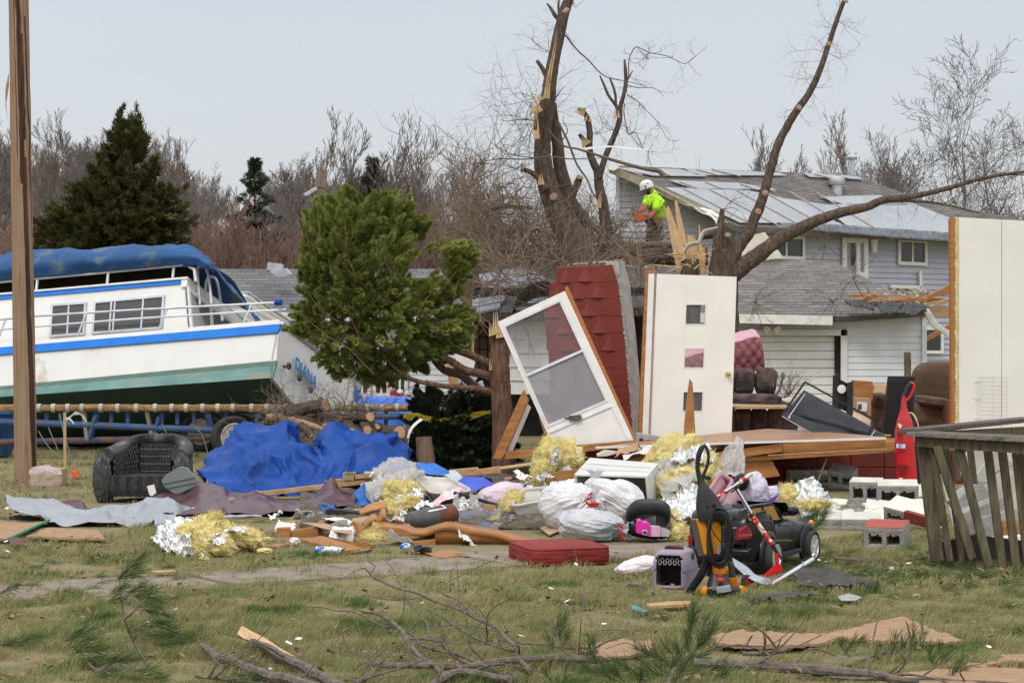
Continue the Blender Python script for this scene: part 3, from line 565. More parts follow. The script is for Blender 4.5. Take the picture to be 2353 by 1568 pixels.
# ------------------------- collapsed middle house under the fallen trees
Yc=38
b=MB();ch=thing('collapsed_house','collapsed house with sagging grey roof and brown inner wall under the fallen trees','house',W(1180,765,Yc)-V((0,0,1.8)))
b.poly([W(1075,718,Yc-1),W(1285,716,Yc-1),W(1560,700,Yc-1),W(1560,620,Yc+3),W(1200,606,Yc+3.5),W(1130,612,Yc+3)],(0,.1,-.15));croof=part(ch,'roof',b,mat('faded_sheathing',(.13,.13,.13),(.08,.078,.075),rough=.9,sc=1.6,bump=.4,spot=(.14,.21,.27),sthr=.6,ssc=.9))
rg=random.Random(4);rp=Pl(W(1285,716,Yc-1),W(1075,718,Yc-1)-W(1285,716,Yc-1),W(1200,606,Yc+3.5)-W(1285,716,Yc-1))
if rp.n.y>0:rp.n=-rp.n
for pts in([(1150,620),(1200,611),(1282,652),(1180,645)],[(1120,652),(1200,648),(1190,664),(1125,664)],[(1085,688),(1162,676),(1158,690),(1085,704)],[(1085,700),(1150,694),(1148,706),(1085,718)],[(1100,630),(1150,622),(1160,640),(1105,648)],[(1180,690),(1280,680),(1280,700),(1185,708)]):
 b=MB();b.poly(rp.hits('D',pts,.05+rg.random()*.1),-rp.n*.04);part(croof,'loose_siding',b,mat('grey_loose',(.27,.285,.31),(.2,.21,.23),rough=.7,sc=2))
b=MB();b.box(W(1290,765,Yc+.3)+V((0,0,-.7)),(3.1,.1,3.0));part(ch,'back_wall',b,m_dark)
b=MB()
for i in range(3):
 for j in range(5):b.box(W(1093+i*18,730+j*29,Yc-.2),(.125,.05,.2))
b.box(W(1110,790,Yc-.05),(.5,.1,1.1));part(ch,'inner_wall',b,m_brownp,bevel=.01)
b=MB();b.beam(W(1080,712,Yc-.3),W(1290,708,Yc-.3),.06,.13);b.beam(W(1086,720,Yc-.4),W(1086,850,Yc-.4),.04,.08,(0,1,0));part(ch,'header_beam',b,m_lum)
b=MB();boards(b,W(1162,765,Yc-.5)*1,(1,0,0),.98,.75,2.05,.235,.03,(0,-1,0));part(ch,'peeling_siding',b,mat('peeling_white',(.66,.66,.62),(.58,.58,.54),rough=.7,bump=.1,spot=(.3,.22,.16),sthr=.66,ssc=4))
b=MB();A=[]
b.grid(patch([wl('i',Yc-1.2,[(255,500),(285,400),(350,330),(440,295),(520,300)]),wl('i',Yc-.7,[(270,510),(330,460),(400,420),(470,400),(520,410)])],24,10,.03,2,9));solo('curled_sheet','dark translucent sheet curled over the collapsed eave behind the storm door','sheet',b,mat('smoky_sheet',(.07,.065,.06),(.16,.14,.13),rough=.4,alpha=.85),sol=.01)
rg=random.Random(8)
for i,(x,y,wd2,h,a,m,lab)in enumerate([(1055,830,.5,.25,12,m_white,'crooked white trim board under the cedar limbs'),(1085,905,.45,.3,-20,m_side,'grey siding scrap low behind the broken trunk'),(1068,870,.3,.35,35,m_side,'tilted grey siding scrap beneath the limbs'),(1110,915,.5,.12,4,m_white,'pale board lying behind the broken trunk'),(1040,860,.16,.5,-8,m_lum,'upright lumber piece left of the brown wall')]):
 b=MB();b.box(W(x,y,35-.2*i),(wd2,.05,h),rot(8,a,5));solo('siding_scrap',lab,'siding scrap',b,m,'scraps under the cedar limbs')
fx0,fx1=W(1262,0,26).x,W(2700,0,26).x
fo=thing('foundation','low block foundation of the destroyed house, its red darkened for shade beneath the fallen panels','foundation',((fx0+fx1)/2,26,0))
b=MB()
for r in range(2):
 x=fx0;i=0
 while x<fx1-.05:
  e=min(x+.4,fx1);b.box(((x+e)/2,26.1,.1+r*.2),(e-x-.008,.2,.192));x=e;i+=1
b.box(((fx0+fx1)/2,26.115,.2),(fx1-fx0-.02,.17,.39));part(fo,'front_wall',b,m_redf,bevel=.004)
b=MB();b.box(((fx0+fx1)/2,31,.445),(fx1-fx0,9.8,.09));part(fo,'floor',b,m_oak)
# ------------------------- cabin boat leaning away on its trailer
BO=W(644,745,32);ba=V((-.955,.30,-.1)).normalized();bu=V((.13,.28,.95));bu=(bu-ba*bu.dot(ba)).normalized();bb_=ba.cross(bu)
if bb_.y<0:bb_=-bb_
Ps=Pl(BO,ba,bu);Ps.n=-bb_
boat=thing('cabin_boat','white cabin boat with bright blue stripes and blue canvas top, tilted on its trailer','boat',V((BO.x-3,BO.y+2,0)))
m_hull=mat('boat_white',(.76,.755,.73),(.70,.69,.66),rough=.4,sc=1.5,bump=.03,spot=(.55,.50,.42),sthr=.60,ssc=1.7,st=(1,1,.6))
m_bblue=mat('boat_blue',(.02,.21,.72),(.015,.18,.62),rough=.35,bump=.03)
m_teal=mat('teal_bottom_paint',(.20,.37,.33),(.13,.25,.24),rough=.6,sc=2.2,bump=.1,st=(1,1,2),spot=(.26,.30,.24),sthr=.54,ssc=1.3)
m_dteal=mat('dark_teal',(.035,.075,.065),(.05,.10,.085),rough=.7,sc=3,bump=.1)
def sp(pts,off=0,k='a'):return Ps.hits(k,pts,-off)
def slab(mb,pts,off,th):h=sp(pts,off);return mb.poly(h,bb_*th)
L0=-420
def ex(x,x0,y0,x1,y1):return y0+(y1-y0)*(x-x0)/(x1-x0)
yt=lambda x:ex(x,0,765,1845,603);yb0=lambda x:ex(x,0,787,1860,632);yb1=lambda x:ex(x,0,836,1840,689);yg=lambda x:ex(x,100,1038,1835,876);yg2=lambda x:ex(x,100,1062,1830,905);yk=lambda x:ex(x,0,1116,1808,990)
b=MB();slab(b,[(L0,yb1(L0)),(1842,yb1(1842)),(1835,yg(1835)),(L0,yg(L0))],0,.04)
near_bot=sp([(1808,990)])[0];hh=(near_bot-BO).dot(bu);near_l=sp([(L0,yk(L0))])[0]
def far(p,d=3.0):return p+bb_*d
trl,trb=BO,near_bot
Pt=Pl(BO,bb_,bu);Pt.n=-ba
b.poly([BO,far(BO),far(near_bot,2.92)+bu*.02,near_bot+bu*.24],ba*.05);b.poly([sp([(L0,yb1(L0))])[0]+bb_*3,sp([(1842,yb1(1842))])[0]+bb_*3,far(near_bot),far(near_l)],bb_*-.04)
part(boat,'hull',b,m_hull,bevel=.008)
b=MB();slab(b,[(L0,yg(L0)),(1835,yg(1835)),(1830,yg2(1830)),(L0,yg2(L0))],-.002,.04);part(boat,'waterline_stripe',b,mat('green_stripe',(.10,.17,.14),(.13,.2,.16),rough=.6))
b=MB();slab(b,[(L0,yg2(L0)),(1830,yg2(1830)),(1808,yk(1808)),(L0,yk(L0))],0,.04);part(boat,'bottom_paint',b,m_teal)
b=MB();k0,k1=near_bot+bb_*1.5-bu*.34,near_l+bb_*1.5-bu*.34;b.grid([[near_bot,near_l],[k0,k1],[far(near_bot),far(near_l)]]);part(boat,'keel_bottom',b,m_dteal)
b=MB();b.poly([near_bot+bu*.25-ba*.004,far(near_bot,2.92)+bu*.03-ba*.004,far(near_bot,2.95),k0,near_bot],ba*.05);part(boat,'transom_bottom',b,mat('washed_teal',(.55,.59,.58),(.62,.63,.61),rough=.6,sc=3,bump=.1,spot=(.3,.36,.36),sthr=.6))
b=MB();slab(b,[(L0,yb0(L0)),(1858,yb0(1858)),(1842,yb1(1842)),(L0,yb1(L0))],-.035,.075);part(boat,'blue_stripe',b,m_bblue,label='bright blue rub rail along the deck edge')
b=MB();slab(b,[(L0,yt(L0)),(1850,yt(1850)),(1862,yb0(1862)),(L0,yb0(L0))],-.02,.25);b.poly([sp([(L0,yt(L0))])[0],BO+bu*.06,far(BO),far(sp([(L0,yt(L0))])[0])],-bu*.05);part(boat,'deck',b,m_white)
ci=.42
yr=lambda x:ex(x,0,428,1243,319);ys_=lambda x:ex(x,0,437,1235,329);ysb=lambda x:ex(x,0,468,1235,362)
b=MB();slab(b,[(L0,ysb(L0)),(1232,362),(1258,662),(L0,ex(L0,0,775,1250,662))],ci,.05);cabin=part(boat,'cabin_side',b,m_hull)
b=MB();slab(b,[(L0,ys_(L0)),(1236,ys_(1236)),(1233,362),(L0,ysb(L0))],ci-.03,.05);part(boat,'blue_stripe',b,m_bblue,label='bright blue stripe along the cabin roof')
T0,B0=sp([(1243,319)],ci-.04)[0],sp([(1260,662)],ci)[0]
b=MB();slab(b,[(L0,yr(L0)),(1243,319),(1243,331),(L0,ys_(L0))],ci-.06,.1);b.poly([T0,T0+bb_*2.2,T0+bb_*2.2-bu*.16,T0-bu*.16],ba*.1);b.poly([sp([(L0,yr(L0))],ci)[0],T0,T0+bb_*2.2,sp([(L0,yr(L0))],ci)[0]+bb_*2.2],-bu*.03);part(boat,'cabin_roof',b,m_white)
b=MB();Q0=T0-bu*.17;b.poly([Q0,Q0+bb_*2.2,B0+bb_*2.2,B0],ba*.03);part(boat,'aft_bulkhead',b,mat('smoked_panel',(.10,.10,.10),(.16,.16,.15),rough=.35,sc=2))
b=MB();b.poly([Q0+bb_*.08-ba*.02,Q0+bb_*.75-ba*.02-bu*.45,B0+bb_*.75-ba*.02,B0+bb_*.06-ba*.02],-ba*.004);part(boat,'clear_curtain',b,m_film)
b=MB()
for d in(.0,.75,1.5):b.beam(Q0+bb_*d-ba*.03,B0+bb_*d-ba*.03,.05,.04,ba)
b.beam(Q0-bu*.05-ba*.03,Q0+bb_*2.2-bu*.05-ba*.03,.05,.06,ba);part(boat,'bulkhead_frame',b,m_metalw)
Pc=Pl(BO+bb_*(ci-.005),ba,bu);Pc.n=-bb_
def pane_rows(par,pts,mulls,fw):
 h=Pc.hits('a',pts);N=-bb_;b=MB();b.frame(h,fw,N*.03)
 for m in mulls:b.beam(h[0].lerp(h[1],m)+N*.012,h[3].lerp(h[2],m)+N*.012,fw*.8,.02,N)
 o=part(par,'window',b,m_alu);g_=MB();g_.poly([p+N*.004 for p in h],N*.005);part(o,'pane',g_,m_winb);return o
pane_rows(cabin,[(345,506),(578,488),(565,706),(332,724)],[.5],.035)
pane_rows(cabin,[(628,486),(1097,443),(1080,668),(612,703)],[.25,.3,.70],.035)
b=MB();off=ci
b.poly([sp([(L0,yr(L0)-75)],1.1)[0],sp([(1290,240)],1.1)[0],sp([(1290,330)],1.1)[0],sp([(L0,yr(L0))],1.1)[0]],bb_*.05);part(boat,'flybridge_shade',b,mat('brown_shade_sheet',(.055,.035,.025),(.03,.02,.015),rough=.8))  # dark brown sheet stands for the shaded opening under the canvas
rail=lambda pts,off,r,k='a':(sp(pts,off),r)
b=MB();b.tube(sp([(L0,ex(L0,0,352,1230,238)),(0,352),(600,297),(1230,238),(1290,270),(1300,350)],ci),.028,8)
for x in(-170,245,715,1150):b.tube(sp([(x+4,ex(x,0,352,1230,238)),(x-4,yr(x))],ci),.022,6)
part(boat,'roof_rail',b,m_metalw)
for h in(sp([(1222,238),(1258,234)],ci-.02),sp([(1828,491),(1866,490)],.0)):b=MB();b.tube(h,.05,10);part(boat,'rail_cap',b,m_tarp)
top=[(L0,300),(-200,235),(0,205),(100,168),(240,152),(450,148),(700,140),(950,132),(1150,127),(1262,132),(1340,175),(1405,240)]
low=[(L0,385),(-200,368),(0,345),(100,338),(240,325),(450,308),(700,287),(950,262),(1150,240),(1262,238),(1330,250),(1425,290)]
mid=[(a[0],(a[1]*.55+c[1]*.45))for a,c in zip(top,low)]
rows=[sp(low,ci-.06),sp(mid,ci-.16),sp([(x,y+4)for x,y in top],ci+.05),sp(top,ci+.35)]
rows.append([p+bb_*.9-bu*.06 for p in rows[3]]);rows.append([p+bb_*1.7-bu*.35 for p in rows[3]])
b=MB();b.grid(patch(rows,130,40,fn=creases(.06,5,1.6)))
m_canvas=mat('blue_canvas',(.017,.085,.235),(.012,.06,.17),rough=.65,sc=2,bump=.08,bs=8,bd=.03,spot=(.10,.14,.155),sthr=.55,ssc=1.1)
part(boat,'canvas_top',b,m_canvas,sol=.01)
e0=rows[3][-1];b=MB();dd=[e0,e0+bb_*.5-bu*.2-ba*.1,e0+bb_*1.3-bu*.45-ba*.15];dl=[rows[0][-1],rows[0][-1]+bb_*.75-bu*.28-ba*.12,rows[0][-1]+bb_*1.75-bu*.5-ba*.15]
b.grid(patch([rows[3][-2:]+dd,rows[0][-2:]+dl],40,12,.05,3,5));part(boat,'canvas_flap',b,m_canvas,sol=.01)
for pts,off in(([(1325,505),(1318,400),(1310,300),(1312,258),(1340,246),(1372,275),(1392,380),(1402,500)],.7),([(1362,420),(1370,345),(1398,318),(1435,340),(1455,420),(1468,540),(1475,610)],1.1)):
 b=MB();b.tube(path(sp(pts,off),24),.022,6);part(boat,'grab_rail',b,m_metalw)
b=MB();b.tube(sp([(L0,632),(0,603),(240,580),(900,540),(1850,491)],.06),.02,6);b.tube(sp([(L0,702),(0,670),(240,650),(900,598),(1900,536)],.06),.018,6)
for x0,y0,x1,y1 in((38,602,-8,720),(572,562,515,712),(1107,529,1055,668),(1672,500,1618,616),(-390,630,-430,740)):b.tube(sp([(x0,y0),(x1,y1)],.06),.019,6)
part(boat,'side_railing',b,m_alu)
b=MB();b.tube([BO-ba*.03+bu*.02,far(BO)-ba*.03+bu*.02],.03,6);b.box(far(BO,2.95)-ba*.02-bu*.06,(.1,.1,.14));part(boat,'transom_rail',b,m_alu)
b=MB();b.poly([far(BO,2.9)-ba*.03-bu*.08,far(BO,3.01)-ba*.03-bu*.08,far(BO,3.01)-ba*.03-bu*.35,far(BO,2.95)-ba*.03-bu*.3],ba*.05);part(boat,'blue_corner',b,m_bblue)
for(x,y,r)in((1910,912,.055),(1882,916,.025),(1980,990,.055),(2055,1070,.055),(2122,1138,.05)):
 c=Pt.hit('a',x,y);b=MB();b.lathe([(r,0),(r,.03),(r*.65,.04),(r*.6,.015),(.0,.012)],c-ba*.0,-ba,12);part(boat,'scupper',b,mat('tarnished_brass',(.16,.14,.09),(.06,.055,.045),rough=.6,metal=.4,sc=20))
def text_mesh(txt,font_w=None):
 cu=bpy.data.curves.new('lettering','FONT');cu.body=txt;cu.extrude=.0;o=bpy.data.objects.new('lettering',cu);COL.objects.link(o)
 dg=bpy.context.evaluated_depsgraph_get();me=bpy.data.meshes.new_from_object(o.evaluated_get(dg));bpy.data.objects.remove(o);return me
def lettering(par,txt,org,xd,yd,wid,hgt,m,bold=0,label=None,th=.003):
 me=text_mesh(txt);co=np.array([v.co[:]for v in me.vertices]);mn,mx=co.min(0),co.max(0);xd,yd=V(xd).normalized(),V(yd).normalized();n=xd.cross(yd)
 r=par
 while r.parent:r=r.parent
 for v in me.vertices:v.co=V(org)+xd*((v.co.x-mn[0])/(mx[0]-mn[0])*wid)+yd*((v.co.y-mn[1])/(mx[1]-mn[1])*hgt)-ROOT[r.name]
 me.name='lettering';me.materials.clear();me.materials.append(m);o=bpy.data.objects.new('lettering',me);COL.objects.link(o);o.parent=par
 x=o.modifiers.new('sol','SOLIDIFY');x.thickness=th;x.offset=0
 if label:o['label']=label
 return o
m_lblue=mat('letter_blue',(.02,.14,.42),(.03,.2,.5),rough=.5,bump=0);m_lteal=mat('letter_shadow',(.13,.42,.55),rough=.5,bump=0)
p0,p1=Pt.hit('a',1958,925),Pt.hit('a',2090,1058);dx_=(p1-p0)
pu=(Pt.hit('a',1965,845)-p0);lettering(boat,'DIANA',p0-ba*.004-dx_*.035-pu*.07,dx_,pu,dx_.length*1.06,pu.length*.95,m_lteal)
lettering(boat,'DIANA',p0-ba*.008,dx_,pu,dx_.length*1.06,pu.length*.95,m_lblue)
p0,p1=Pt.hit('a',1978,948),Pt.hit('a',2085,1058);lettering(boat,'MUSCATINE',p0-ba*.012-pu*.12,p1-p0,pu,(p1-p0).length,pu.length*.32,mat('letter_dark',(.10,.13,.2),rough=.5,bump=0))
b=MB();top=wl('a',37,[(1515,428,36),(1640,428,36.4),(1740,500,37),(1915,615,38)]);bot=wl('a',37,[(1515,640,36),(1640,650,36.4),(1740,690,37),(1935,720,38)])
A=[]
for i in range(9):A.append([t.lerp(bo,i/8)+V((0,-.05*(i%2),0))for t,bo in zip(path(top,20),path(bot,20))])
b.grid(A);t=thing('camper','white ribbed camper end with red marker lights behind the boat stern','camper',(top[1].x,37,0));part(t,'body',b,m_white,smooth=10,sol=.03)
b=MB();b.tube(top,.04,6);part(t,'edge_trim',b,m_alu)
for x,y in((1660,490),(1782,567),(1808,583)):b=MB();b.sphere(w('a',x,y,36.1+(x-1515)*.005),.06,8);part(t,'marker_light',b,mat('red_lens',(.5,.02,.02),rough=.2))
# ------------------------- trailer
YT=31.1
tr=thing('boat_trailer','blue pipe boat trailer with carpeted bunk rail and rusty lower pipe under the tilted boat','trailer',W(400,1050,31.5)*1)
m_tbl=mat('trailer_blue',(.035,.085,.21),(.06,.10,.17),rough=.6,sc=4,bump=.3,spot=(.13,.07,.045),sthr=.6,ssc=5)
m_rust=mat('rusty_blue',(.16,.085,.055),(.05,.06,.10),rough=.85,sc=6,bump=.4)
m_carp=mat('bunk_carpet',(.36,.22,.10),(.22,.13,.06),rough=1,sc=14,bump=1,bs=60,spot=(.13,.09,.06),sthr=.6,ssc=9)
xr=2352+420
b=MB();P_=[w('a',x,1190+(x>500)*0,YT)for x in range(-100,2800,60)];b.tube(P_,.052,10,jit=.25);part(tr,'bunk_rail',b,m_carp)
rg=random.Random(2);x=260
while x<2760:
 b=MB();c=w('a',x,1190,YT);b.tube([c-V((.028,0,0)),c+V((.028,0,0))],.064,10);x+=rg.choice((95,110,125,100));part(tr,'strap',b,mat('grey_tape',(.45,.43,.38),(.33,.31,.28),rough=.6))
b=MB();b.tube(wl('a',YT+.05,[(-100,1280),(245,1290),(1360,1335),(2700,1390)]),.05,10);b.tube(wl('a',YT+.0,[(1900,1250),(2760,1245)]),.045,8);part(tr,'upper_pipe',b,m_tbl)
b=MB();b.tube(wl('a',YT+.1,[(-100,1420),(245,1412),(1350,1390)]),.05,10);part(tr,'lower_pipe',b,m_rust)
for i,x in enumerate((310,400,640,738,848,1073,1177,1288,1500,1705,2330,2560)):
 b=MB();b.tube(wl('a',YT+.06,[(x,1205),(x,1300 if x<1400 else 1340)]),.03,8);part(tr,'post',b,m_tbl)
for(x0,y0,x1,y1,m)in((555,1215,580,1400,m_carp),(975,1215,1012,1385,m_carp),(1372,1215,1402,1330,m_tbl),(640,1240,588,1415,m_tbl),(1062,1250,1022,1395,m_tbl),(2700,1250,2740,1420,m_carp)):
 b=MB();b.beam(w('a',x0,y0,YT+.04),w('a',x1,y1,YT+.08),.1,.05);part(tr,'brace',b,m if m is not m_carp else mat('grey_steel',(.3,.29,.27),(.2,.17,.14),rough=.7,metal=.2))
b=MB();b.tube([w('a',1530,1372,YT),w('a',1300,1395,33.5)],.04,8);part(tr,'axle',b,m_rust)
def wheel(par,c,ax,r,wdt,rim,mrim,spokes=6,rr=None,tread=True):
 ax=V(ax).normalized();c=V(c);x,y,_=basis(ax);h=wdt/2;b=MB()
 prof=[(rim,-h*.8),(r*.9,-h),(r*.97,-h*.85),(r,-h*.6),(r,-h*.28),(r*.985,-h*.25),(r*.985,-h*.2),(r,-h*.15),(r,h*.15),(r*.985,h*.2),(r*.985,h*.25),(r,h*.28),(r,h*.6),(r*.97,h*.85),(r*.9,h),(rim*1.08,h*.9),(rim,h*.75)]
 b.lathe(prof,c,ax,40);wh=part(par,'wheel',b,m_rub,smooth=40)
 b=MB();b.lathe([(rim,h*.8),(rim*1.02,h*.9),(rim*.92,h*.92),(rim*.86,h*.6),(rim*.84,-h*.3)],c,ax,32)
 for k in range(spokes):
  a=2*math.pi*(k+.2)/spokes;d=x*math.cos(a)+y*math.sin(a);b.beam(c+ax*h*.55+d*rim*.18,c+ax*h*.7+d*rim*.9,rim*.3,h*.25,ax)
 b.lathe([(rim*.32,h*.3),(rim*.3,h*.75),(rim*.14,h*.85),(rim*.12,h*1.0),(.005,h*1.02)],c,ax,16);part(wh,'rim',b,mrim);b=MB();b.lathe([(rim*.86,-h*.28),(.01,-h*.28)],c,ax,20);part(wh,'dark_disc',b,m_dark);return wh  # dark disc behind the spokes darkens the rim between them
m_rimd=mat('dirty_rim',(.56,.53,.47),(.36,.32,.27),rough=.5,metal=.3,sc=9,bump=.3,spot=(.12,.08,.05),sthr=.58,ssc=8)
c=w('a',1545,1370,YT);wheel(tr,V((c.x,YT,.31)),(.38,-.92,.05),.31,.24,.205,m_rimd)
c=w('a',1310,1390,33);wheel(tr,V((c.x,33.2,.3)),(.38,-.92,0),.3,.22,.2,m_rimd)
# ------------------------- utility pole and the small things round it
m_pole=mat('pole_wood',(.33,.225,.145),(.25,.16,.10),rough=.9,sc=5,st=(9,9,.35),bump=.7,bs=14,bd=.015,spot=(.13,.075,.045),sthr=.6,ssc=5)
pb,pt=G(60,1112),W(42,-60,26);po=thing('utility_pole','weathered brown wooden utility pole with dark vertical stains, nearest the left edge','pole',pb)
b=MB();b.tube([pb+(pt-pb)*(i/24)for i in range(-1,25)],[.134,.117],28,jit=.05);part(po,'shaft',b,m_pole)
rg=random.Random(5);b=MB()
for(x0,x1,y0,y1)in((100,127,-40,1050),(112,135,900,2900),(118,138,200,800),(150,156,100,2000),(84,88,0,900)):
 A=[]
 for i in range(30):
  t=i/29;y=y0+(y1-y0)*t;k=y*.4038/1112;cx=42+18*(y*.4038+60)/1172;row=[];ce=pt+(pb-pt)*((y*.4038+60)/1172);r=.117+.017*((y*.4038+60)/1172)+.0025
  jx=6*nz.noise(V((x0,i*.35,1)))
  for j in range(4):
   X=(x0+(x1-x0)*j/3+(.0145*y)+jx*(1 if j in(0,3)else .5)-106)/56*.9;X=max(-.97,min(.97,X*.95));row.append(ce+V((r*X,-r*math.sqrt(1-X*X),0)))
  A.append(row)
 b.grid(A)
part(po,'stain',b,mat('tar_stain',(.03,.016,.011),(.085,.042,.026),rough=.85,sc=4,st=(8,8,.5),bump=.3),label='dark reddish tar streaks down the pole')
b=MB();c=w('s',52,460,26)
for i in range(5):b.tube([c+V((.0,-.02,.08-.1*i*.3)),c+V((-.03,-.05,-.1-.05*i)),c+V((-.03+.008*i,-.06,-.26-.06*i))],[.006,.001],4)
part(po,'loose_splinter',b,m_split)
c=G(0,1050);t=thing('wheelie_bin','blue plastic wheelie bin cut off by the left edge, behind the pole','bin',(c.x-.1,c.y,0));c=V((c.x-.1,c.y,0));b=MB()
b.loft([[c+V((sx*hw,sy*hw*.9,z))for sx,sy in((-1,-1),(1,-1),(1,1),(-1,1))]for z,hw in((.02,.23),(.55,.28),(.6,.29),(.62,.3))]);b.box(c+V((.12,-.26,.35)),(.1,.04,.2));b.box(c+V((-.08,-.26,.35)),(.1,.04,.2));m_bb=mat('bin_blue',(.03,.11,.26),rough=.5);part(t,'body',b,m_bb,bevel=.015)
b=MB();b.loft([[c+V((sx*hw,sy*hw*.9,z))for sx,sy in((-1,-1),(1,-1),(1,1),(-1,1))]for z,hw in((.62,.32),(.68,.32),(.72,.26))]);part(t,'lid',b,m_bb,bevel=.015)
cb=gr('b',300,745);b=MB();b.box(cb+V((.02,.12,.11)),(.36,.26,.21),rot(0,3,-6));t=thing('cardboard_box','tan cardboard box in clear plastic wrap at the foot of the utility pole','box',cb);part(t,'carton',b,m_card,bevel=.006)
b=MB();b.grid(patch([wl('b',cb.y-.06,[(188,735),(230,748),(330,748),(412,728)]),wl('b',cb.y-.07,[(195,650),(250,640),(340,640),(410,645)]),wl('b',cb.y+.1,[(215,620),(260,605),(320,605),(355,640)])],24,18,.03,8,4));part(t,'plastic_wrap',b,mat('thin_wrap',(.8,.78,.76),(.7,.68,.66),rough=.2,bump=.2,bs=14,spec=.8,alpha=.3))
b=MB();b.box(gr('b',190,725)+V((0,.15,.13)),(.03,.2,.26),rot(0,4,-10));b.box(gr('b',225,725)+V((0,.18,.27)),(.2,.2,.02),rot(0,-6,-10));solo('wooden_crate','open sided wooden crate behind the wrapped box','crate',b,m_lum)
cb=gr('b',432,718);zt=w('b',430,252,cb.y);t=thing('survey_stake','pale wooden survey stake with white ribbon standing on the lawn','stake',cb);b=MB();b.beam(cb-V((0,0,.05)),zt,.033,.018,(0,1,0));part(t,'stake',b,mat('new_wood',(.52,.38,.2),(.44,.3,.15),rough=.7))
b=MB();A=path(wl('b',cb.y-.02,[(436,292),(470,272),(500,248),(535,258),(570,295),(578,338)]),24);b.grid([A,[p+V((0,.01,-.03-.008*math.sin(i*.8)))for i,p in enumerate(A)]]);b.grid([path(wl('b',cb.y-.02,[(440,285),(470,295),(495,330)]),8),path(wl('b',cb.y-.02,[(440,295),(465,305),(490,332)]),8)]);part(t,'ribbon',b,m_ribbon)
cb=gr('b',495,715);b=MB();b.tube([cb-V((0,0,.02)),cb+V((0,0,.28))],.003,5);t=thing('marker_flag','small orange marker flag on the lawn right of the survey stake','flag',cb);part(t,'wire',b,m_alu)
b=MB();b.grid(patch([wl('b',cb.y,[(475,650),(490,633),(512,632)]),wl('b',cb.y,[(485,680),(500,690),(518,690)])],8,6,.02,9,2));part(t,'flag',b,m_orange,sol=.002)
for i,(pts,lab)in enumerate((([(255,375),(300,450),(360,520),(430,560)],'slack wire running down to the lawn right of the pole'),([(395,260),(420,380),(450,480),(480,560)],'thin wire leaning just left of the survey stake'),([(1075,330),(1110,395),(1160,450),(1190,485)],'slack strap hanging from the trailer pipe above the wicker chair'),([(1285,340),(1340,400),(1365,470),(1380,530)],'thin strap hanging beside the trailer tyre'),([(320,350),(350,420),(385,500)],'short wire hanging under the blue trailer pipe'))):
 b=MB();b.tube(path(wl('b',28.5 if i<2 else 30.8,pts),14),.007,5);solo('loose_wire',lab,'wire',b,mat('wire_grey',(.25,.24,.22),rough=.6))
c=W(738,390,62);t=thing('pole_stub','broken off grey wooden pole top with a metal bracket above the tipped green tree','pole',(c.x,62,0));b=MB();b.tube([V((c.x,62,0)),W(739,450,62),c],.13,10,jit=.1);b.box(c+V((0,-.12,-.25)),(.3,.06,.5),rot(0,8,0));part(t,'shaft',b,mat('grey_pole',(.24,.19,.15),(.15,.115,.09),rough=.95,st=(4,4,.5),bump=.5))
b=MB();b.beam(W(727,432,61.7),W(699,449,61.5),.1,.08);part(t,'bracket',b,m_alu)
# ------------------------- broken trees behind the wall
def limb(mb,k,Y,pts,ws,n=10,jit=.13,mi=0,sub=6):
 P=path(wl(k,Y,pts),len(pts)*sub);r=[max(x*ZT[k][2]*Y/F/2,.004)for x in ws];r=list(np.interp(np.linspace(0,1,len(P)),np.linspace(0,1,len(r)),r))
 P=[p+V((nz.noise(p*2.1),nz.noise(p*2.1+V((9,0,0))),nz.noise(p*2.1+V((0,9,0)))))*min(r[i]*.35,.04)for i,p in enumerate(P)]
 mb.tube(P,r,n,mi,True,jit);return P
def splinter(mb,p,q_,wd,th=.04,n=5,seed=0,mi=0):
 rg=random.Random(seed);p,q_=V(p),V(q_);d=q_-p;s=d.cross(V((0,1,0))).normalized()
 for i in range(n):
  o=s*wd*(i/(n-1)-.5)if n>1 else V();L=rg.uniform(.55,1);t=p+d*L+o*.5;a=p+o
  hw=s*wd/n*.7;mb.add([a-hw,a+hw,a+V((0,th,0)),t],[(0,1,3),(1,2,3),(2,0,3),(0,2,1)],mi)
def twigs(root_pts,n,L,r,seed,up=.2,lv=2):
 rg=random.Random(seed);sg=[]
 def g_(p,d,L,r,l):
  ns=5 if l==0 else 4;st=L/ns
  for i in range(ns):
   d=(d+V((rg.gauss(0,.22),rg.gauss(0,.22),rg.gauss(0,.22)))).normalized();e=p+d*st;sg.append((*p,*e,r*(1-.8*i/ns),r*(1-.8*(i+1)/ns)));p=e
   if l<lv and rg.random()<.75:g_(p,(d+V((rg.gauss(0,.7),rg.gauss(0,.7),rg.gauss(0,.7)+up*.3))).normalized(),L*.55,r*.55,l+1)
 for i in range(n):
  p=rg.choice(root_pts);g_(V(p),V((rg.gauss(0,.7),rg.gauss(0,.5),rg.gauss(up,.6))).normalized(),L*rg.uniform(.5,1.2),r,0)
 return sg
def shift(sg,L):s=np.array(sg,float);s[:,:3]-=np.array(L);s[:,3:6]-=np.array(L);return s
YA=40;m_cutd=mat('weathered_cut',(.34,.25,.17),(.25,.18,.12),rough=.9,sc=14)
base=V((W(1350,0,YA).x,YA,0));tA=thing('broken_tree','tall storm broken tree with torn pale wood, rising behind the red wall','tree',base)
b=MB();limb(b,'h',YA,[(690,2300),(680,1800),(640,1480),(530,1280),(440,1090),(400,900),(398,750),(428,600),(446,450),(475,250),(512,100),(565,-40)],[190,190,185,165,125,100,92,90,76,68,66,52],14)
limb(b,'h',YA+.25,[(640,1300),(560,1180),(525,1060),(488,880),(468,700),(455,585)],[110,95,78,70,58,46],12)
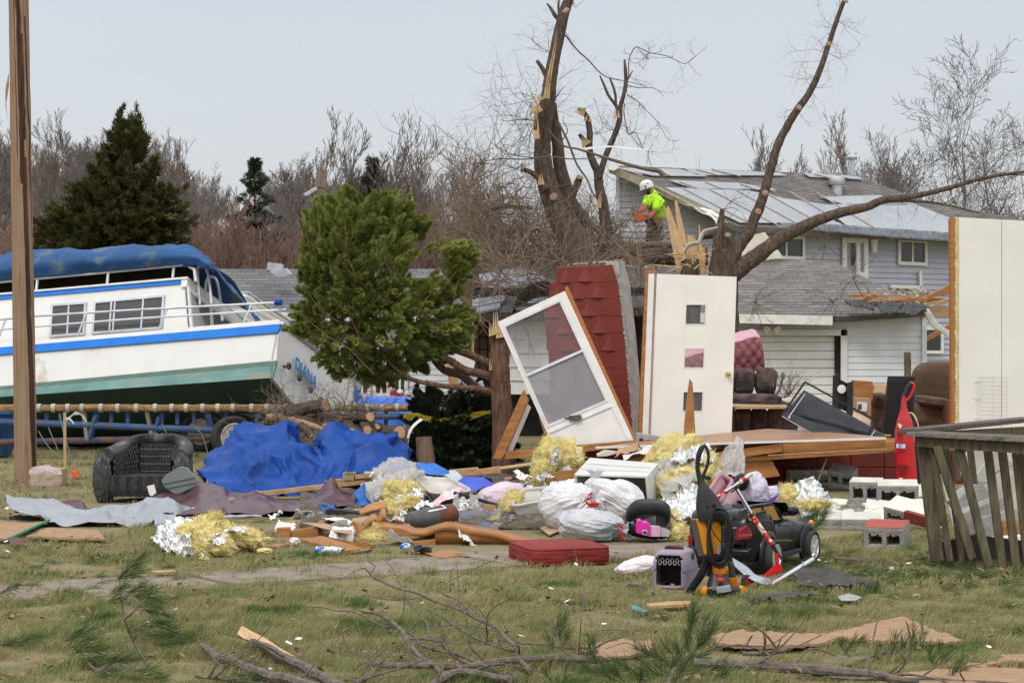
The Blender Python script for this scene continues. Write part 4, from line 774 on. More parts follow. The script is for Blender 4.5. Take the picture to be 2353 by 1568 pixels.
limb(b,'h',YA,[(430,450),(400,395),(365,343)],[34,27,20]);limb(b,'h',YA-.2,[(420,1080),(370,1010),(325,975),(288,962)],[48,36,28,24])
limb(b,'h',YA-.2,[(560,1180),(572,1100),(600,1030),(612,1008)],[46,40,44,30]);limb(b,'h',YA,[(510,110),(470,90),(445,50),(422,20)],[34,26,18,8]);limb(b,'h',YA,[(500,100),(488,50),(492,-5)],[20,14,9])
limb(b,'h',YA-.1,[(520,1180),(500,1110),(485,1065),(555,1055)],[30,26,18,10]);part(tA,'trunk',b,m_bark)
for p,e,wd,n,sd in(((365,790),(350,480),26,4,1),((378,640),(330,540),40,5,2),((350,740),(372,560),22,3,3),((420,560),(448,320),26,3,4),((432,470),(492,130),14,2,5),((390,1050),(384,975),26,3,6),((345,640),(318,615),18,3,7),((392,570),(372,530),30,4,8)):
 Yk=YA-(.44 if p[1]>700 else .36);b=MB();splinter(b,w('h',*p,Yk),w('h',*e,Yk),pxm('h',wd,YA),.12,n,sd);part(tA,'torn_wood',b,m_split)
for(x,y,d)in((280,960,(-1,-.2,.15)),(610,1006,(.2,-.4,1)),(528,60,(-.6,-.5,.6)),(460,1120,(-.2,-1,0))):
 c=w('h',x,y,YA-.3);b=MB();b.lathe([(.0,.02),(.06,.015),(.075,-.02)],c,V(d),10);part(tA,'cut_end',b,m_cutd)
b=MB();R_=[]
for pts,ws,Y in(([(528,200),(600,290),(660,345),(710,400),(765,440),(870,462),(990,490)],[12,10,9,8,7,5,3],YA),([(430,735),(510,825),(600,850),(700,880),(860,930),(1000,965),(1060,975),(1090,1005)],[10,12,13,16,21,25,30,34],YA-.4),([(10,930),(150,905),(300,905),(440,890),(560,905),(740,900)],[4,7,9,9,8,4],YA-.5),([(485,690),(540,800),(590,930),(650,1020),(680,1090),(705,1130)],[15,15,13,12,10,8],YA-.3),([(470,560),(500,520),(522,495)],[9,6,3],YA),([(510,800),(540,745),(515,690),(520,660)],[8,7,5,3],YA-.2),([(380,690),(280,680),(190,690),(165,680)],[8,6,4,2],YA),([(360,900),(230,880),(130,830)],[7,5,2],YA),([(440,300),(370,260),(330,210)],[5,4,2],YA)):
 R_+=limb(b,'h',Y,pts,ws,6,.1)
part(tA,'branch',b,m_bark2)
sg=twigs([w('h',*p,YA)for p in((350,560),(340,620),(300,680),(240,690),(380,730),(350,700),(200,880),(130,830))],34,1.15,.0065,3,.3)+twigs([w('h',*p,YA)for p in((340,230),(420,300),(580,20),(600,30),(545,200),(500,450),(480,600),(440,640))],16,.5,.005,4)+twigs([w('h',*p,YA-.4)for p in((60,930),(180,910),(90,1000),(250,960))],26,1.0,.0065,6,.1)
nobj('twigs',segmesh('twigs',shift(sg,base),m_twig),tA)
YB=41;base=V((W(1400,0,YB).x,YB,0));tB=thing('broken_tree','slender forked broken tree between the tall torn tree and the worker','tree',base)
b=MB();limb(b,'h',YB,[(800,2300),(795,1700),(785,1450),(755,1250),(725,1080),(715,985),(690,930),(662,850),(668,760),(655,690),(632,640),(600,620)],[80,80,72,70,56,50,44,42,36,34,26,24],10)
limb(b,'h',YB-.05,[(722,1010),(745,930),(770,860),(805,770),(835,690),(845,600),(860,540),(872,470),(868,400),(864,338)],[40,36,34,32,32,26,24,24,20,10],10);limb(b,'h',YB-.05,[(836,680),(822,610),(800,580),(770,540),(745,480),(724,430)],[24,20,18,16,14,8],8)
limb(b,'h',YB-.05,[(815,590),(812,540),(798,490),(780,447)],[15,14,14,9],8);limb(b,'h',YB-.1,[(660,840),(635,800),(606,764)],[34,28,22],8);limb(b,'h',YB,[(878,460),(895,430),(912,402)],[12,9,6],6);part(tB,'trunk',b,m_bark)
b=MB();splinter(b,w('h',715,1180,YB-.25),w('h',740,1065,YB-.25),pxm('h',22,YB),.1,3,1);part(tB,'torn_wood',b,m_split);b=MB();splinter(b,w('h',640,640,YB-.1),w('h',565,622,YB-.1),.14,.08,6,2);part(tB,'torn_wood',b,m_split);b=MB();splinter(b,w('h',655,690,YB-.15),w('h',662,640,YB-.15),.1,.05,2,3);part(tB,'torn_wood',b,m_split);b=MB();splinter(b,w('h',650,825,YB-.2),w('h',604,760,YB-.2),.16,.08,5,4);part(tB,'torn_wood',b,m_split);b=MB();splinter(b,w('h',822,670,YB-.2),w('h',820,610,YB-.2),.07,.05,2,5);part(tB,'torn_wood',b,m_split)
b=MB();pls=[]
for pts,ws in(([(888,440),(888,350),(905,300),(935,268),(1000,298),(1100,318),(1160,345),(1212,362),(1270,320),(1338,260)],[7,6,6,6,5,5,4,4,3,2]),([(865,590),(862,650),(880,740),(890,765),(925,752),(950,800),(975,850)],[6,6,6,5,5,4,3]),([(880,540),(930,570),(980,620),(1040,680),(1080,740),(1110,790),(1160,803)],[6,5,4,4,3,3,2]),([(875,485),(940,500),(1020,500),(1060,520),(1088,552)],[6,5,4,3,2]),([(690,560),(740,720),(700,760),(810,735)],[3,3,3,3]),([(940,275),(1000,340),(990,310),(1060,300)],[4,3,3,2])):pls+=limb(b,'h',YB,pts,ws,5,.1)
part(tB,'branch',b,m_bark2)
sg=twigs(pls[::4],46,.5,.0045,9,0)+twigs([w('h',*p,YB)for p in((800,740),(770,800),(690,600),(720,560),(1000,860),(960,840))],16,.6,.0045,10)
nobj('twigs',segmesh('twigs',shift(sg,base),m_twig),tB)
b=MB();A=path(wl('h',YB-.5,[(640,840),(700,833),(790,830),(900,842),(1000,852)]),20);b.grid([A,[p-V((0,.01,.05*(1-i/22)))for i,p in enumerate(A)]]);solo('ribbon_strip','white plastic strip fluttering from the slender forked tree','ribbon',b,m_ribbon)
YS=39;base=V((W(1595,0,YS).x,YS,0));tS=thing('splintered_stump','splintered tree stump with tall pale slivers, between the worker and the big limbs','stump',base)
b=MB();limb(b,'h',YS,[(1250,2350),(1240,1900),(1235,1560),(1235,1470)],[120,120,110,90],12);part(tS,'trunk',b,m_bark)
b=MB()
def sliver(mb,pts,Y,th=.08):mb.poly(wl('h',Y,pts),(0.02,th,0))
sliver(b,[(1092,1192),(1112,1172),(1130,1215),(1160,1300),(1195,1380),(1215,1470),(1185,1490),(1150,1420),(1120,1310)],YS-.1,.1);sliver(b,[(1150,1140),(1160,1142),(1185,1240),(1205,1330),(1222,1400),(1190,1390),(1165,1290),(1155,1220)],YS,.09)
sliver(b,[(1222,1340),(1250,1338),(1275,1370),(1285,1400),(1283,1560),(1225,1560),(1215,1440)],YS+.05,.14);sliver(b,[(1285,1278),(1290,1280),(1300,1400),(1320,1420),(1322,1560),(1290,1560)],YS-.02,.08);sliver(b,[(1120,1320),(1150,1400),(1180,1500),(1170,1568),(1150,1480)],YS-.2,.06)
part(tS,'pale_slivers',b,m_split,smooth=0)
b=MB();rg=random.Random(3)
for i in range(26):x=rg.uniform(1130,1350);y=rg.uniform(1440,1540);p=w('h',x,y,YS-.3-rg.random()*.2);b.tube([p,p+V((rg.uniform(-.35,.3),rg.uniform(-.1,.1),rg.uniform(-.12,.2)))],[.016,.003],4)
b.tube(wl('h',YS-.4,[(1000,1508),(1080,1512),(1160,1520)]),[.02,.012],5);part(tS,'wood_fibres',b,m_split)
b=MB();limb(b,'h',YS+.2,[(1290,1350),(1340,1340),(1400,1330)],[46,50,46],10);solo('limb_stub','short broken limb lodged between the splintered stump and the big tree','log',b,m_bark)
b=MB();A=path(wl('h',YS-.55,[(1198,1432),(1215,1395),(1245,1378),(1280,1372),(1290,1345),(1312,1310),(1345,1300),(1395,1290)]),40);B2=path(wl('h',YS-.45,[(1200,1440),(1225,1412),(1255,1398),(1288,1392),(1305,1360),(1325,1328),(1355,1318),(1390,1305)]),40);b.grid([A,B2]);solo('gutter_piece','twisted white metal gutter piece wrapped round the splintered stump','gutter',b,m_metalw,sol=.01)
YD=39;base=V((W(1665,0,YD).x,YD,0));tD=thing('broken_tree','thick grey tree with a long leaning limb and sideways limb, behind the white door','tree',base)
b=MB();limb(b,'h',YD,[(1440,2350),(1435,1900),(1430,1600),(1428,1420)],[170,165,150,120],14);limb(b,'h',YD-.1,[(1385,1620),(1395,1440),(1410,1300),(1420,1188)],[85,75,52,24],10);limb(b,'h',YD,[(1440,1560),(1448,1420),(1450,1338)],[95,90,80],12)
limb(b,'h',YD,[(1450,1540),(1500,1430),(1570,1320),(1640,1150),(1700,950),(1725,860),(1770,750),(1850,620),(1920,520),(2000,330),(2060,150),(2118,-5)],[90,76,64,58,50,50,46,43,38,32,28,24],12);part(tD,'trunk',b,m_bark)
b=MB();limb(b,'D',YD,[(1665,640),(1687,625),(1731,594),(1792,549),(1853,517),(1917,493),(1990,476),(2030,460),(2100,450),(2180,432),(2260,408),(2400,388)],[44,44,37,31,27,23,20,17,13,11,9,5],12)
limb(b,'D',YD,[(2030,462),(2100,462),(2170,470),(2250,490)],[9,7,5,3],6);limb(b,'D',YD,[(2250,410),(2300,402),(2352,402)],[6,4,3],6);limb(b,'h',YD-.1,[(2060,1250),(2090,1262),(2110,1280)],[20,14,8],8);part(tD,'side_limb',b,m_bark)
b=MB()
for(x,y,d)in((1858,612,(.5,-1,.3)),(1664,1098,(-.2,-1,.1)),(1626,1205,(.1,-1,0)),(1452,1334,(0,-.5,1)),(2122,5,(.5,-.3,1)),(2028,250,(.4,-1,.2))):b=MB();b.lathe([(.0,.02),(.045,.015),(.06,-.02)],w('h',x,y,YD-.2),V(d),10);part(tD,'cut_end',b,m_cutd)
b=MB();pass
lp=path(wl('h',YD,[(1960,420),(2000,330),(2060,150),(1900,540)]),12)
sg=twigs([w('h',*p,YD)for p in((2040,240),(2060,160),(2075,120),(2000,340),(2010,300),(1960,430),(1930,500))],26,.7,.0045,12,.2)+twigs([w('h',1850,640,YD)]*2,3,.5,.005,13,-.5)+twigs([W(x,y,YD)for x,y in((2100,455),(2180,470),(2250,410),(2300,400),(2200,470))],20,.6,.006,15)+twigs([w('h',1430,1190,YD)],2,.9,.008,17,.6)
nobj('twigs',segmesh('twigs',shift(sg,base),m_twig),tD)
b=MB();limb(b,'h',42,[(700,1440),(860,1440),(1000,1450),(1200,1450),(1330,1450)],[110,125,120,120,110],14);solo('fallen_log','thick dark fallen trunk lying level below the worker','trunk',b,m_bark)
for pts,ws,Y,lab in(([(860,1405),(930,1395),(1030,1390),(1150,1388)],[18,34,36,40],41.3,'thinner pale fallen branch on top of the thick fallen trunk'),([(20,1480),(200,1468),(400,1460),(600,1470)],[26,38,42,50],40.6,'long fallen limb over the collapsed roof, lower of two'),([(40,1440),(200,1435),(420,1415),(600,1420)],[30,44,50,50],41.6,'long dark fallen limb over the collapsed roof, upper of two'),([(790,1340),(810,1380),(870,1440),(930,1490),(975,1525)],[40,26,22,20,12],39.6,'broken pale branch slanting down in front of the fallen trunk'),([(60,1220),(120,1190),(190,1175),(340,1185)],[10,22,26,20],42,'short crooked limb sticking left out of the brush pile'),([(230,1250),(270,1290),(275,1350),(300,1400)],[26,30,24,18],41,'bent bleached limb in the middle of the brush'),([(1080,1410),(1130,1440),(1160,1470)],[40,50,50],41.2,'stubby log end right of the fallen trunk')):
 b=MB();limb(b,'h',Y,pts,ws,10);solo('fallen_branch',lab,'branch',b,m_bark2 if 'pale' in lab or 'bleached' in lab else m_bark,'fallen branches on the collapsed roof')
rg=random.Random(9);rts=[w('h',rg.uniform(-20,480),1470-abs(rg.gauss(0,130)),rg.uniform(41,44))for i in range(90)]+[w('h',rg.uniform(560,820),1450-abs(rg.gauss(0,60)),rg.uniform(40.5,43))for i in range(50)]+[w('h',rg.uniform(820,1100),1462-abs(rg.gauss(0,16)),rg.uniform(41.5,43))for i in range(16)]+[w('h',rg.uniform(40,1000),rg.uniform(1480,1640),rg.uniform(36.6,38))for i in range(60)]+[w('h',rg.uniform(-60,250),rg.uniform(1050,1300),rg.uniform(41,44))for i in range(40)]
sg=twigs(rts,640,1.15,.0125,21,.12,2)
tag(nobj('brush_pile',segmesh('brush_pile',sg,mat('brush',(.26,.195,.14),(.17,.127,.095),rough=.95,sc=.7,bump=0))),'tangled pile of leafless branches round the feet of the worker','brush',None,'stuff')
sg=twigs([(0,0,0)],9,.8,.008,31,-.3)
solo_me=segmesh('dead_branch',np.array(sg),m_twig)
for i,(x,y,Y,lab)in enumerate(((1910,690,46.9,'dead twiggy branch hanging over the garage eave'),(1960,640,47.5,'dead twiggy branch lying on the garage roof near the torn corner'),(1735,690,45,'dead branch hanging behind the right edge of the white door'),(1895,560,70,'bare shrub twigs before the front door of the grey house'))):
 o=nobj('dead_branch',solo_me,None,W(x,y,Y));o.rotation_euler=(0,.3*i,1.3*i);k=1+.3*(i==3);o.scale=(k,k,k);tag(o,lab,'branch','dead branches about the garage')
YV=28.2;m_arb=mat('arborvitae',(.165,.215,.045),(.24,.285,.065),rough=.7,bump=0,sc=1.6,c3=(.29,.31,.085),isl=.75,sub=.3,ramp=(.4,.6))
pts=[(695,505),(705,470),(750,448),(780,436),(830,442),(870,436),(910,438),(948,455),(975,490),(985,515),(950,570),(955,640),(1000,660),(1012,560),(1045,545),(1085,560),(1097,600),(1070,640),(1055,690),(1086,720),(1090,770),(1062,812),(1000,838),(965,870),(930,862),(900,900),(870,880),(832,900),(800,870),(770,885),(760,850),(745,848),(720,800),(690,790),(665,770),(672,720),(690,680),(680,620),(692,560)]
_c=V((870,660,0));pts=[tuple((V((x,y,0))-(V((x,y,0))-_c).normalized()*17)[:2])for x,y in pts]
hole=[(985,590),(1010,568),(1030,590),(1028,640),(1000,650),(985,620)]
base=G(1152,1085);base.y=YV-.6;base=V((W(1152,0,base.y).x,base.y,0));tV=thing('tipped_arborvitae','bright green bushy evergreen bent sideways from a snapped trunk beside the storm door','tree',base)
v,f=plumes(pts,YV,.95,700,48,.28,.09,.058,.0068,7,(.35,.1),6,hole)
nobj('crown',np_mesh('crown',v-np.array([tuple(base)]),f,m_arb),tV)
b=MB();limb(b,'D',YV-.6,[(1158,1100),(1156,1000),(1150,900),(1147,830),(1150,780),(1142,755)],[56,52,46,48,44,38],16,.12);part(tV,'trunk',b,m_cbark)
b=MB()
for p,e,wd,n in(((1140,765),(1137,706),12,3),((1132,770),(1122,738),12,3),((1150,775),(1144,740),16,4),((1127,850),(1124,812),4,2)):splinter(b,W(*p,YV-.75),W(*e,YV-.72),wd*YV/F,.08,n,int(p[0]))
part(tV,'snapped_top',b,m_split)
for pts2,ws,dy in(([(1140,838),(1110,828),(1080,815),(1050,805),(1020,790),(985,740),(960,690)],[22,18,17,16,14,10,6],-.3),([(1142,872),(1110,858),(1070,850),(1035,830),(1000,812),(970,780),(930,720),(900,650),(880,560)],[24,20,18,17,15,13,11,8,4],-.4),([(1142,905),(1100,895),(1060,862),(1020,850),(985,810),(950,770)],[22,20,20,18,14,9],-.2),([(1150,905),(1100,893),(1040,888),(990,882),(940,868),(900,838),(870,800)],[18,14,12,11,10,7,4],-.6),([(1000,800),(1030,720),(1050,650),(1060,610)],[9,7,5,3],-.3),([(930,820),(880,800),(820,760),(760,730),(720,720)],[8,7,6,4,2],-.7),([(900,800),(850,700),(800,600),(760,520)],[9,7,5,2],-.5),([(860,860),(800,800),(750,770),(690,720)],[5,5,4,2],-.95),([(870,690),(820,640),(790,610),(770,570)],[4,4,3,2],-.9),([(740,640),(715,590),(705,540),(690,505)],[4,4,3,2],-.6),([(790,700),(750,720),(720,690),(700,660)],[4,3,3,2],-.8),([(820,640),(800,590),(795,540),(790,500)],[4,3,3,2],-.95),([(880,700),(900,640),(880,590),(870,540)],[4,4,3,2],-.95),([(760,790),(720,770),(700,740)],[4,3,2],-.9),([(960,720),(985,680),(1020,660),(1050,620)],[5,4,3,2],-.9),([(840,800),(810,740),(800,690)],[4,3,2],-1.0),([(990,770),(1010,740),(1050,745)],[4,3,2],-.9)):
 b=MB();limb(b,'D',YV+dy,pts2,ws if ws[0]>6 else[a*.6 for a in ws],8,.12);part(tV,'limb',b,m_cbark if ws[0]>6 else m_cbark)
m_jun=mat('juniper',(.022,.036,.02),(.032,.048,.022),rough=.85,bump=0,sc=2,c3=(.055,.062,.03),isl=.5,sub=.1)
cj=V((W(1045,0,28.6).x,28.6,0));t=thing('juniper_bush','dark green juniper bush under the limbs of the tipped evergreen','bush',cj)
pj=[(925,1080),(930,1010),(950,960),(955,920),(1000,900),(1040,905),(1085,915),(1120,900),(1150,950),(1160,1000),(1165,1080),(1150,1092),(940,1092)]
v,f=plumes(pj,28.6,.8,260,44,.38,.10,.065,.007,6,(.1,.1),12);nobj('foliage',np_mesh('foliage',v-np.array([tuple(cj)]),f,m_jun),t)
b=MB();b.tube([cj,cj+V((.1,0,.5)),cj+V((.3,.1,1.0))],[.05,.02],6);b.tube([cj,cj+V((-.3,0,.4))],[.04,.015],6);part(t,'stem',b,m_cbark)
b=MB();limb(b,'D',27.2,[(978,1095),(977,1050),(975,1005)],[46,42,36],14,.1);solo('wood_post','short weathered brown post stump in front of the juniper','post',b,mat('grey_brown_post',(.24,.16,.11),(.17,.11,.075),rough=.9,st=(5,5,.6),bump=.5))
b=MB();A=path(wl('e',27,[(1275,740),(1215,790),(1175,850),(1160,930),(1165,1000),(1168,1070)]),24);b.grid([A,[p+V((.045*(1-i/30),-.02,-.01))for i,p in enumerate(A)]]);solo('ribbon_strip','white ribbon hanging down the left side of the juniper bush','ribbon',b,m_ribbon)
b=MB();A=path(wl('e',28.1,[(1130,705),(1155,695),(1210,690),(1260,690),(1330,712),(1480,735),(1700,690),(1900,665)]),30);b.grid([A,[p+V((0,-.01,-.07+.03*math.sin(i*.7)))for i,p in enumerate(A)]]);ct=solo('caution_tape','yellow caution tape strung across the trailer end and juniper','tape',b,mat('yellow_tape',(.75,.58,.02),(.7,.52,.02),rough=.5,bump=.05))
p0=w('e',1160,712,28.0)
lettering(ct,'DO NOT',p0+V((0,-.03,-.035)),(1,0,-.02),(0,0,1),.3,.05,mat('tape_ink',(.02,.02,.02),rough=.6,bump=0))
ZT.update(p=(1239.3,977,.17685),r=(868.4,1067.4,.17685),t=(1990.1,949.8,.248),u=(1411.2,398,.1154),v=(2026.3,859.4,.16154))
# ------------------------- leaning red block wall
rw=thing('block_wall','leaning red painted block wall piece with raised triangle pattern and grey broken end','wall',V((W(1400,0,27).x,27,.3)))
PR=Pl(W(1400,900,27),(1,.12,0),(0,.06,1));PR.n=-PR.n if PR.n.y>0 else PR.n
ys=[205,305,412,528,642,758,875,992,1110,1250,1400]
def rx1(y):return np.interp(y,[185,219,220,640,1250,1400],[925,930,952,1003,1056,1068])
lx=[560,512,480,480,490,505,512,515,520,525]
b=MB();gb=MB();back=V((.2,.42,0))
for i in range(10):
 y0,y1=ys[i],ys[i+1];l_=lx[i];x0,x1=rx1(y0+2),rx1(y1-2);p=PR.hits('i',[(l_,y0+.8),(x0,y0+.8-(18 if i==0 else 0)),(x1,y1-.8),(l_+(5 if i else 0),y1-.8)]);b.poly(p,-PR.n*.03)
 pp=PR.hits('i',[(l_,y0),(x0+4,y0-(18 if i==0 else 0)),(x1+4,y1),(l_,y1)],-.02);gb.poly(pp,back*.8)
part(rw,'red_face',b,m_redp,bevel=.004)
g2=MB();gx=lambda y:np.interp(y,[160,290,510,800,1000,1300],[1015,1026,1060,1092,1100,1082])
yy=[165,280,398,515,628,745,862,980,1095,1215,1330]
for i in range(10):
 y0,y1=yy[i]+2,yy[i+1]-2;a0,a1=rx1(max(y0,222))+12,rx1(y1)+12;o=.03*nz.noise(V((i*1.7,0,0)))
 g2.poly([PR.hit('i',a0,y0,-.05),PR.hit('i',gx(y0)-3,y0,-.42+o),PR.hit('i',gx(y1)-3,y1,-.42+o),PR.hit('i',a1,y1,-.05)],V((-.16,.05,0)))
part(rw,'grey_end',g2,m_conc,bevel=.012);part(rw,'core',gb,m_conc)
b=MB();rg=random.Random(1)
for i in range(60):y=rg.uniform(200,1240);x=rx1(y)+rg.uniform(2,14);b.blob(PR.hit('i',x,y,-.01),[rg.uniform(.008,.02)]*3,None,1,lambda p:crump(p,.4,3,i))
for i in range(30):x=rg.uniform(620,1000);b.blob(PR.hit('i',x,np.interp(x,[620,1010],[190,158]),-.15),[rg.uniform(.012,.03),.03,rg.uniform(.008,.016)],None,1,lambda p:crump(p,.4,3,i))
part(rw,'mortar_crumbs',b,mat('mortar',(.42,.40,.35),(.3,.285,.25),rough=1))
b=MB()
for ax,ay,l,r,by in((620,207,575,662,305),(748,192,698,802,299),(690,304,640,750,412),(826,310,775,878,406),(768,415,716,822,526),(842,530,792,896,640),(566,330,520,606,414),(527,428,482,582,536),(600,545,552,650,645),(690,532,640,742,642),(905,645,856,950,756),(620,655,570,680,760),(770,648,722,822,758),(830,765,780,885,872),(700,770,650,750,872),(900,878,850,955,990),(760,880,710,812,990),(640,1000,590,690,1108),(880,1000,830,940,1108),(560,780,515,610,872)):
 A,L_,R2,M_=PR.hit('i',ax,ay,.003),PR.hit('i',l,by,.003),PR.hit('i',r,by,.003),PR.hit('i',(l+r)/2+3,by+2,.034);b.add([A,L_,R2,M_],[(0,1,3),(0,3,2),(1,2,3)])
part(rw,'raised_triangle',b,m_redp,smooth=0)
# ------------------------- white door with three square lights
dt=thing('front_door','white door with three square windows and a brass knob, still standing in its frame','door',W(1585,1003,26.2))
PD=Pl(W(1585,800,26.2),(1,.03,0),(0,.04,1));PD.n=-PD.n if PD.n.y>0 else PD.n
wl_x=lambda y:np.interp(y,[248,447,1163,1345],[1421,1412,1390,1384]);wr_x=lambda y:np.interp(y,[248,447,1163,1345],[1560,1553,1528,1521]);dl=lambda y:np.interp(y,[248,1345],[1222,1180]);dr_=lambda y:np.interp(y,[268,1345],[1752,1717])
def dquad(mb,xa,xb,y0,y1,off=0,th=.042):mb.poly(PD.hits('i',[(xa(y0),y0),(xb(y0),y0),(xb(y1),y1),(xa(y1),y1)],off),-PD.n*th)
b=MB();tl,trr=(1222,248),(1752,268)
b.poly(PD.hits('i',[tl,(1421,255.5),(wl_x(1345),1345),(1180,1345)]),-PD.n*.042);b.poly(PD.hits('i',[(1560,260.7),trr,(1717,1345),(wr_x(1345),1345)]),-PD.n*.042);b.poly(PD.hits('i',[(1421,255.5),(1560,260.7),(1553,447),(1412,447)]),-PD.n*.042)
for y0,y1 in((587,737),(875,1026),(1163,1345)):dquad(b,wl_x,wr_x,y0,y1)
leaf=part(dt,'door_leaf',b,mat('door_white',(.80,.785,.73),(.74,.72,.66),rough=.42,sc=2,bump=.04,spot=(.55,.48,.38),sthr=.70,ssc=3))
for y0,y1 in((447,587),(737,875),(1026,1163)):
 h=PD.hits('i',[(wl_x(y0),y0),(wr_x(y0),y0),(wr_x(y1),y1),(wl_x(y1),y1)],.004);b=MB();b.frame(h,.012,-PD.n*.05);o=part(dt,'window',b,m_white);b=MB();b.poly(PD.hits('i',[(wl_x(y0)+2,y0+2),(wr_x(y0)-2,y0+2),(wr_x(y1)-2,y1-2),(wl_x(y1)+2,y1-2)],-.02),-PD.n*.004);part(o,'pane',b,m_clear)
b=MB();c=PD.hit('i',1695,912);b.lathe([(.034,0),(.032,.008),(.014,.012),(.014,.03),(.028,.038),(.031,.055),(.022,.068),(.006,.07)],c,PD.n,16);part(leaf,'knob',b,mat('brass',(.75,.55,.2),(.7,.5,.17),rough=.2,metal=1,bump=0))
b=MB();b.poly(PD.hits('i',[(1150,235),(1167,238),(1126,1330),(1098,1330)],.02),-PD.n*.1);b.poly(PD.hits('i',[(1150,222),(1217,226),(1217,247),(1150,242)],.025),-PD.n*.1);jam=part(dt,'door_jamb',b,m_pine)
b=MB();b.poly(PD.hits('i',[(1168,246),(1207,248),(1166,1320),(1126,1320)],.03),-PD.n*.05);part(dt,'jamb_trim',b,m_white)
b=MB();b.poly(PD.hits('i',[(1209,250),(1217,251),(1181,1320),(1169,1320)],.01),-PD.n*.05);part(dt,'weather_strip',b,mat('pink_strip',(.48,.33,.28),rough=.7))
# ------------------------- storm door
sdr=thing('storm_door','white storm door with a full glass and scroll pattern, leaning at a slant','door',W(1400,1025,25.7))
PS=Pl(W(1300,850,25.9),(1,-.06,0),(0,.10,1));PS.n=-PS.n if PS.n.y>0 else PS.n
C4=PS.hits('i',[(165,568),(612,362),(1070,1352),(508,1398)])
def quadring(mb,pts,inner,th,k='i',off=0):
 o=PS.hits(k,pts,off);n_=PS.hits(k,inner,off);N=len(o)
 for i in range(N):j=(i+1)%N;mb.poly([o[i],o[j],n_[j],n_[i]],-PS.n*th)
b=MB();up_o=[(165,568),(612,362),(965,1125),(495,1305)];up_i=[(205,590),(582,418),(893,1092),(497,1262)]
quadring(b,up_o,up_i,.035);b.poly(PS.hits('i',[(495,1306),(965,1126),(1070,1352),(508,1398)]),-PS.n*.03);fr=part(sdr,'frame',b,m_white,bevel=.003)
b=MB();quadring(b,[(200,588),(584,412),(897,1094),(496,1268)],[(218,600),(576,436),(880,1086),(502,1246)],.02,off=.008);b.poly(PS.hits('i',[(352,914),(728,748),(735,763),(360,930)],.014),-PS.n*.03)
b.poly(PS.hits('i',[(497,1300),(925,1118),(930,1128),(500,1312)],.012),-PS.n*.02);b.poly(PS.hits('i',[(915,1130),(927,1126),(1045,1352),(1030,1354)],.008),-PS.n*.015);part(sdr,'glazing_bead',b,m_metalw)
b=MB();b.poly(PS.hits('i',[(218,600),(576,436),(730,752),(355,916)],-.012),-PS.n*.004);part(sdr,'upper_pane',b,m_clear)
b=MB();b.poly(PS.hits('i',[(362,928),(734,764),(882,1086),(502,1246)],-.008),-PS.n*.003);part(sdr,'insect_screen',b,mat('screen_mesh',(.34,.34,.36),(.30,.30,.32),rough=.6,bump=0,alpha=.62))
b=MB()
for pts in([(395,1005),(560,940),(760,855)],[(545,1190),(700,1130),(850,1065)],[(505,1000),(540,1030),(580,1020),(600,990),(590,960),(565,965),(570,990)],[(600,985),(640,990),(665,960),(655,930),(625,930),(615,955),(635,970)],[(690,900),(690,960),(720,1030),(755,1060),(770,1100)],[(560,1060),(575,1120),(580,1180)],[(600,1140),(640,1150),(665,1120),(650,1090),(615,1095),(610,1130)],[(660,1090),(700,1060),(730,1090),(700,1120),(680,1100)],[(760,1080),(800,1090),(815,1050),(790,1030),(770,1055)],[(500,990),(540,1050),(560,1100)]):
 b.tube(path(PS.hits('i',pts,-.014),20),.0045,4)
part(sdr,'scroll_ornament',b,mat('scroll_white',(.55,.54,.54),rough=.5,bump=0))
b=MB();b.tube(PS.hits('i',[(608,1203),(640,1200)],.02),.008,6);b.beam(PS.hit('i',638,1203,.03),PS.hit('i',722,1197,.03),.05,.035,PS.n);b.tube(PS.hits('i',[(670,1210),(700,1214)],.045),.012,6);part(sdr,'handle',b,mat('dark_bronze',(.06,.065,.055),(.1,.1,.09),rough=.4))
b=MB();b.beam(PS.hit('i',362,1060,.02),PS.hit('i',382,1084,.02),.035,.03,PS.n);part(sdr,'latch',b,m_black)
b=MB();b.poly(PS.hits('i',[(614,345),(628,325),(640,350),(1083,1335),(1080,1375),(1066,1352),(616,366)],-.02),-PS.n*.1);part(sdr,'wood_jamb',b,m_pine)
b=MB();b.poly(wl('i',25.6,[(335,1020),(363,1092),(207,1456),(190,1478),(133,1470)]),(0.02,.12,0));b.poly(wl('i',25.55,[(216,1432),(500,1405),(830,1376),(1083,1356),(1087,1386),(560,1448),(218,1478)]),(0,.14,0));b.poly(wl('i',26.1,[(1255,1338),(1400,1328),(1400,1362),(1255,1362)]),(0,.1,0));sill=solo('door_sill_frame','orange brown broken door frame, sill and slanted side under the storm door','door frame',b,m_pine)
b=MB();b.poly(wl('i',25.75,[(362,1108),(388,1132),(266,1422),(222,1426)]),(0,.06,0));part(sill,'white_inner_stop',b,m_white)
b=MB();b.box(W(1290,1075,25.9),(1.1,.3,.16),rot(0,-3,0));solo('floor_joist','dark brown floor joist under the orange door sill','joist',b,m_brownp)
b=MB();b.poly(wl('p',25.2,[(1878,150),(1880,0),(1895,-140),(1925,-430),(1950,-605),(1985,-560),(1990,-540),(2012,-100),(2030,190),(2000,210),(1900,200)]),(0,.06,0));solo('broken_stud','orange wooden stud snapped to a point, standing before the white door','stud',b,m_oak)
b=MB()
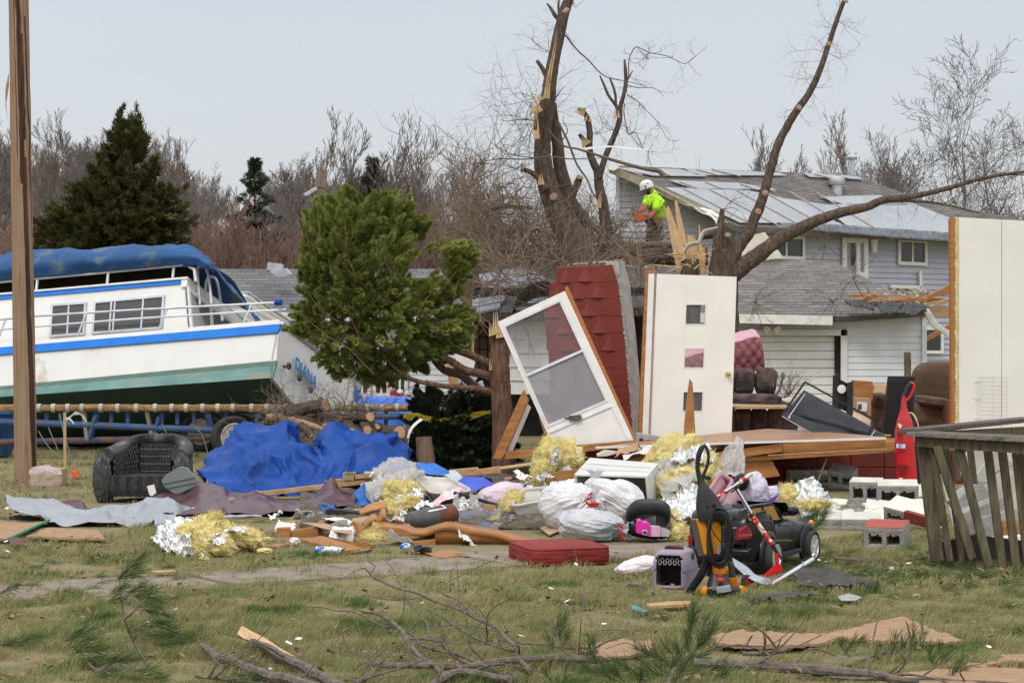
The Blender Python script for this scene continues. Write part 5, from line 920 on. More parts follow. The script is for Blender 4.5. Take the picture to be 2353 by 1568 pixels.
PC=Pl(W(1520,990,25.4),(1,0,0),(0,0,1));b.poly(wl('p',25.3,[(1265,95),(1590,145),(1575,215),(1490,205),(1420,190),(1350,200),(1330,165),(1300,170),(1290,235),(1255,238)]),(0,.19,0));b.poly(wl('p',25.36,[(1290,160),(1580,205),(1575,232),(1290,240)]),(0,.12,0),0);solo('broken_block','broken concrete block piece before the foot of the white door','block',b,m_conc,bevel=.006)
# ------------------------- tall white wall panel at the right edge
wp=thing('wall_panel','tall white wall panel with peeling yellow foam edge at the right of the picture','panel',W(2300,1000,26.3));PW=Pl(W(2300,765,26.3),(1,.02,0),(0,.015,1));PW.n=-PW.n if PW.n.y>0 else PW.n
b=MB();b.poly(PW.hits('k',[(1645,4),(1888,17),(1888,1290),(1645,1290)]),-PW.n*.09);b.poly(PW.hits('k',[(1891,17),(2330,40),(2330,1290),(1891,1290)]),-PW.n*.09);part(wp,'white_sheet',b,mat('panel_white',(.76,.745,.70),(.71,.69,.64),rough=.4,sc=1.5,bump=.04,spot=(.6,.54,.42),sthr=.72,ssc=2))
b=MB();b.poly(PW.hits('k',[(1598,10),(1630,0),(1632,1300),(1608,1300)],.005),-PW.n*.12);part(wp,'wood_edge',b,m_pine)
b=MB();L1=[PW.hit('k',1626+6*nz.noise(V((i*.6,0,0)))-5*(i%5==0),2+i*26,.012)for i in range(50)];L2=[PW.hit('k',1644+2*nz.noise(V((i*.5,5,0))),2+i*26,.012)for i in range(50)];b.grid([[p-PW.n*.1 for p in L1],L1,L2,[p-PW.n*.02 for p in L2]]);part(wp,'foam_edge',b,mat('yellow_foam',(.62,.55,.28),(.5,.42,.18),rough=.9,sc=8,bump=.8,bs=30))
b=MB()
for y in np.linspace(905,1165,12):b.tube(PW.hits('k',[(1772,y),(1918,y+2)],.02),.0025,4)
for x in(1752,1768,1840,1885,1918):b.tube(PW.hits('k',[(x,892),(x,1180)],.025),.003,4)
for y in(932,1030,1142):b.tube(PW.hits('k',[(1735,y),(1772,y)],.02),.005,4)
part(wp,'wire_rack',b,m_white)
# ------------------------- fallen floor panel on the foundation
fp=thing('floor_panel','large fallen wood panel with brown laminate top and broken studs below','panel',W(1760,1040,25))
b=MB();tp=[W(1374,1026,24.6),W(1480,1012,25.3),W(1763,984,26.6),W(1900,991.5,25.9),W(2034,1003,24.7),W(2034,1006.5,24.5)];b.poly(tp,V((0,0,-.012)));part(fp,'laminate_top',b,mat('laminate',(.36,.19,.095),(.29,.145,.07),rough=.35,sc=2,st=(1,5,1),bump=.08,spot=(.42,.25,.14),sthr=.64))
b=MB();b.beam(W(1368,1027.5,24.4),W(2036,1006,24.42),.02,.022);part(fp,'white_edge',b,m_white)
for pts,Y in(([(228,590),(908,568),(910,628),(232,655)],24.5),([(-330,665),(225,592),(228,645),(-330,712)],24.45)):b=MB();b.poly(wl('l',Y,pts),(0,.04,0));part(fp,'stud',b,m_oak)
b=MB();b.poly(wl('l',24.5,[(-450,690),(60,680),(930,632),(960,640),(930,648),(250,690),(-450,735)]),(0,.5,.0));part(fp,'ply_underside',b,m_oak)
b=MB();b.poly(wl('l',24.55,[(-20,705),(155,700),(205,790),(210,805),(60,822),(-20,825)]),(0,.3,0));part(fp,'broken_board',b,m_pine)
b=MB();b.beam(wl('l',24.3,[(130,668),(915,625)])[0],wl('l',24.3,[(130,668),(915,625)])[1],.02,.012);b.beam(w('l',900,533,24.9),w('l',945,536,24.9),.02,.02);part(fp,'torn_veneer',b,m_lum)
# ------------------------- deck railing
dk=thing('deck_railing','weathered grey green deck railing corner with several loose crooked pickets','railing',V((W(2200,0,16.6).x,16.6,0)))
Yd=16.5
b=MB();b.poly([w('t',370,170,Yd),w('t',372,210,Yd-.02),w('t',1500,270,Yd-.5),w('t',1500,220,Yd-.48)],V((.02,.14,.012)));part(dk,'top_rail',b,m_oldt,bevel=.006)
b=MB();A,B2=w('t',390,162,Yd+.06),w('t',1500,50,Yd+2.6);b.beam(A,B2,.15,.04);part(dk,'side_rail',b,m_oldt,bevel=.006)
b=MB();b.beam(w('t',455,245,Yd+.03),w('t',1500,315,Yd-.42),.04,.09);b.beam(w('t',480,230,Yd+.15),w('t',1500,165,Yd+2.5),.04,.09);part(dk,'under_rail',b,m_old)
b=MB();b.beam(w('t',520,220,Yd+.1),w('t',655,1360,Yd+.1),.095,.095,(0,1,0));part(dk,'corner_post',b,m_old,bevel=.006)
Q=lambda x0,y0,x1,y1,wd,Y:(w('t',x0,y0,Y),w('t',x1,y1,Y),wd*.248*Y/F)
for x0,y0,x1,y1,wd,Y in((600,235,775,1365,62,Yd+.0),(652,300,985,1345,75,Yd-.1),(725,240,890,1380,58,Yd+.12),(848,270,1135,1415,80,Yd-.12),(1115,265,1262,1420,78,Yd-.1),(1248,265,1392,1440,78,Yd-.13),(1375,265,1500,1440,74,Yd-.16),(1460,290,1590,1440,70,Yd-.2),(810,335,850,620,50,Yd+.9),(960,330,1000,650,60,Yd+1.2),(1450,360,1500,800,50,Yd+1.6)):
 a,c,ww=Q(x0,y0,x1,y1,wd,Y);b=MB();b.beam(a,c,ww,.035,(0,1,0));part(dk,'picket',b,m_old,bevel=.004)
b=MB();b.poly([w('t',690,1190,Yd+.35),w('t',1000,1120,Yd+.35),w('t',1560,1190,Yd+.2),w('t',1560,1470,Yd+.2),w('t',690,1400,Yd+.35)],(0,.04,0));part(dk,'rim_board',b,mat('dark_wood',(.045,.04,.026),(.025,.022,.016),rough=.95,bump=.5))
m_blockpaint=mat('block_cream_top',(.58,.565,.49),(.48,.465,.40),rough=.7,bump=.2,spot=(.42,.40,.37),sthr=.66,ssc=6)
def cmu(name,label,c,R,L=.39,H=.19,D=.19,cores=2,topm=None,t=.032,group=None):
 """Hollow block: cores open towards local -y; L along x, H along z, D along y; painted face on +z."""
 c=V(c);b=MB();n=cores;wcore=(L-t*(n+1))/n
 T=lambda p:c+R@V(p)
 def bx(x0,x1,z0,z1,mi=0,y=0,d=None):b.box(T(((x0+x1)/2,y,(z0+z1)/2)),(x1-x0,d or D,z1-z0),R,mi)
 bx(-L/2,L/2,-H/2,-H/2+t);bx(-L/2,L/2,H/2-t,H/2)
 for i in range(n+1):x=-L/2+i*(wcore+t);bx(x,x+t,-H/2+t,H/2-t)
 bx(-L/2+t,L/2-t,-H/2+t,H/2-t,0,D/2-.02,.03)
 for i in range(n):
  x=-L/2+t+i*(wcore+t)
  for q_ in range(5):b.box(T((x+wcore*(q_+.5)/5,-D/2+.02,H/2-t-.004-.012*abs(math.sin(q_*2+i)))),(wcore/5,.036,.02+.02*abs(math.sin(q_*2+i))),R)
 tt=thing(name,label,'block',c-V((0,0,H/2)),group);part(tt,'block_body',b,m_conc,bevel=.005)
 if topm:b=MB();b.box(T((0,0,H/2+.002)),(L-.004,D-.004,.006),R);part(tt,'painted_face',b,topm)
 return tt
GB='concrete blocks scattered right of the toy car'
bl=lambda x,y,dz=0:gr('l',x,y)+V((0,0,dz))
for(x,y,rz,L,H,tm,dz,ry,rx,lab)in((1000,1005,-6,.42,.22,m_blockpaint,.11,0,0,'big hollow block with a white painted top below the red vacuum'),(795,985,-18,.33,.22,m_blockpaint,.11,0,-4,'hollow block with two joined cream tops left of the white topped block'),(635,905,-25,.3,.2,None,.14,8,10,'bare grey hollow block tilted at the left end of the block row'),(935,1290,-22,.34,.19,mat('brick_red_top',(.38,.09,.06),(.32,.075,.05),rough=.7,spot=(.4,.3,.27),sthr=.62),.09,0,0,'block with a faded red top standing in the grass'),(560,1160,-8,.3,.1,m_blockpaint,.05,0,0,'flat cream topped slab of blocks at the left of the rubble'),(760,1165,-8,.36,.1,m_blockpaint,.055,0,0,'flat cream topped slab behind the red topped block'),(1115,980,14,.3,.07,m_blockpaint,.06,-8,12,'thin white faced slab tipped against the deck post'),(1100,1150,-38,.46,.16,m_cream,.1,10,10,'cream topped block lying beside the deck post'),(410,880,5,.5,.14,None,.08,0,0,'grey block lying behind the crumpled foil sheet')):
 cmu('concrete_block',lab,bl(x,y,dz+.02)+V((0,.1,0)),rot(rx+12,ry,rz),L,H,.25 if tm else .2,2 if L>.28 else 1,tm,.04,GB)
b=MB();c=bl(1155,1165,.09);b.box(c,(.36,.06,.1),rot(10,12,-38));solo('painted_shard','dark red painted block face leaning by the deck post','shard',b,m_redp,bevel=.004)
b=MB();b.grid(patch([[bl(300,1000,.02),bl(600,985,.02),bl(900,985,.02),bl(1200,990,.02)],[bl(330,1060,.05),bl(600,1060,.05),bl(900,1060,.05),bl(1200,1060,.05)],[bl(380,1140,-.02),bl(600,1150,-.02),bl(900,1150,-.02),bl(1200,1140,-.02)]],60,24,.04,6,4));solo('rubble_bed','grey bed of crushed block and mortar right of the toy car','rubble',b,mat('crushed',(.30,.28,.24),(.12,.10,.075),rough=1,sc=9,bump=1,bs=30,bd=.04),kind='stuff')
rg=random.Random(14)
for i in range(46):
 x,y=rg.uniform(380,1190),rg.uniform(1040,1130);p=bl(x,y,0)+V((0,0,.03+.06*(1130-y)/120*rg.uniform(.7,1.3)));b=MB();n=rg.randint(4,6);s=rg.uniform(.05,.2);a0=rg.random()*6
 R=rot(rg.uniform(4,24),rg.uniform(-12,12),0)@rot(0,0,rg.uniform(0,360));b.poly([p+R@V((s*math.cos(a0+k*6.283/n)*rg.uniform(.6,1.2),s*math.sin(a0+k*6.283/n)*rg.uniform(.5,1),0))for k in range(n)],R@V((0,0,.02)))
 solo('plaster_shard','flat broken shard among the pale plaster and block rubble right of the toy car','shard',b,(m_cream,m_blockpaint,m_conc,m_blockpaint,m_dull)[i%5],'plaster shards right of the toy car')
for(x,y,Y,sz,r,m,lab)in((1040,470,19,(.3,.05,.34),(0,32,10),m_blockpaint,'cream wall slab standing slanted behind the deck pickets'),(1180,620,19,(.34,.05,.45),(0,38,10),m_blockpaint,'larger cream slab slanted between the straight pickets'),(1090,930,18.4,(.42,.2,.2),(0,-20,12),m_conc,'grey block lying slanted behind the middle pickets'),(1200,1010,18.3,(.34,.2,.18),(0,-14,12),m_conc,'lower grey block behind the middle pickets'),(960,800,18.6,(.3,.2,.22),(0,-38,12),m_conc,'tilted grey block behind the crossed pickets'),(1310,560,19.2,(.3,.05,.3),(0,-40,0),m_cream,'cream shard behind the right hand pickets'),(1390,780,18.8,(.26,.04,.4),(0,20,0),m_cream,'yellowish board standing behind the right hand pickets'),(1330,1000,18.8,(.3,.2,.2),(0,10,0),m_conc,'dark grey block low behind the right hand pickets'),(1420,1060,18.2,(.3,.05,.12),(0,0,0),m_pine,'orange board end low behind the right hand pickets'),(1340,1150,18,(.5,.1,.04),(0,-4,0),m_white,'white strip lying low behind the right hand pickets')):
 b=MB();b.box(w('t',x,y,Y),sz,rot(*r));solo('rubble_piece',lab,'rubble',b,m,'rubble behind the deck railing',bevel=.005)
b=MB();b.poly(wl('t',18.9,[(690,560),(712,640),(790,900),(805,1040),(770,880)]),(0,.03,0));solo('white_lath','narrow white lath slanting behind the deck post','lath',b,m_white)
b=MB();b.tube(path(wl('t',18.3,[(985,610),(1030,625),(1090,640),(1140,620),(1180,560),(1235,525),(1300,490),(1370,470)]),30),.008,6);solo('grey_cable','grey cable looping over the slabs behind the pickets','cable',b,mat('cable_grey',(.35,.35,.36),rough=.5))
# ------------------------- furniture on the bare floor
m_sofa=mat('dark_patterned_velour',(.035,.028,.03),(.11,.07,.065),rough=.85,sc=7,bump=.5,bs=18,bd=.04,ramp=(.42,.6),spot=(.16,.14,.14),sthr=.62,ssc=5)
sf=thing('sofa','dark patterned overstuffed sofa behind the white door, at its right','sofa',W(1730,985,29.5))
def pillow(c,r,R=None,k=.22,seed=0,mi=0,mb=None):
 def dsp(p):
  e=4;n=(abs(p.x)**e+abs(p.y)**e+abs(p.z)**e)**(-1/e);return n*.92*crump(p,.07,2.2,seed)
 return(mb or MB()).blob(c,r,R,4,dsp,mi)
for i,(x,y,rx_,rz_)in enumerate(((425,935,.15,.19),(548,935,.155,.2),(320,935,.15,.19))):part(sf,'back_cushion',pillow(w('k',x,y,29.4),(rx_,.16,rz_),rot(0,6,0),seed=i),m_sofa)
part(sf,'seat_cushion',pillow(w('k',470,1045,29.0),(.42,.3,.1),seed=4),m_sofa)
for i,x in enumerate((330,420,510,600,680)):part(sf,'front_pleat',pillow(w('k',x,1160,28.85),(.12,.1,.19),seed=7+i),m_sofa)
part(sf,'armrest',pillow(w('k',640,1090,29.1),(.16,.4,.11),rot(0,20,0),seed=9),m_sofa)
b=MB();b.box(w('k',500,1075,28.6),(.78,.3,.014),rot(4,1,0));b.box(w('k',520,1082,28.55),(.72,.3,.012),rot(5,0,3));solo('loose_board','thin brown boards lying across the dark sofa seat','board',b,m_card)
m_quilt=mat('quilted_pink',(.26,.09,.10),(.19,.06,.075),rough=.6,sc=3,bump=.8,bs=16,bd=.05,spot=(.10,.085,.12),sthr=.6,ssc=4)
mt_=thing('mattress','pink and maroon quilted mattress leaning behind the sofa, seen through the door window','mattress',W(1680,850,30.5))
b=MB();b.grid(patch([wl('k',30.3,[(40,820),(200,775),(370,722),(470,690),(515,690)]),wl('k',30.25,[(40,880),(200,830),(370,790),(470,770),(532,770)]),wl('k',30.3,[(40,960),(200,920),(370,900),(470,880),(540,860)])],60,26,fn=lambda u,v,p:.02*(abs(math.sin(p.x*22+p.z*18))+abs(math.sin(p.x*22-p.z*18)))));part(mt_,'quilted_face',b,m_quilt,sol=.03)
b=MB();b.grid(patch([wl('k',30.5,[(40,765),(200,715),(375,665),(460,645),(490,650)]),wl('k',30.35,[(40,800),(200,750),(370,702),(470,668),(508,680)]),wl('k',30.3,[(40,820),(200,775),(370,724),(472,690),(517,692)])],40,10,.01,5,3));part(mt_,'top_border',b,mat('pink_ticking',(.58,.36,.40),(.48,.28,.33),rough=.7,sc=4,spot=(.22,.20,.28),sthr=.63,ssc=6),sol=.02)
m_brown=mat('brown_fabric',(.115,.072,.047),(.085,.052,.034),rough=.95,sc=3,bump=.4,bs=60,bd=.02)
rc=thing('recliner','brown fabric recliner chair left of the tall white wall panel','armchair',W(2100,985,29.3))
def gath(p):
 e=3.2;n=(abs(p.x)**e+abs(p.y)**e+abs(p.z)**e)**(-1/e);return n*.95+.035*abs(math.sin(p.z*9))*(p.y<0)+.02*nz.noise(p*3)
part(rc,'backrest',MB().blob(w('k',1535,960,29.5),(.40,.2,.34),rot(12,0,0),4,gath),m_brown);part(rc,'seat',pillow(w('k',1500,1130,29.0),(.36,.3,.22),seed=3),m_brown)
for x,y,r in((1492,1050,(.24,.34,.075)),(1195,1045,(.13,.34,.11))):part(rc,'armrest',pillow(w('k',x,y,28.9),r,rot(0,8,0),seed=int(x)),m_brown)
part(rc,'side_panel',pillow(w('k',1200,1140,28.9),(.12,.3,.2),seed=5),m_brown)
b=MB();b.box(w('k',1588,1120,28.5),(.1,.3,.36));solo('wooden_box','brown wooden box standing right of the recliner','box',b,mat('red_brown',(.15,.06,.035),rough=.5))
tv=thing('flat_television','black flat television standing on end behind the red vacuum','television',W(2070,1000,27.4));h=wl('k',27.3,[(1240,905),(1396,908),(1382,1320),(1192,1310)]);b=MB();b.poly(h,(.02,.06,0));part(tv,'casing',b,m_black,bevel=.006);b=MB();c=sum(h,V())/4;b.poly([c.lerp(p,.84)+V((0,-.006,0))for p in h],(0,.004,0));part(tv,'screen',b,m_blackm)
tb=thing('shelf_unit','black metal shelf unit lying tilted on the fallen floor panel','shelf',W(1920,1000,26));Yb=26.0
b=MB();b.poly([w('k',765,985,Yb+.25),w('k',1218,1232,Yb+.15),w('k',1196,1252,Yb),w('k',800,1226,Yb-.1),w('k',640,1132,Yb-.1)],V((.012,.02,-.02)));part(tb,'shelf_board',b,mat('shelf_black',(.022,.023,.026),(.035,.036,.04),rough=.28,bump=.02))
b=MB()
for pts in([(770,940),(1175,1160)],[(770,940),(640,1130)],[(1175,1160),(1120,1252)],[(690,1115),(1190,1250)],[(690,1115),(770,1000)]):b.beam(w('k',*pts[0],Yb-.02),w('k',*pts[1],Yb-.04),.022,.022)
part(tb,'frame',b,m_black)
b=MB()
for pts in([(772,1005),(678,1140)],[(1170,1215),(1145,1250)]):b=MB();b.tube(wl('k',Yb-.15,pts),.008,6);b.sphere(V(b.v[-1]),.016,8);part(tb,'chrome_rod',b,m_chrome)
b=MB();b.beam(w('k',640,1134,Yb-.13),w('k',802,1228,Yb-.13),.012,.012);b.beam(w('k',802,1228,Yb-.13),w('k',1196,1255,Yb-.03),.012,.012);part(tb,'light_edge',b,m_alu)
cl=thing('black_chair_back','upright black wooden chair back between shelf unit and cardboard box','chair',W(1935,960,28));b=MB();b.poly(wl('k',27.6,[(932,905),(950,890),(964,900),(962,1095),(928,1080)]),(0,.05,0));b.poly(wl('k',27.5,[(1012,945),(1044,934),(1044,1135),(1008,1130)]),(0,.05,0));part(cl,'post',b,m_black,bevel=.004)
b=MB();b.poly(wl('k',27.6,[(962,920),(1014,948),(1012,1110),(962,1090)]),(0,.02,0));part(cl,'panel',b,m_blackm);b=MB();b.lathe([(.055,0),(.055,.008),(.04,.01)],w('k',979,980,27.58),(0,-1,0),20);part(cl,'white_oval',b,m_white)
b=MB();b.poly(wl('k',28.4,[(1052,930),(1156,938),(1156,1040),(1052,1036)]),(0,.25,0));solo('wooden_box','orange brown drawer box behind the cardboard box','drawer',b,m_oak)
b=MB();b.grid(patch([wl('k',28.5,[(1156,952),(1195,950),(1232,955)]),wl('k',28.4,[(1156,1010),(1195,1005),(1228,1015)])],10,6,.01,4,2));solo('bent_card','curved light brown card panel right of the orange drawer','card',b,m_card,sol=.01)
t=thing('cardboard_box','cardboard shipping box with white label between chair back and recliner','box',w('k',1095,1150,28));b=MB();b.poly(wl('k',27.9,[(1046,1030),(1146,1034),(1146,1200),(1040,1200)]),(0,.3,0));part(t,'carton',b,m_card);b=MB();b.poly(wl('k',27.88,[(1068,1052),(1126,1058),(1122,1108),(1064,1102)]),(0,.01,0));part(t,'label',b,m_ribbon)
b=MB()
for i in range(9):b.beam(w('k',1073+i*2.6,1064,27.87),w('k',1071+i*2.6,1098,27.87),.003+.002*(i%3==0),.002,(0,1,0))
part(t,'barcode',b,m_black)
b=MB();b.grid(patch([wl('k',27.3,[(1046,1110),(1090,1128),(1146,1160)]),wl('k',27.0,[(1040,1135),(1090,1165),(1140,1192)])],8,5,.01,3,4));solo('box_flap','open tan flap of packaging below the labelled box','card',b,mat('tan_card',(.5,.38,.27),rough=.8),sol=.008)
b=MB();b.box(w('k',1354,855,31),(.085,.05,.42),rot(0,-1,20));b.box(w('k',1354,870,30.9),(.05,.03,.5),rot(0,-1,20));solo('wood_post','dark grey wooden post end standing behind the television','post',b,m_old)
b=MB();b.tube(wl('k',28.8,[(600,1020),(625,985),(640,930),(645,900)]),.02,6);b.lathe([(.02,0),(.03,.05),(.01,.1)],w('k',645,925,28.8),(0,0,1),8);solo('metal_finial','dark metal rod with a finial beside the sofa','rod',b,mat('slate_metal',(.12,.14,.17),rough=.5))
sg=twigs([w('k',650,1030,28.9),w('k',680,1020,28.9)],22,.42,.005,41,1.2);L_=w('k',660,1040,28.9);tag(nobj('dead_houseplant',segmesh('dead_houseplant',shift(sg,L_),m_twigl),None,L_),'dry twiggy plant standing between the sofa and the garage door','plant')
# ------------------------- red upright vacuum
rv=thing('upright_vacuum','red upright vacuum cleaner with a black handle grip beside the deck post','vacuum cleaner',W(2085,1108,24.2));Yv=24.2;m_vred=mat('vacuum_red',(.50,.012,.018),(.45,.01,.015),rough=.22,bump=.0,spec=.5,coat=.3)
def prof(k,Y,rows,n=18,dep=.6,sq=2.6):
 """Loft of rounded sections: rows of (y, x left, x right); the depth is dep times the width."""
 R=[]
 for r in rows:
  y,xa,xb=r[:3];dp=r[3]if len(r)>3 else dep;a,c=w(k,xa,y,Y),w(k,xb,y,Y);m=(a+c)/2;hw=(c.x-a.x)/2;ring=[]
  for i in range(n):
   t=2*math.pi*i/n;cc,ss=math.cos(t),math.sin(t);e=2/sq;ring.append(m+V((hw*math.copysign(abs(cc)**e,cc),hw*dp*math.copysign(abs(ss)**e,ss),0)))
  R.append(ring)
 return R
b=MB();b.loft(prof('v',Yv,[(1545,205,505),(1400,200,492),(1200,190,476),(1000,178,458),(800,180,442),(785,186,441)],24,.5,3));part(rv,'bag_housing',b,m_vred,bevel=.006)
b=MB();b.loft(prof('v',Yv,[(778,188,441),(700,200,432),(620,222,412),(550,248,378),(480,262,352),(380,272,338),(285,288,334)],24,.5,3));part(rv,'upper_body',b,m_vred)
b=MB();b.tube(path(wl('v',Yv,[(315,300),(345,230),(385,160),(412,132)]),12),.026,10);hg=part(rv,'grip',b,m_black);b=MB();b.tube(path(wl('v',Yv,[(390,135),(412,122),(438,140),(442,200),(420,270),(385,330),(340,375)]),24),[.014,.02,.018,.016,.016],10);part(rv,'handle_loop',b,m_vred)
b=MB();b.poly(wl('v',Yv-.105,[(205,1290),(250,1283),(330,1290),(385,1300),(375,1320),(335,1350),(300,1430),(285,1440),(235,1370)]),(0,.02,0));part(rv,'scoop',b,mat('dark_red',(.20,.01,.012),rough=.35));b=MB();b.poly(wl('v',Yv-.095,[(215,805),(235,805),(235,890),(222,890)]),(0,.02,0));part(rv,'slot',b,mat('dark_red',(.20,.01,.012)));b=MB();b.poly(wl('v',Yv-.095,[(258,805),(285,812),(280,870),(262,890)]),(0,.02,0));part(rv,'slot',b,mat('dark_red',(.20,.01,.012),rough=.35))
b=MB();b.poly(wl('v',Yv-.10,[(198,985),(330,992),(328,1052),(205,1045)]),(0,.004,0));st_=part(rv,'sticker',b,mat('sticker_blue',(.12,.25,.62),(.6,.65,.75),rough=.4,sc=60,st=(1,1,.01),bump=0,ramp=(.48,.52)))
b=MB();c=w('v',252,728,Yv-.11);rg=random.Random(3)
for i in range(7):b.blob(c+V((rg.uniform(-.014,.014),0,rg.uniform(-.022,.022))),(.01,.003,.012),None,1)
part(rv,'white_emblem',b,m_ribbon);b=MB()
for i in range(5):b.box(w('v',246+i*11,1478,Yv-.118),(.007,.003,.016))
part(rv,'white_mark',b,m_ribbon)
b=MB()
for o in(0,1):b.tube(path(wl('v',Yv+.02,[(365,545+o*5),(420,555-o*8),(470,620-o*20),(505,700),(528-o*8,790)]),16),.006,6)
part(rv,'cord',b,mat('cream_cord',(.7,.62,.36),rough=.5))
b=MB();b.box(w('v',500,1300,Yv+.1),(.12,.1,.5),rot(0,6,0));part(rv,'back_frame',b,m_black)
# ------------------------- worker with chainsaw
def skin(name,J,E,par,m,lv=2,root=0,loc=None):
 me=bpy.data.meshes.new(name);me.from_pydata([tuple(V(j[0])-loc)for j in J],E,[]);o=bpy.data.objects.new(name,me);COL.objects.link(o)
 md=o.modifiers.new('skin','SKIN');md.use_smooth_shade=True
 for i,d in enumerate(me.skin_vertices[0].data):r=J[i][1];d.radius=(r,r)if not hasattr(r,'__len__')else r;d.use_root=(i==root)
 s=o.modifiers.new('sub','SUBSURF');s.levels=s.render_levels=lv;dg=bpy.context.evaluated_depsgraph_get();dg.update()
 me2=bpy.data.meshes.new_from_object(o.evaluated_get(dg));bpy.data.objects.remove(o);me2.name=name;me2.materials.clear();me2.materials.append(m);me2.polygons.foreach_set('use_smooth',[True]*len(me2.polygons))
 for v in me2.vertices:n=nz.noise(v.co*9)*.006;v.co+=v.normal*n
 n_=bpy.data.objects.new(name,me2);COL.objects.link(n_);n_.parent=par;return n_
Yp=43.2;u=lambda x,y,dy=0:w('u',x,y,Yp)+V((0,dy,0));pl_=u(850,960);foot=V((pl_.x,Yp,pl_.z-.86))
man=thing('person','worker in a lime hoodie and white helmet, holding a chainsaw above the brush pile','person',foot);ROOT[man.name]=foot
m_skin=mat('skin',(.36,.19,.13),(.30,.15,.10),rough=.6,bump=.05);m_lime=mat('lime_fabric',(.46,.86,.02),(.38,.74,.015),rough=.8,sc=8,bump=.6,bs=20,bd=.03);m_camo=mat('camo_trousers',(.15,.14,.085),(.06,.06,.035),rough=.95,sc=16,bump=.3,ramp=(.45,.55),spot=(.2,.17,.12),sthr=.58,ssc=14);m_glove=mat('orange_red_sleeve',(.55,.13,.09),(.45,.09,.06),rough=.8,bump=.3)
S_=Yp*.1154/F
J=[(u(860,950),.15),(u(840,760),.15),(u(780,560),.165),(u(730,470),.10),(u(705,395),.062),(u(668,330),.085),(u(650,260),.085),(u(655,500,-.06),.075),(u(620,640,-.16),.055),(u(540,745,-.26),.042),(u(440,800,-.3),.036),(u(850,560,-.14),.08),(u(800,770,-.26),.06),(u(700,865,-.32),.044),(u(620,905,-.36),.038),(u(760,1010,-.05),.105),(u(690,1300,-.08),.08),(u(690,1700,-.05),.055),(u(640,1720,-.16),.04),(u(860,1010,.1),.105),(u(820,1350,.06),.08),(u(830,1720,.1),.055),(u(780,1740,0),.04)]
E=[(0,1),(1,2),(2,3),(3,4),(4,5),(5,6),(2,7),(7,8),(8,9),(9,10),(2,11),(11,12),(12,13),(13,14),(0,15),(15,16),(16,17),(17,18),(0,19),(19,20),(20,21),(21,22)]
Jb=[(p,r*.86)for p,r in J];skin('body',Jb,E,man,m_skin,loc=foot)
Jh=[(u(858,930),.185),(u(858,860),.19),(u(845,700),.19),(u(790,560),.19),(u(745,470),.13),(u(728,415),.085),(u(655,505,-.06),.095),(u(618,610,-.15),.08),(u(600,665,-.18),.068),(u(865,570,-.14),.11),(u(830,690,-.22),.10),(u(790,780,-.26),.082)]
skin('hoodie',Jh,[(0,1),(1,2),(2,3),(3,4),(4,5),(3,6),(6,7),(7,8),(3,9),(9,10),(10,11)],man,m_lime,loc=foot)
b=MB();b.blob(u(795,400,.05),(.085,.09,.07),rot(0,25,0),3,lambda p:crump(p,.15,2,3));part(man,'hood',b,m_lime)
Jt=[(u(858,945),.165),(u(775,1020,-.05),.115),(u(700,1300,-.08),.095),(u(692,1650,-.05),.075),(u(862,1020,.1),.115),(u(825,1350,.06),.095),(u(832,1660,.1),.075)]
skin('trousers',Jt,[(0,1),(1,2),(2,3),(0,4),(4,5),(5,6)],man,m_camo,loc=foot)
for a,c,dy in((692,1700,-.05),(832,1720,.1)):b=MB();b.blob(u(a-25,c+10,dy-.05),(.07,.14,.06),rot(0,0,20),3);part(man,'boot',b,m_rub)
for pts,rr in(([(590,690,-.19),(540,745,-.26),(470,790,-.29)],[.055,.05,.045]),([(775,815,-.29),(700,868,-.33),(640,900,-.36)],[.06,.052,.046])):b=MB();b.tube(path([u(*p)for p in pts],10),rr,12,jit=.1);part(man,'sleeve_guard',b,m_glove)
for c,d in((u(450,800,-.3),V((-1,-.2,-.25))),(u(622,906,-.36),V((-1,-.1,-.1)))):
 J2=[(c,.026),(c+d*.05,.03)];E2=[(0,1)]
 for k in range(4):o=V((0,(k-1.5)*.019,0));i0=len(J2);J2+=[(c+d*.075+o,.011),(c+d*.105+o+V((0,0,-.02)),.0095),(c+d*.095+o+V((0,0,-.05+.004*k)),.008)];E2+=[(1,i0),(i0,i0+1),(i0+1,i0+2)]
 i0=len(J2);J2+=[(c+d*.03+V((.0,-.035,-.015)),.011),(c+d*.06+V((0,-.04,-.045)),.009)];E2+=[(0,i0),(i0,i0+1)];skin('hand',J2,E2,man,m_glove,1,loc=foot)
hc=u(655,300)
b=MB();b.blob(u(655,385,-.02),(.07,.075,.065),rot(0,20,0),3,lambda p:crump(p,.1,3,1));part(man,'beard',b,mat('beard_black',(.012,.01,.01),rough=.95))
b=MB();b.blob(u(597,352,-.035),(.014,.014,.022),rot(0,25,0),2);part(man,'nose',b,m_skin);b=MB();b.blob(u(722,310,-.075),(.018,.012,.03),None,2);part(man,'ear',b,m_skin)
for dy in(-.05,.01):b=MB();b.blob(u(606+dy*100,335,dy-.03),(.01,.012,.007),None,2);part(man,'eye',b,m_dark)
hel=MB();T_=rot(0,-18,0);dome=[]
for z,r in((-.055,1.0),(-.02,1.02),(.03,.97),(.07,.85),(.10,.62),(.117,.32),(.122,.02)):dome.append([u(642,262)+T_@V((.135*r*math.cos(t)*(1.05),.112*r*math.sin(t),z+.01))for t in np.linspace(0,2*math.pi,25)[:-1]])
hel.loft(dome);hel.poly([u(642,262)+T_@V((-.13-.05*math.cos(t),.1*math.sin(t),-.047))for t in np.linspace(-1.5,1.5,9)],T_@V((.0,0,.012)));hm=part(man,'helmet',hel,mat('helmet_white',(.78,.78,.77),rough=.3,bump=0))
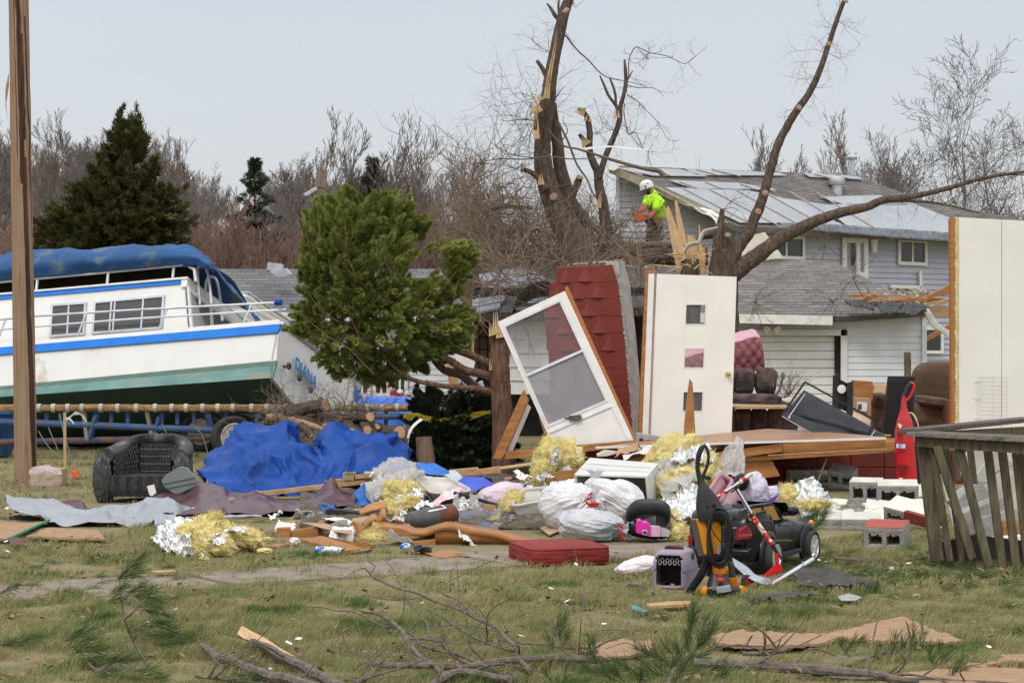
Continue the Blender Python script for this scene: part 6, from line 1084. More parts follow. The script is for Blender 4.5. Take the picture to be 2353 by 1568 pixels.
b=MB();b.lathe([(.018,0),(.018,.006),(.001,.006)],u(612,272,-.115),(0,-1,0),10);b.box(u(650,205,-.11),(.05,.004,.012),rot(0,-30,0));part(hm,'helmet_mark',b,m_black);b=MB();b.tube([u(700,300,-.08),u(700,370,-.075),u(650,415,-.05)],.007,5);part(man,'chin_strap',b,m_black)
cs=thing('chainsaw','orange chainsaw with a grey front handle held by the worker','chainsaw',u(480,1000,-.33));b=MB();b.poly([u(x,y,-.4)for x,y in((385,840),(420,815),(530,822),(575,880),(560,985),(400,1000),(350,980),(375,900))],(0,.16,0));part(cs,'engine_body',b,mat('saw_orange',(.72,.10,.03),(.62,.08,.025),rough=.4),bevel=.012)
b=MB();b.tube(path([u(x,y,-.33)for x,y in((372,880),(352,800),(380,758),(430,765),(470,805),(480,830))],14),.014,8);part(cs,'front_handle',b,mat('handle_grey',(.12,.12,.12),rough=.6));b=MB();b.tube(path([u(x,y,-.33)for x,y in((560,870),(620,890),(640,930),(570,970))],12),.016,8);part(cs,'rear_handle',b,m_black)
b=MB();b.poly([u(x,y,-.36)for x,y in((395,985),(405,1020),(310,1110),(285,1118),(262,1090),(270,1050),(350,985))],(0,.012,0));part(cs,'guide_bar',b,m_ribbon);b=MB();b.poly([u(x,y,-.41)for x,y in((350,930),(400,940),(440,985),(400,1005),(350,985))],(0,.03,0));part(cs,'clutch_cover',b,mat('saw_dark',(.12,.03,.02),rough=.5))
# ------------------------- wicker armchair
m_wick=mat('black_wicker',(.022,.022,.023),(.05,.05,.052),rough=.42,sc=20,bump=.1,spec=.6)
wc=gr('b',960,858);wc=V((wc.x,wc.y+.42,0));ch_=thing('wicker_chair','black woven wicker tub armchair with lattice back on the lawn','armchair',wc)
CR=rot(0,0,-6)
def wv(u_,v_,nu=150,nv=26):
 return .013*(math.sin(v_*nv*2*math.pi+(math.pi if int(u_*nu)%2 else 0)))*abs(math.sin(u_*nu*math.pi))**.5-.006*(1-abs(math.sin(u_*nu*math.pi)))
def plan(t,grow=0):
 a=math.pi*(1-t)*1.0;cx,sy=math.cos(a),math.sin(a);e=2/3.2
 return V((-(.45+grow)*-math.copysign(abs(cx)**e,cx)*-1,-.36+(.74+grow)*abs(sy)**e,0))
ht=lambda t:.50+.135*(max(0,math.sin(math.pi*t))**1.4)
def shell(r0,r1,z0,z1,nu,nv,fl=0,seed=0):
 A=[]
 for i in range(nv):
  v=i/(nv-1);row=[]
  for j in range(nu):
   t=j/(nu-1);h0,h1=z0(t),z1(t);p=plan(t,r0+(r1-r0)*v);p.z=h0+(h1-h0)*v;q2=plan(t,r0+(r1-r0)*v+.01)-plan(t,r0+(r1-r0)*v);n=V((q2.x,q2.y,0));n=n.normalized()if n.length>0 else V((0,-1,0))
   row.append(wc+CR@(p+n*wv(t,v,56,nv/7.5)))
  A.append(row)
 return A
b=MB();b.grid(shell(.02,0,lambda t:.03,lambda t:ht(t),281,60));part(ch_,'outer_shell',b,m_wick)
b=MB();b.grid(shell(-.12,-.10,lambda t:.28,lambda t:ht(t)-.02 if not .3<t<.7 else ht(t)-.06,281,36))if False else None
A=[]
for i in range(40):
 a=2*math.pi*i/20
for(ta,tb_)in((0,.34),(.66,1)):
 b=MB();R2=[]
 for i in range(36):
  v=i/35;R2.append([])
  for j in range(100):t=ta+(tb_-ta)*j/99;p=plan(t,-.13);p.z=.26+(ht(t)-.28)*v;n=(plan(t,-.12)-plan(t,-.13));n=n.normalized()if n.length else V((0,1,0));R2[-1].append(wc+CR@(p+n*wv(t,v,56,3)))
 b.grid(R2);part(ch_,'inner_arm',b,m_wick)
b=MB();P_=[];n_=110
ringn=12;rows_=[]
for j in range(n_+1):
 t=j/n_;c=plan(t,-.055)+V((0,0,ht(t)));tn=(plan(min(t+.01,1),-.055)-plan(max(t-.01,0),-.055)).normalized();sd_=tn.cross(V((0,0,1)));r=.074*(1+.13*(-1)**j)
 rows_.append([wc+CR@(c+(sd_*math.cos(a)+V((0,0,1))*math.sin(a))*(r+.008*math.sin(j*math.pi+a*6)))for a in np.linspace(0,2*math.pi,ringn+1)[:-1]])
b.loft(rows_);part(ch_,'rolled_rim',b,m_wick)
b=MB()
lat=lambda s,z:wc+CR@V((s*(.31-.02*z),.24-.05*z+.05*z,z))
for i in range(-9,10):
 for sg_ in(1,-1):
  p=[]
  for k in range(13):s=i/9*1.0+sg_*(k/12-.5)*.9;z=.29+.31*k/12;p.append((s,z))
  p=[x for x in p if abs(x[0])<=1]
  if len(p)>1:b.tube([lat(*x)for x in p],.008,5)
for z in(.3,.38,.46,.54):b.tube([lat(s,z)for s in np.linspace(-1,1,5)],.008,5)
part(ch_,'back_lattice',b,m_wick)
b=MB();A=[[wc+CR@V((-.36+.72*j/120,-.35-.015+.011*math.sin(j*math.pi*.55)*math.sin(i*1.6+(j%2)*1.6)-.05*math.sin(math.pi*i/25)*.4,.07+.22*i/25))for j in range(121)]for i in range(26)];b.grid(A);A=[[wc+CR@V((-.34+.68*j/60,-.35+.6*i/20,.285+.004*math.sin(j*2)*math.sin(i*2)))for j in range(61)]for i in range(21)];b.grid(A);part(ch_,'seat_front',b,m_wick)
for s in(-1,1):b=MB();b.blob(wc+CR@V((s*.43,-.37,.26)),(.10,.07,.27),None,4,lambda p:1+.07*math.sin(p.z*34+math.pi*(int(math.atan2(p.y,p.x)*4+20)%2)));part(ch_,'arm_front',b,m_wick)
for s in(-1,1):b=MB();b.tube([wc+CR@V((s*.36,-.3,-.01)),wc+CR@V((s*.36,-.3,.1))],.03,8);part(ch_,'foot',b,m_wick)
# ------------------------- sheets and tarps
def sheet(name,label,cat,k,rows,nu,nv,amp,sc,m,seed=1,hf=.35,rag=0,sol=0,group=None,par=None,fn=None):
 if name in('tarp','metal_sheet')and nu>45:fn=creases(amp*(1.0 if name=='tarp' else .8),seed,1.3 if name=='tarp' else 1.8)
 b=MB();b.grid(patch([wl(k,Y,p)for Y,p in rows],nu,nv,amp,sc,seed,fn,hf,rag))
 return part(par,name,b,m,sol=sol,label=label)if par else solo(name,label,cat,b,m,group,sol=sol,smooth=60)
sheet('tarp','large deep blue tarpaulin draped in a peaked heap behind the wicker chair','tarp','D',[(26.4,[(520,1060),(540,1050),(580,1030),(635,985),(668,975),(700,1020),(738,1040),(765,1025),(830,1015),(890,1015),(925,1060)]),(25.5,[(480,1090),(497,1056),(555,1024),(632,970),(668,963),(704,1018),(738,1036),(760,1008),(830,1000),(895,1004),(934,1062)]),(25.0,[(476,1104),(500,1074),(560,1056),(622,1022),(676,1012),(718,1048),(742,1054),(778,1034),(836,1040),(884,1030),(938,1072)]),(24.7,[(476,1118),(512,1098),(562,1088),(640,1066),(700,1070),(730,1062),(760,1066),(796,1076),(846,1056),(900,1062),(941,1078)]),(24.3,[(486,1126),(535,1128),(580,1124),(640,1106),(700,1106),(740,1094),(770,1100),(800,1098),(850,1082),(905,1086),(940,1084)]),(24.0,[(500,1138),(540,1146),(590,1142),(640,1134),(700,1128),(740,1122),(770,1120),(800,1114),(850,1106),(905,1100),(940,1094)])],220,120,.26,1.9,m_tarp,5,.5)
sheet('tarp','second blue tarpaulin hanging over the far end of the boat trailer','tarp','e',[(33.4,[(760,590),(850,556),(1000,552),(1240,570),(1330,600)]),(32.6,[(715,612),(830,552),(1000,548),(1250,566),(1352,602)]),(32.3,[(700,700),(830,690),(1000,680),(1180,690),(1300,680)]),(32.2,[(690,840),(830,830),(1000,820),(1150,810),(1250,780)])],70,40,.06,2.5,mat('lighter_blue_tarp',(.025,.12,.50),(.018,.095,.42),rough=.4,bump=.06,bs=10,spec=.5),3)  # lighter blue than the peaked tarpaulin
b=MB();b.grid(patch([wl('e',26.2,[(370,900),(420,835),(470,820),(490,850)]),wl('e',25.9,[(345,1000),(390,950),(470,940),(510,960)]),wl('e',25.8,[(360,1060),(420,1050),(480,1050),(520,1050)])],60,40,fn=lambda u_,v_,p:wv(u_,v_,20,8)));solo('wicker_piece','black wicker furniture corner showing above the blue tarpaulin','wicker piece',b,m_wick)
m_end=mat('cut_end',(.56,.36,.19),(.44,.26,.13),rough=.8,sc=18,bump=.2)
lg=[((90,690),(440,620),27.6,27.3,56,'thick bark covered log on top of the woodpile, its right end split'),((-60,725),(310,800),27.4,27.0,34,'long pale peeled log slanting across the woodpile'),((200,770),(440,855),27.0,26.7,30,'short peeled log below the long pale one'),((470,740),(445,818),27.9,26.9,42,'log with a round tan end facing the camera, left of the largest round'),((620,760),(668,872),28.0,26.5,54,'log with the largest round pale ringed end facing the camera'),((790,870),(1098,862),27.3,26.6,62,'thick log at the right end of the woodpile with its pale end turned right'),((600,745),(835,725),27.6,27.0,44,'split half log lying behind the thick right hand log'),((560,770),(520,815),27.4,26.7,17,'slim stick with a small round pale end'),((760,770),(812,842),27.6,26.6,40,'log with a split brown end next to the thick right hand log'),((230,800),(330,905),26.9,26.5,34,'dark log sticking up behind the wicker corner'),((360,850),(360,925),26.6,26.3,30,'short grey stub above the wicker corner'),((-110,880),(-30,830),27.2,26.9,26,'log with a pale end beside the trailer tyre'),((-120,800),(90,690),27.9,27.6,34,'rough log reaching left towards the trailer tyre'),((-320,950),(-190,935),26.6,26.4,20,'small stick end resting before the trailer tyre'),((880,800),(905,818),27.3,26.8,20,'little pale disc lying on the thick right hand log'),((480,860),(600,905),26.7,26.5,22,'slim log under the largest round end'),((100,640),(300,700),28.2,28.0,30,'dark log at the back of the woodpile')]
for i,(p0,p1,Y0,Y1,r,lab)in enumerate(lg):
 a,c=w('e',*p0,Y0),w('e',*p1,Y1);rr=pxm('e',r,Y1);t=thing('log',lab,'log',(a+c)/2-V((0,0,rr)),'logs in the woodpile');P=path([a,(a+c)/2+V((0,0,.01)),c],8);b=MB();b.tube(P,[rr*1.03,rr],14,jit=.16);part(t,'log_bark',b,mat('peeled',(.38,.25,.15),(.26,.16,.1),rough=.8,st=(3,3,3),bump=.4,spot=(.15,.1,.07),sthr=.6)if 'pale' in lab.split(' with')[0]or 'peeled' in lab else m_bark)
 d=(c-a).normalized()
 for e,s in((c,1),(a,-1)):b=MB();b.lathe([(rr*.93,.0),(rr*.88,.012),(.003,.014)],e,d*s,14);part(t,'cut_end',b,m_end)
b=MB();b.grid(patch([wl('e',28.6,[(-120,900),(40,780),(300,690),(700,750),(1000,850),(1150,900)]),wl('e',27.2,[(-130,980),(40,860),(300,800),(700,830),(1000,890),(1150,960)]),wl('e',25.8,[(-140,1060),(40,1080),(300,1080),(700,1080),(1000,1080),(1150,1080)])],80,40,.12,4,3));solo('bark_litter','heap of bark, chips and dead twigs under the stacked logs','litter',b,mat('bark_litter',(.14,.10,.065),(.07,.05,.035),rough=1,sc=14,bump=1,bs=30,bd=.06),kind='stuff')
sg=twigs([w('e',random.uniform(-60,1000),random.uniform(640,830),random.uniform(26.8,28))for i in range(30)],90,.5,.007,61,.1);L_=w('e',300,900,27);tag(nobj('twig_litter',segmesh('twig_litter',shift(sg,L_),m_twigl),None,L_),'thin dead twigs tangled over the stacked logs','twigs',None,'stuff')
b=MB();b.poly(wl('b',22.2,[(1068,704),(1098,666),(1196,612),(1238,620),(1305,690),(1313,735),(1184,795),(1150,790),(1088,742)]),V((.01,.012,.004)));o=solo('plastic_board','grey plastic board with rounded corners leaning on the right arm of the wicker chair','board',b,mat('grey_plastic',(.16,.18,.18),(.20,.215,.21),rough=.5,sc=3),bevel=.004)
b=MB()
for x0,y0,x1,y1 in((1085,722,1290,680),(1100,752,1305,712)):b.beam(w('b',x0,y0,22.19),w('b',x1,y1,22.19),.012,.008,(0,1,0))
part(o,'rib',b,mat('grey_plastic'),smooth=0)
b=MB();b.poly(wl('b',22.0,[(975,742),(1022,730),(1037,785),(1008,808),(992,800)]),V((0,.015,0)));solo('white_board','small white board piece standing on the edge of the maroon sheet','board',b,m_white)
m_sheet=mat('pale_siding_metal',(.33,.345,.37),(.27,.285,.31),rough=.4,sc=2,bump=.15,bs=6,bd=.03,metal=.15,spec=.5);m_maroon=mat('maroon_metal',(.085,.030,.036),(.065,.022,.028),rough=.38,sc=3,bump=.15,bs=8,bd=.03,spec=.5,spot=(.2,.15,.15),sthr=.73,ssc=9)
sheet('metal_sheet','long crumpled pale grey metal siding sheet on the lawn before the wicker chair','metal sheet','b',[(21.3,[(40,798),(180,812),(330,840),(440,872),(560,900),(690,872),(820,884),(950,868),(1090,826),(1190,842),(1300,858)]),(20.9,[(42,826),(180,846),(330,880),(430,905),(560,915),(690,895),(820,905),(950,893),(1090,850),(1190,868),(1240,895)]),(20.55,[(48,846),(180,885),(320,935),(420,925),(560,962),(690,920),(820,945),(960,912),(1040,930),(1130,925),(1175,945)]),(20.2,[(60,872),(200,935),(340,990),(445,1012),(570,992),(700,975),(800,990),(900,1020),(985,990),(1040,945),(1120,935)])],150,46,.075,3.0,m_sheet,8,.3,sol=.004)
sheet('metal_sheet','curled end of pale metal siding hanging beside the foil insulation','metal sheet','b',[(20.2,[(1018,930),(1080,935),(1172,940)]),(20.0,[(1030,985),(1085,965),(1150,985)]),(19.9,[(1040,1080),(1062,1030),(1110,1000)])],30,24,.05,5,m_sheet,3,sol=.004)
sheet('metal_sheet','big maroon painted metal sheet lying crumpled from the chair to the centre heap','metal sheet','b',[(23.0,[(1000,832),(1080,788),(1220,790),(1322,714),(1470,735),(1500,790),(1640,800),(1760,806),(1880,850),(2040,832),(2120,760),(2205,684),(2262,772),(2340,800)]),(22.4,[(990,858),(1080,820),(1220,815),(1330,770),(1470,790),(1520,815),(1640,828),(1760,835),(1900,868),(2040,850),(2130,815),(2215,775),(2280,815),(2353,830)]),(21.7,[(1060,905),(1130,880),(1240,868),(1350,850),(1480,860),(1540,862),(1650,860),(1770,860),(1900,876),(2030,870),(2130,850),(2220,840),(2290,840),(2353,850)]),(21.3,[(1170,946),(1230,935),(1300,938),(1400,928),(1500,930),(1580,925),(1660,925),(1780,918),(1900,905),(2020,890),(2120,882),(2210,875),(2270,868),(2340,862)])],150,40,.075,2.6,m_maroon,4,.3,sol=.004)
sheet('metal_sheet','small maroon metal flap standing behind the pale siding sheet','metal sheet','b',[(21.9,[(385,856),(450,838),(540,836),(575,880)]),(21.6,[(440,885),(490,905),(560,905),(596,896)])],26,14,.03,4,m_maroon,6,sol=.004)
sheet('metal_strip','narrow grey metal edge strip below the maroon sheet','metal strip','b',[(21.2,[(1190,948),(1400,938),(1600,932),(1740,935)]),(21.1,[(1185,975),(1400,958),(1600,945),(1735,945)])],40,6,.01,5,m_sheet,6,sol=.004)
sheet('dark_cloth','dark green cloth scrap at the left end of the pale siding sheet','cloth','b',[(20.9,[(60,955),(140,935),(262,945)]),(20.6,[(60,970),(150,972),(270,968)])],26,12,.03,6,mat('dark_green',(.018,.045,.03),rough=.8),6)
sheet('metal_strip','bent maroon edge strip lying on the maroon sheet','metal strip','b',[(22.2,[(1765,795),(1800,800),(1830,825),(1885,855)]),(22.15,[(1770,808),(1800,812),(1820,838),(1870,862)])],24,5,.01,6,m_maroon,2,sol=.004)
def slabpx(name,label,cat,k,pts,m,th=.015,group=None,z=None,bev=.002):
 """Flat board lying on the ground: the picture outline is put on a plane at height z (a list gives each corner its own)."""
 rj=random.Random(len(pts)+int(pts[0][0]))
 h=[gr(k,p[0],p[1],(z[i]if isinstance(z,(list,tuple))else(z or .02)))for i,p in enumerate(pts)]
 if 'plywood' in name:h=[h[i].lerp(h[(i+1)%len(h)],(j+(.5*rj.random()if j else 0))/7)+V((rj.gauss(0,.012),rj.gauss(0,.012),rj.gauss(0,.003)))*(j>0)for i in range(len(h))for j in range(7)]
 b=MB();b.poly(h,(0,0,-th));return solo(name,label,cat,b,m,group,bevel=bev)
slabpx('plywood_board','wide plywood sheet at the left edge under the pale siding','plywood','b',[(-60,960),(322,972),(265,990),(60,1088),(-60,1088)],m_ply,.02,z=.05)
b=MB();b.beam(gr('b',60,1088,.05),gr('b',328,966,.09),.02,.018);solo('green_lath','green painted lath along the edge of the left plywood sheet','lath',b,mat('green_paint',(.03,.22,.10),(.05,.3,.15),rough=.6))
slabpx('plywood_board','splintered plywood strip in front of the pale siding sheet','plywood','b',[(170,1072),(300,1020),(640,1030),(700,1085),(560,1088),(330,1080)],m_ply,.02,z=.05)
slabpx('bark_scrap','reddish bark piece before the left plywood sheet','scrap','b',[(58,1085),(100,1075),(170,1095),(160,1125),(70,1128)],m_cbark,.03,z=.06)
def fluff(mb,c,r,R=None,seed=0,a=.35,sub=5,flat=None,mi=0,rag=.0):
 o=V((seed*3.3,seed,seed*5))
 def d(p):return 1+a*(nz.noise(p*1.6+o)*.9+.5*abs(nz.noise(p*2.6+o))+.22*nz.noise(p*6+o)+.08*nz.noise(p*15+o))+(rag*max(0,nz.noise(p*5+o))**2*3)
 return mb.blob(c,r,R,sub,d,mi,flat)
def fibres(t,mb,n,L,seed,wd=.0035):
 r=np.random.default_rng(seed);vs=np.array([v[:]for v in mb.v]);c=vs.mean(0);k=r.integers(0,len(vs),n);P=vs[k];D=unit(P-c)+r.normal(0,.6,(n,3));v,f=leaves(P-D*.01,D,L*r.uniform(.4,1.3,n),wd);nobj('wool_fibres',np_mesh('wool_fibres',v-np.array([tuple(ROOT[t.name])]),f,m_wool),t)
Yf=17.9;it=thing('insulation_batt','torn yellow insulation batt with crumpled silver foil on the front lawn','insulation',gr('b',1300,1190))
for c,r,ry,sd in(((1330,1080,17.8),(.17,.15,.15),-10,3),((1420,1120,17.6),(.15,.13,.09),20,5),((1500,1085,17.9),(.13,.12,.10),30,8),((1370,1000,17.9),(.10,.06,.06),-30,9),((1425,965,17.95),(.055,.04,.05),-50,11),((1640,1085,18.0),(.13,.12,.08),15,13),((1330,1170,17.5),(.07,.06,.08),30,15),((1200,1180,17.55),(.1,.06,.03),0,17)):
 b=MB();fluff(b,w('b',*c),r,rot(0,ry,0),sd,.42,5,.01,rag=.2);part(it,'wool_tuft',b,m_wool);fibres(it,b,1100,.055,sd,.0028)
sheet('foil_facing',None,None,'b',[(18.3,[(1060,1090),(1090,1020),(1180,975),(1260,985),(1290,1000)]),(17.9,[(1042,1100),(1080,1040),(1170,1010),(1250,1005),(1285,1020)]),(17.6,[(1050,1130),(1100,1100),(1170,1080),(1230,1060),(1260,1060)]),(17.4,[(1090,1180),(1130,1170),(1190,1170),(1250,1190),(1285,1185)])],60,44,.07,7,m_foil,6,.7,.01,par=it)
for rows in([(17.8,[(1490,1020),(1560,1012),(1640,1030)]),(17.7,[(1490,1045),(1560,1050),(1610,1050)])],[(17.4,[(1410,1080),(1470,1068),(1500,1090)]),(17.35,[(1420,1130),(1470,1125),(1490,1130)])],[(17.3,[(1330,1165),(1355,1170)]),(17.3,[(1345,1210),(1365,1205)])]):sheet('foil_facing',None,None,'b',rows,20,14,.03,9,m_foil,3,.6,.006,par=it)
# ------------------------- the central heap: lumber, tarps, bins
def brd(name,label,cat,k,p0,p1,Y0,Y1,wd,th,m,up=(0,0,1),group='loose boards in the heap',bev=.003):b=MB();b.beam(w(k,*p0,Y0),w(k,*p1,Y1),wd,th,up);return solo(name,label,cat,b,m,group,bevel=bev)
brd('plank','long brown plank along the front of the deep blue tarpaulin','plank','b',(1600,808),(2420,712),23.7,23.4,.14,.05,m_lum)
brd('plank','pale plank under the stamped block','plank','f',(665,260),(1090,225),23.2,23.0,.16,.035,m_lum)
b=MB();b.box(w('f',858,212,23.0),(.12,.12,.085),rot(0,0,-8));t=solo('lumber_block','greenish treated lumber block with a dark stamp on the plank before the tarp','block',b,mat('treated',(.34,.30,.16),(.27,.23,.12),rough=.85),bevel=.004);b=MB()
for i in range(5):b.beam(w('f',822+i*15,172,22.93),w('f',825+i*15,194,22.93),.006,.004,(0,1,0))
part(t,'stamp',b,m_brownp,smooth=0)
brd('plank','small plank end right of the stamped block','plank','f',(930,215),(1040,205),23.0,22.9,.09,.05,m_lum);brd('white_strip','short white strip by the plank end','strip','f',(1035,215),(1080,180),22.9,23.0,.03,.02,m_white)
b=MB();b.poly(wl('e',24.0,[(1530,1195),(1790,1172),(1800,1190),(1985,1162),(1995,1222),(1640,1252)]),(0,.08,0));solo('plank','thick notched brown plank right of the blue tarps','plank',b,m_lum,'loose boards in the heap',bevel=.003)
b=MB();b.tube(wl('D',24.2,[(1140,1077),(1262,1060)]),.02,8);solo('dowel','pale round pole leading to the upright insulation chunk','pole',b,mat('new_wood'))
sheet('plastic_film','cloudy clear plastic sheeting draped beside the deep blue tarpaulin','plastic film','f',[(23.2,[(1030,250),(1120,150),(1260,98),(1440,88),(1490,150),(1560,190)]),(22.8,[(985,310),(1100,250),(1250,190),(1420,180),(1480,200),(1560,210)]),(22.2,[(960,390),(1080,360),(1200,320),(1330,270),(1420,230),(1500,225)]),(21.9,[(1000,440),(1080,470),(1140,445),(1220,400),(1300,330),(1430,245)])],90,60,.09,4,m_film,7,.6)
G1='bright blue tarp scraps'
sheet('tarp','bright blue tarp tongue spilling left below the clear sheeting','tarp','f',[(22.4,[(985,285),(950,320),(880,390),(800,440),(752,488)]),(22.0,[(1015,290),(985,370),(930,420),(850,460),(765,492)]),(21.7,[(1000,400),(1040,440),(1050,468),(900,486),(790,494)])],50,36,.05,6,m_tarp2,3,.5,.004,group=G1)
sheet('tarp','frayed pale blue tarp end on the grass left of the curved board','tarp','f',[(21.2,[(570,530),(640,495),(720,500)]),(20.9,[(540,570),(640,560),(760,590)])],40,20,.04,9,m_tarp2,6,.7,.02,group=G1)
sheet('tarp','bright blue tarp lump right of the clear plastic sheeting','tarp','f',[(23.4,[(1470,100),(1560,105),(1640,95),(1740,140),(1775,180)]),(23.1,[(1480,115),(1560,120),(1650,110),(1740,150),(1782,190)]),(22.8,[(1490,150),(1580,180),(1660,190),(1730,200),(1785,235)])],60,40,.06,5,m_tarp2,9,.5,group=G1)
sheet('tarp','flat royal blue tarp piece behind the beige tub','tarp','f',[(23.0,[(1830,262),(1900,225),(2020,220),(2130,238),(2215,288)]),(22.5,[(1845,290),(1920,270),(2020,280),(2100,300),(2180,310)]),(22.1,[(1880,330),(1930,350),(1965,385),(2010,380),(2060,350)])],60,34,.05,4,mat('royal_blue',(.03,.08,.55),(.025,.07,.48),rough=.45,bump=.2,bs=12,spec=.4),5,.4,group=G1)
sheet('pale_sheet','pale blue grey plastic sheet between the blue tarp lumps','plastic film','f',[(23.2,[(1560,190),(1660,200),(1780,175),(1840,180),(1900,225)]),(22.7,[(1500,235),(1640,240),(1780,240),(1850,250),(1880,250)])],50,16,.04,6,mat('pale_blue_film',(.45,.50,.54),(.38,.43,.47),rough=.4,bump=.5,bs=12),5)
def tub(name,label,k,top,bot,m,rim=.018):
 T=wl(k,0,top)if False else[w(k,*p)for p in top];B=[w(k,*p)for p in bot];c=sum(B,V())/4;t=thing(name,label,'tub',V((c.x,c.y,min(p.z for p in B))))
 def rnd(Q,n=5,r=.18):
  out=[]
  for i in range(4):
   p,a,b_=Q[i],Q[i-1],Q[(i+1)%4]
   for s in range(n):u_=s/(n-1);out.append((p+(a-p)*r*(1-u_)**2+(b_-p)*r*u_**2))
  return out
 b=MB();rt,rb=rnd(T),rnd(B);b.grid([rb,[x.lerp(y,.5)for x,y in zip(rb,rt)],rt],0,True);n=len(rb);b.add(rb,[list(range(n))]);part(t,'shell',b,m,sol=.012);b=MB();b.tube(rt+rt[:1],rim,6);part(t,'rim',b,m);return t
tub('plastic_tub','beige plastic storage tub tipped towards the camera beside the clear sheeting','f',[(1450,232,22.6),(1790,238,22.6),(1985,348,21.7),(1620,372,21.6)],[(1540,350,22.3),(1760,360,22.4),(1860,440,21.8),(1660,450,21.7)],m_bin)
tub('plastic_tub','dirty beige plastic storage tub left of the white garbage bags','j',[(205,535,21.4),(545,505,21.3),(560,575,20.7),(130,655,20.6)],[(250,700,21.3),(470,690,21.3),(420,780,20.8),(190,790,20.7)],m_bin)
def wad(name,label,k,blobs,foils,m=m_wool,cat='insulation',a=.5):
 c=w(k,*blobs[0][0]);t=thing(name,label,cat,c-V((0,0,blobs[0][1][2])),'insulation in the heap')
 for i,(p,r,ry)in enumerate(blobs):b=MB();fluff(b,w(k,*p),r,rot(0,ry,0),i*2+len(label),a,4,None,rag=.2);part(t,'wool_tuft',b,m);fibres(t,b,800,.06,i,.003)
 for i,rows in enumerate(foils):sheet('foil_facing',None,None,k,rows,44,34,.06,7,m_foil,i+3,.8,.008,par=t)
 return t
wad('insulation_batt','yellow insulation with bright foil under the clear sheeting, left of the beige tub','r',[((230,350,21.6),(.13,.1,.11),-20),((400,310,21.8),(.12,.1,.06),5),((170,590,20.9),(.1,.08,.09),20),((390,500,21.1),(.11,.08,.06),-10),((240,680,20.7),(.06,.05,.07),0)],[[(21.6,[(250,400),(400,350),(560,340)]),(21.3,[(235,480),(400,430),(590,430)]),(21.1,[(280,520),(430,500),(590,470)])],[(21.0,[(470,550),(560,455),(640,480),(710,530)]),(20.8,[(480,590),(570,560),(640,560),(720,580)])],[(20.6,[(280,590),(330,570),(360,600)]),(20.5,[(270,720),(310,750),(340,730)])]])
wad('insulation_batt','upright chunk of yellow insulation in front of the slanted door frame','p',[((130,400,22.6),(.13,.1,.17),5),((330,400,22.5),(.15,.1,.16),0),((440,440,22.4),(.09,.08,.09),-20),((40,560,22.3),(.1,.08,.08),0),((-20,680,22.1),(.05,.06,.12),0)],[[(22.35,[(200,300),(270,300)]),(22.3,[(150,430),(240,440)]),(22.25,[(110,550),(220,560)])],[(22.0,[(-40,630),(70,620)]),(21.9,[(-30,740),(80,720),(240,740)])],[(22.2,[(290,570),(370,510)]),(22.2,[(300,590),(420,570)])]])
wad('insulation_batt','big foil backed insulation sheet piled behind the yellow vacuum handle','p',[((1680,400,22.4),(.24,.12,.16),-28),((1880,300,22.6),(.18,.12,.12),-20),((2200,560,22.0),(.09,.08,.14),20),((2000,660,21.8),(.18,.1,.08),8),((1640,800,21.6),(.12,.08,.1),0),((1680,1220,20.5),(.12,.08,.07),0)],[[(22.5,[(1830,270),(1960,250),(2100,240),(2230,300)]),(22.1,[(1760,400),(1900,380),(2080,370),(2240,440)]),(21.9,[(1680,470),(1860,470),(2080,480),(2240,520)])],[(21.6,[(1760,900),(1900,800),(2060,780)]),(21.2,[(1560,1020),(1750,980),(1900,940),(2060,930)]),(20.8,[(1480,1120),(1700,1120),(1900,1100),(2050,1090)]),(20.4,[(1500,1200),(1700,1220),(1900,1240),(2050,1240)])]])
wad('insulation_batt','yellow insulation and crumpled foil in front of the grey hollow blocks','j',[((2060,590,20.4),(.11,.08,.1),0),((1980,610,20.3),(.08,.06,.06),0),((2250,640,20.1),(.14,.06,.04),0)],[[(20.7,[(2140,530),(2230,465),(2270,500),(2330,590)]),(20.4,[(2130,590),(2220,570),(2290,580),(2345,630)]),(20.2,[(2140,630),(2220,630),(2290,635),(2350,645)])]])
wad('insulation_batt','small yellow insulation lump left of the dirty beige tub','r',[((1730,540,20.9),(.09,.06,.16),20)],[])
wad('insulation_batt','pale yellow tuft hanging over the carved board','f',[((1080,795,18.9),(.1,.05,.06),15),((1090,760,18.95),(.03,.03,.07),0)],[]);wad('insulation_batt','yellow insulation scrap below the black suitcase shell','j',[((1305,850,18.9),(.08,.06,.08),0)],[]);wad('insulation_batt','pale yellow tuft beside the black bowl','r',[((1530,790,20.2),(.06,.05,.06),30)],[])
for i,(x,y,s,lab)in enumerate(((1765,1105,.035,'yellow insulation crumb near the wooden posts'),(1755,1185,.045,'yellow insulation crumb left of the two cans'),(1355,1230,.03,'yellow insulation crumb below the foil batt'),(2260,1245,.02,'tiny yellow crumb on the grass by the path'))):b=MB();p=gr('b',x,y);fluff(b,p+V((0,0,s*.4)),(s*1.3,s,s*.6),None,i+30,.5,3);solo('wool_crumb',lab,'insulation',b,m_wool,'insulation crumbs on the lawn')
sheet('plastic_film','milky plastic film crumpled over the insulation behind the white drawer box','plastic film','p',[(22.3,[(1560,480),(1700,445),(1850,450),(2060,480)]),(21.9,[(1560,620),(1700,560),(1880,560),(2060,560)]),(21.6,[(1580,760),(1720,680),(1880,640),(2040,640)]),(21.3,[(1590,950),(1700,860),(1850,760),(1920,750)])],80,60,.10,5,m_film,4,.7)
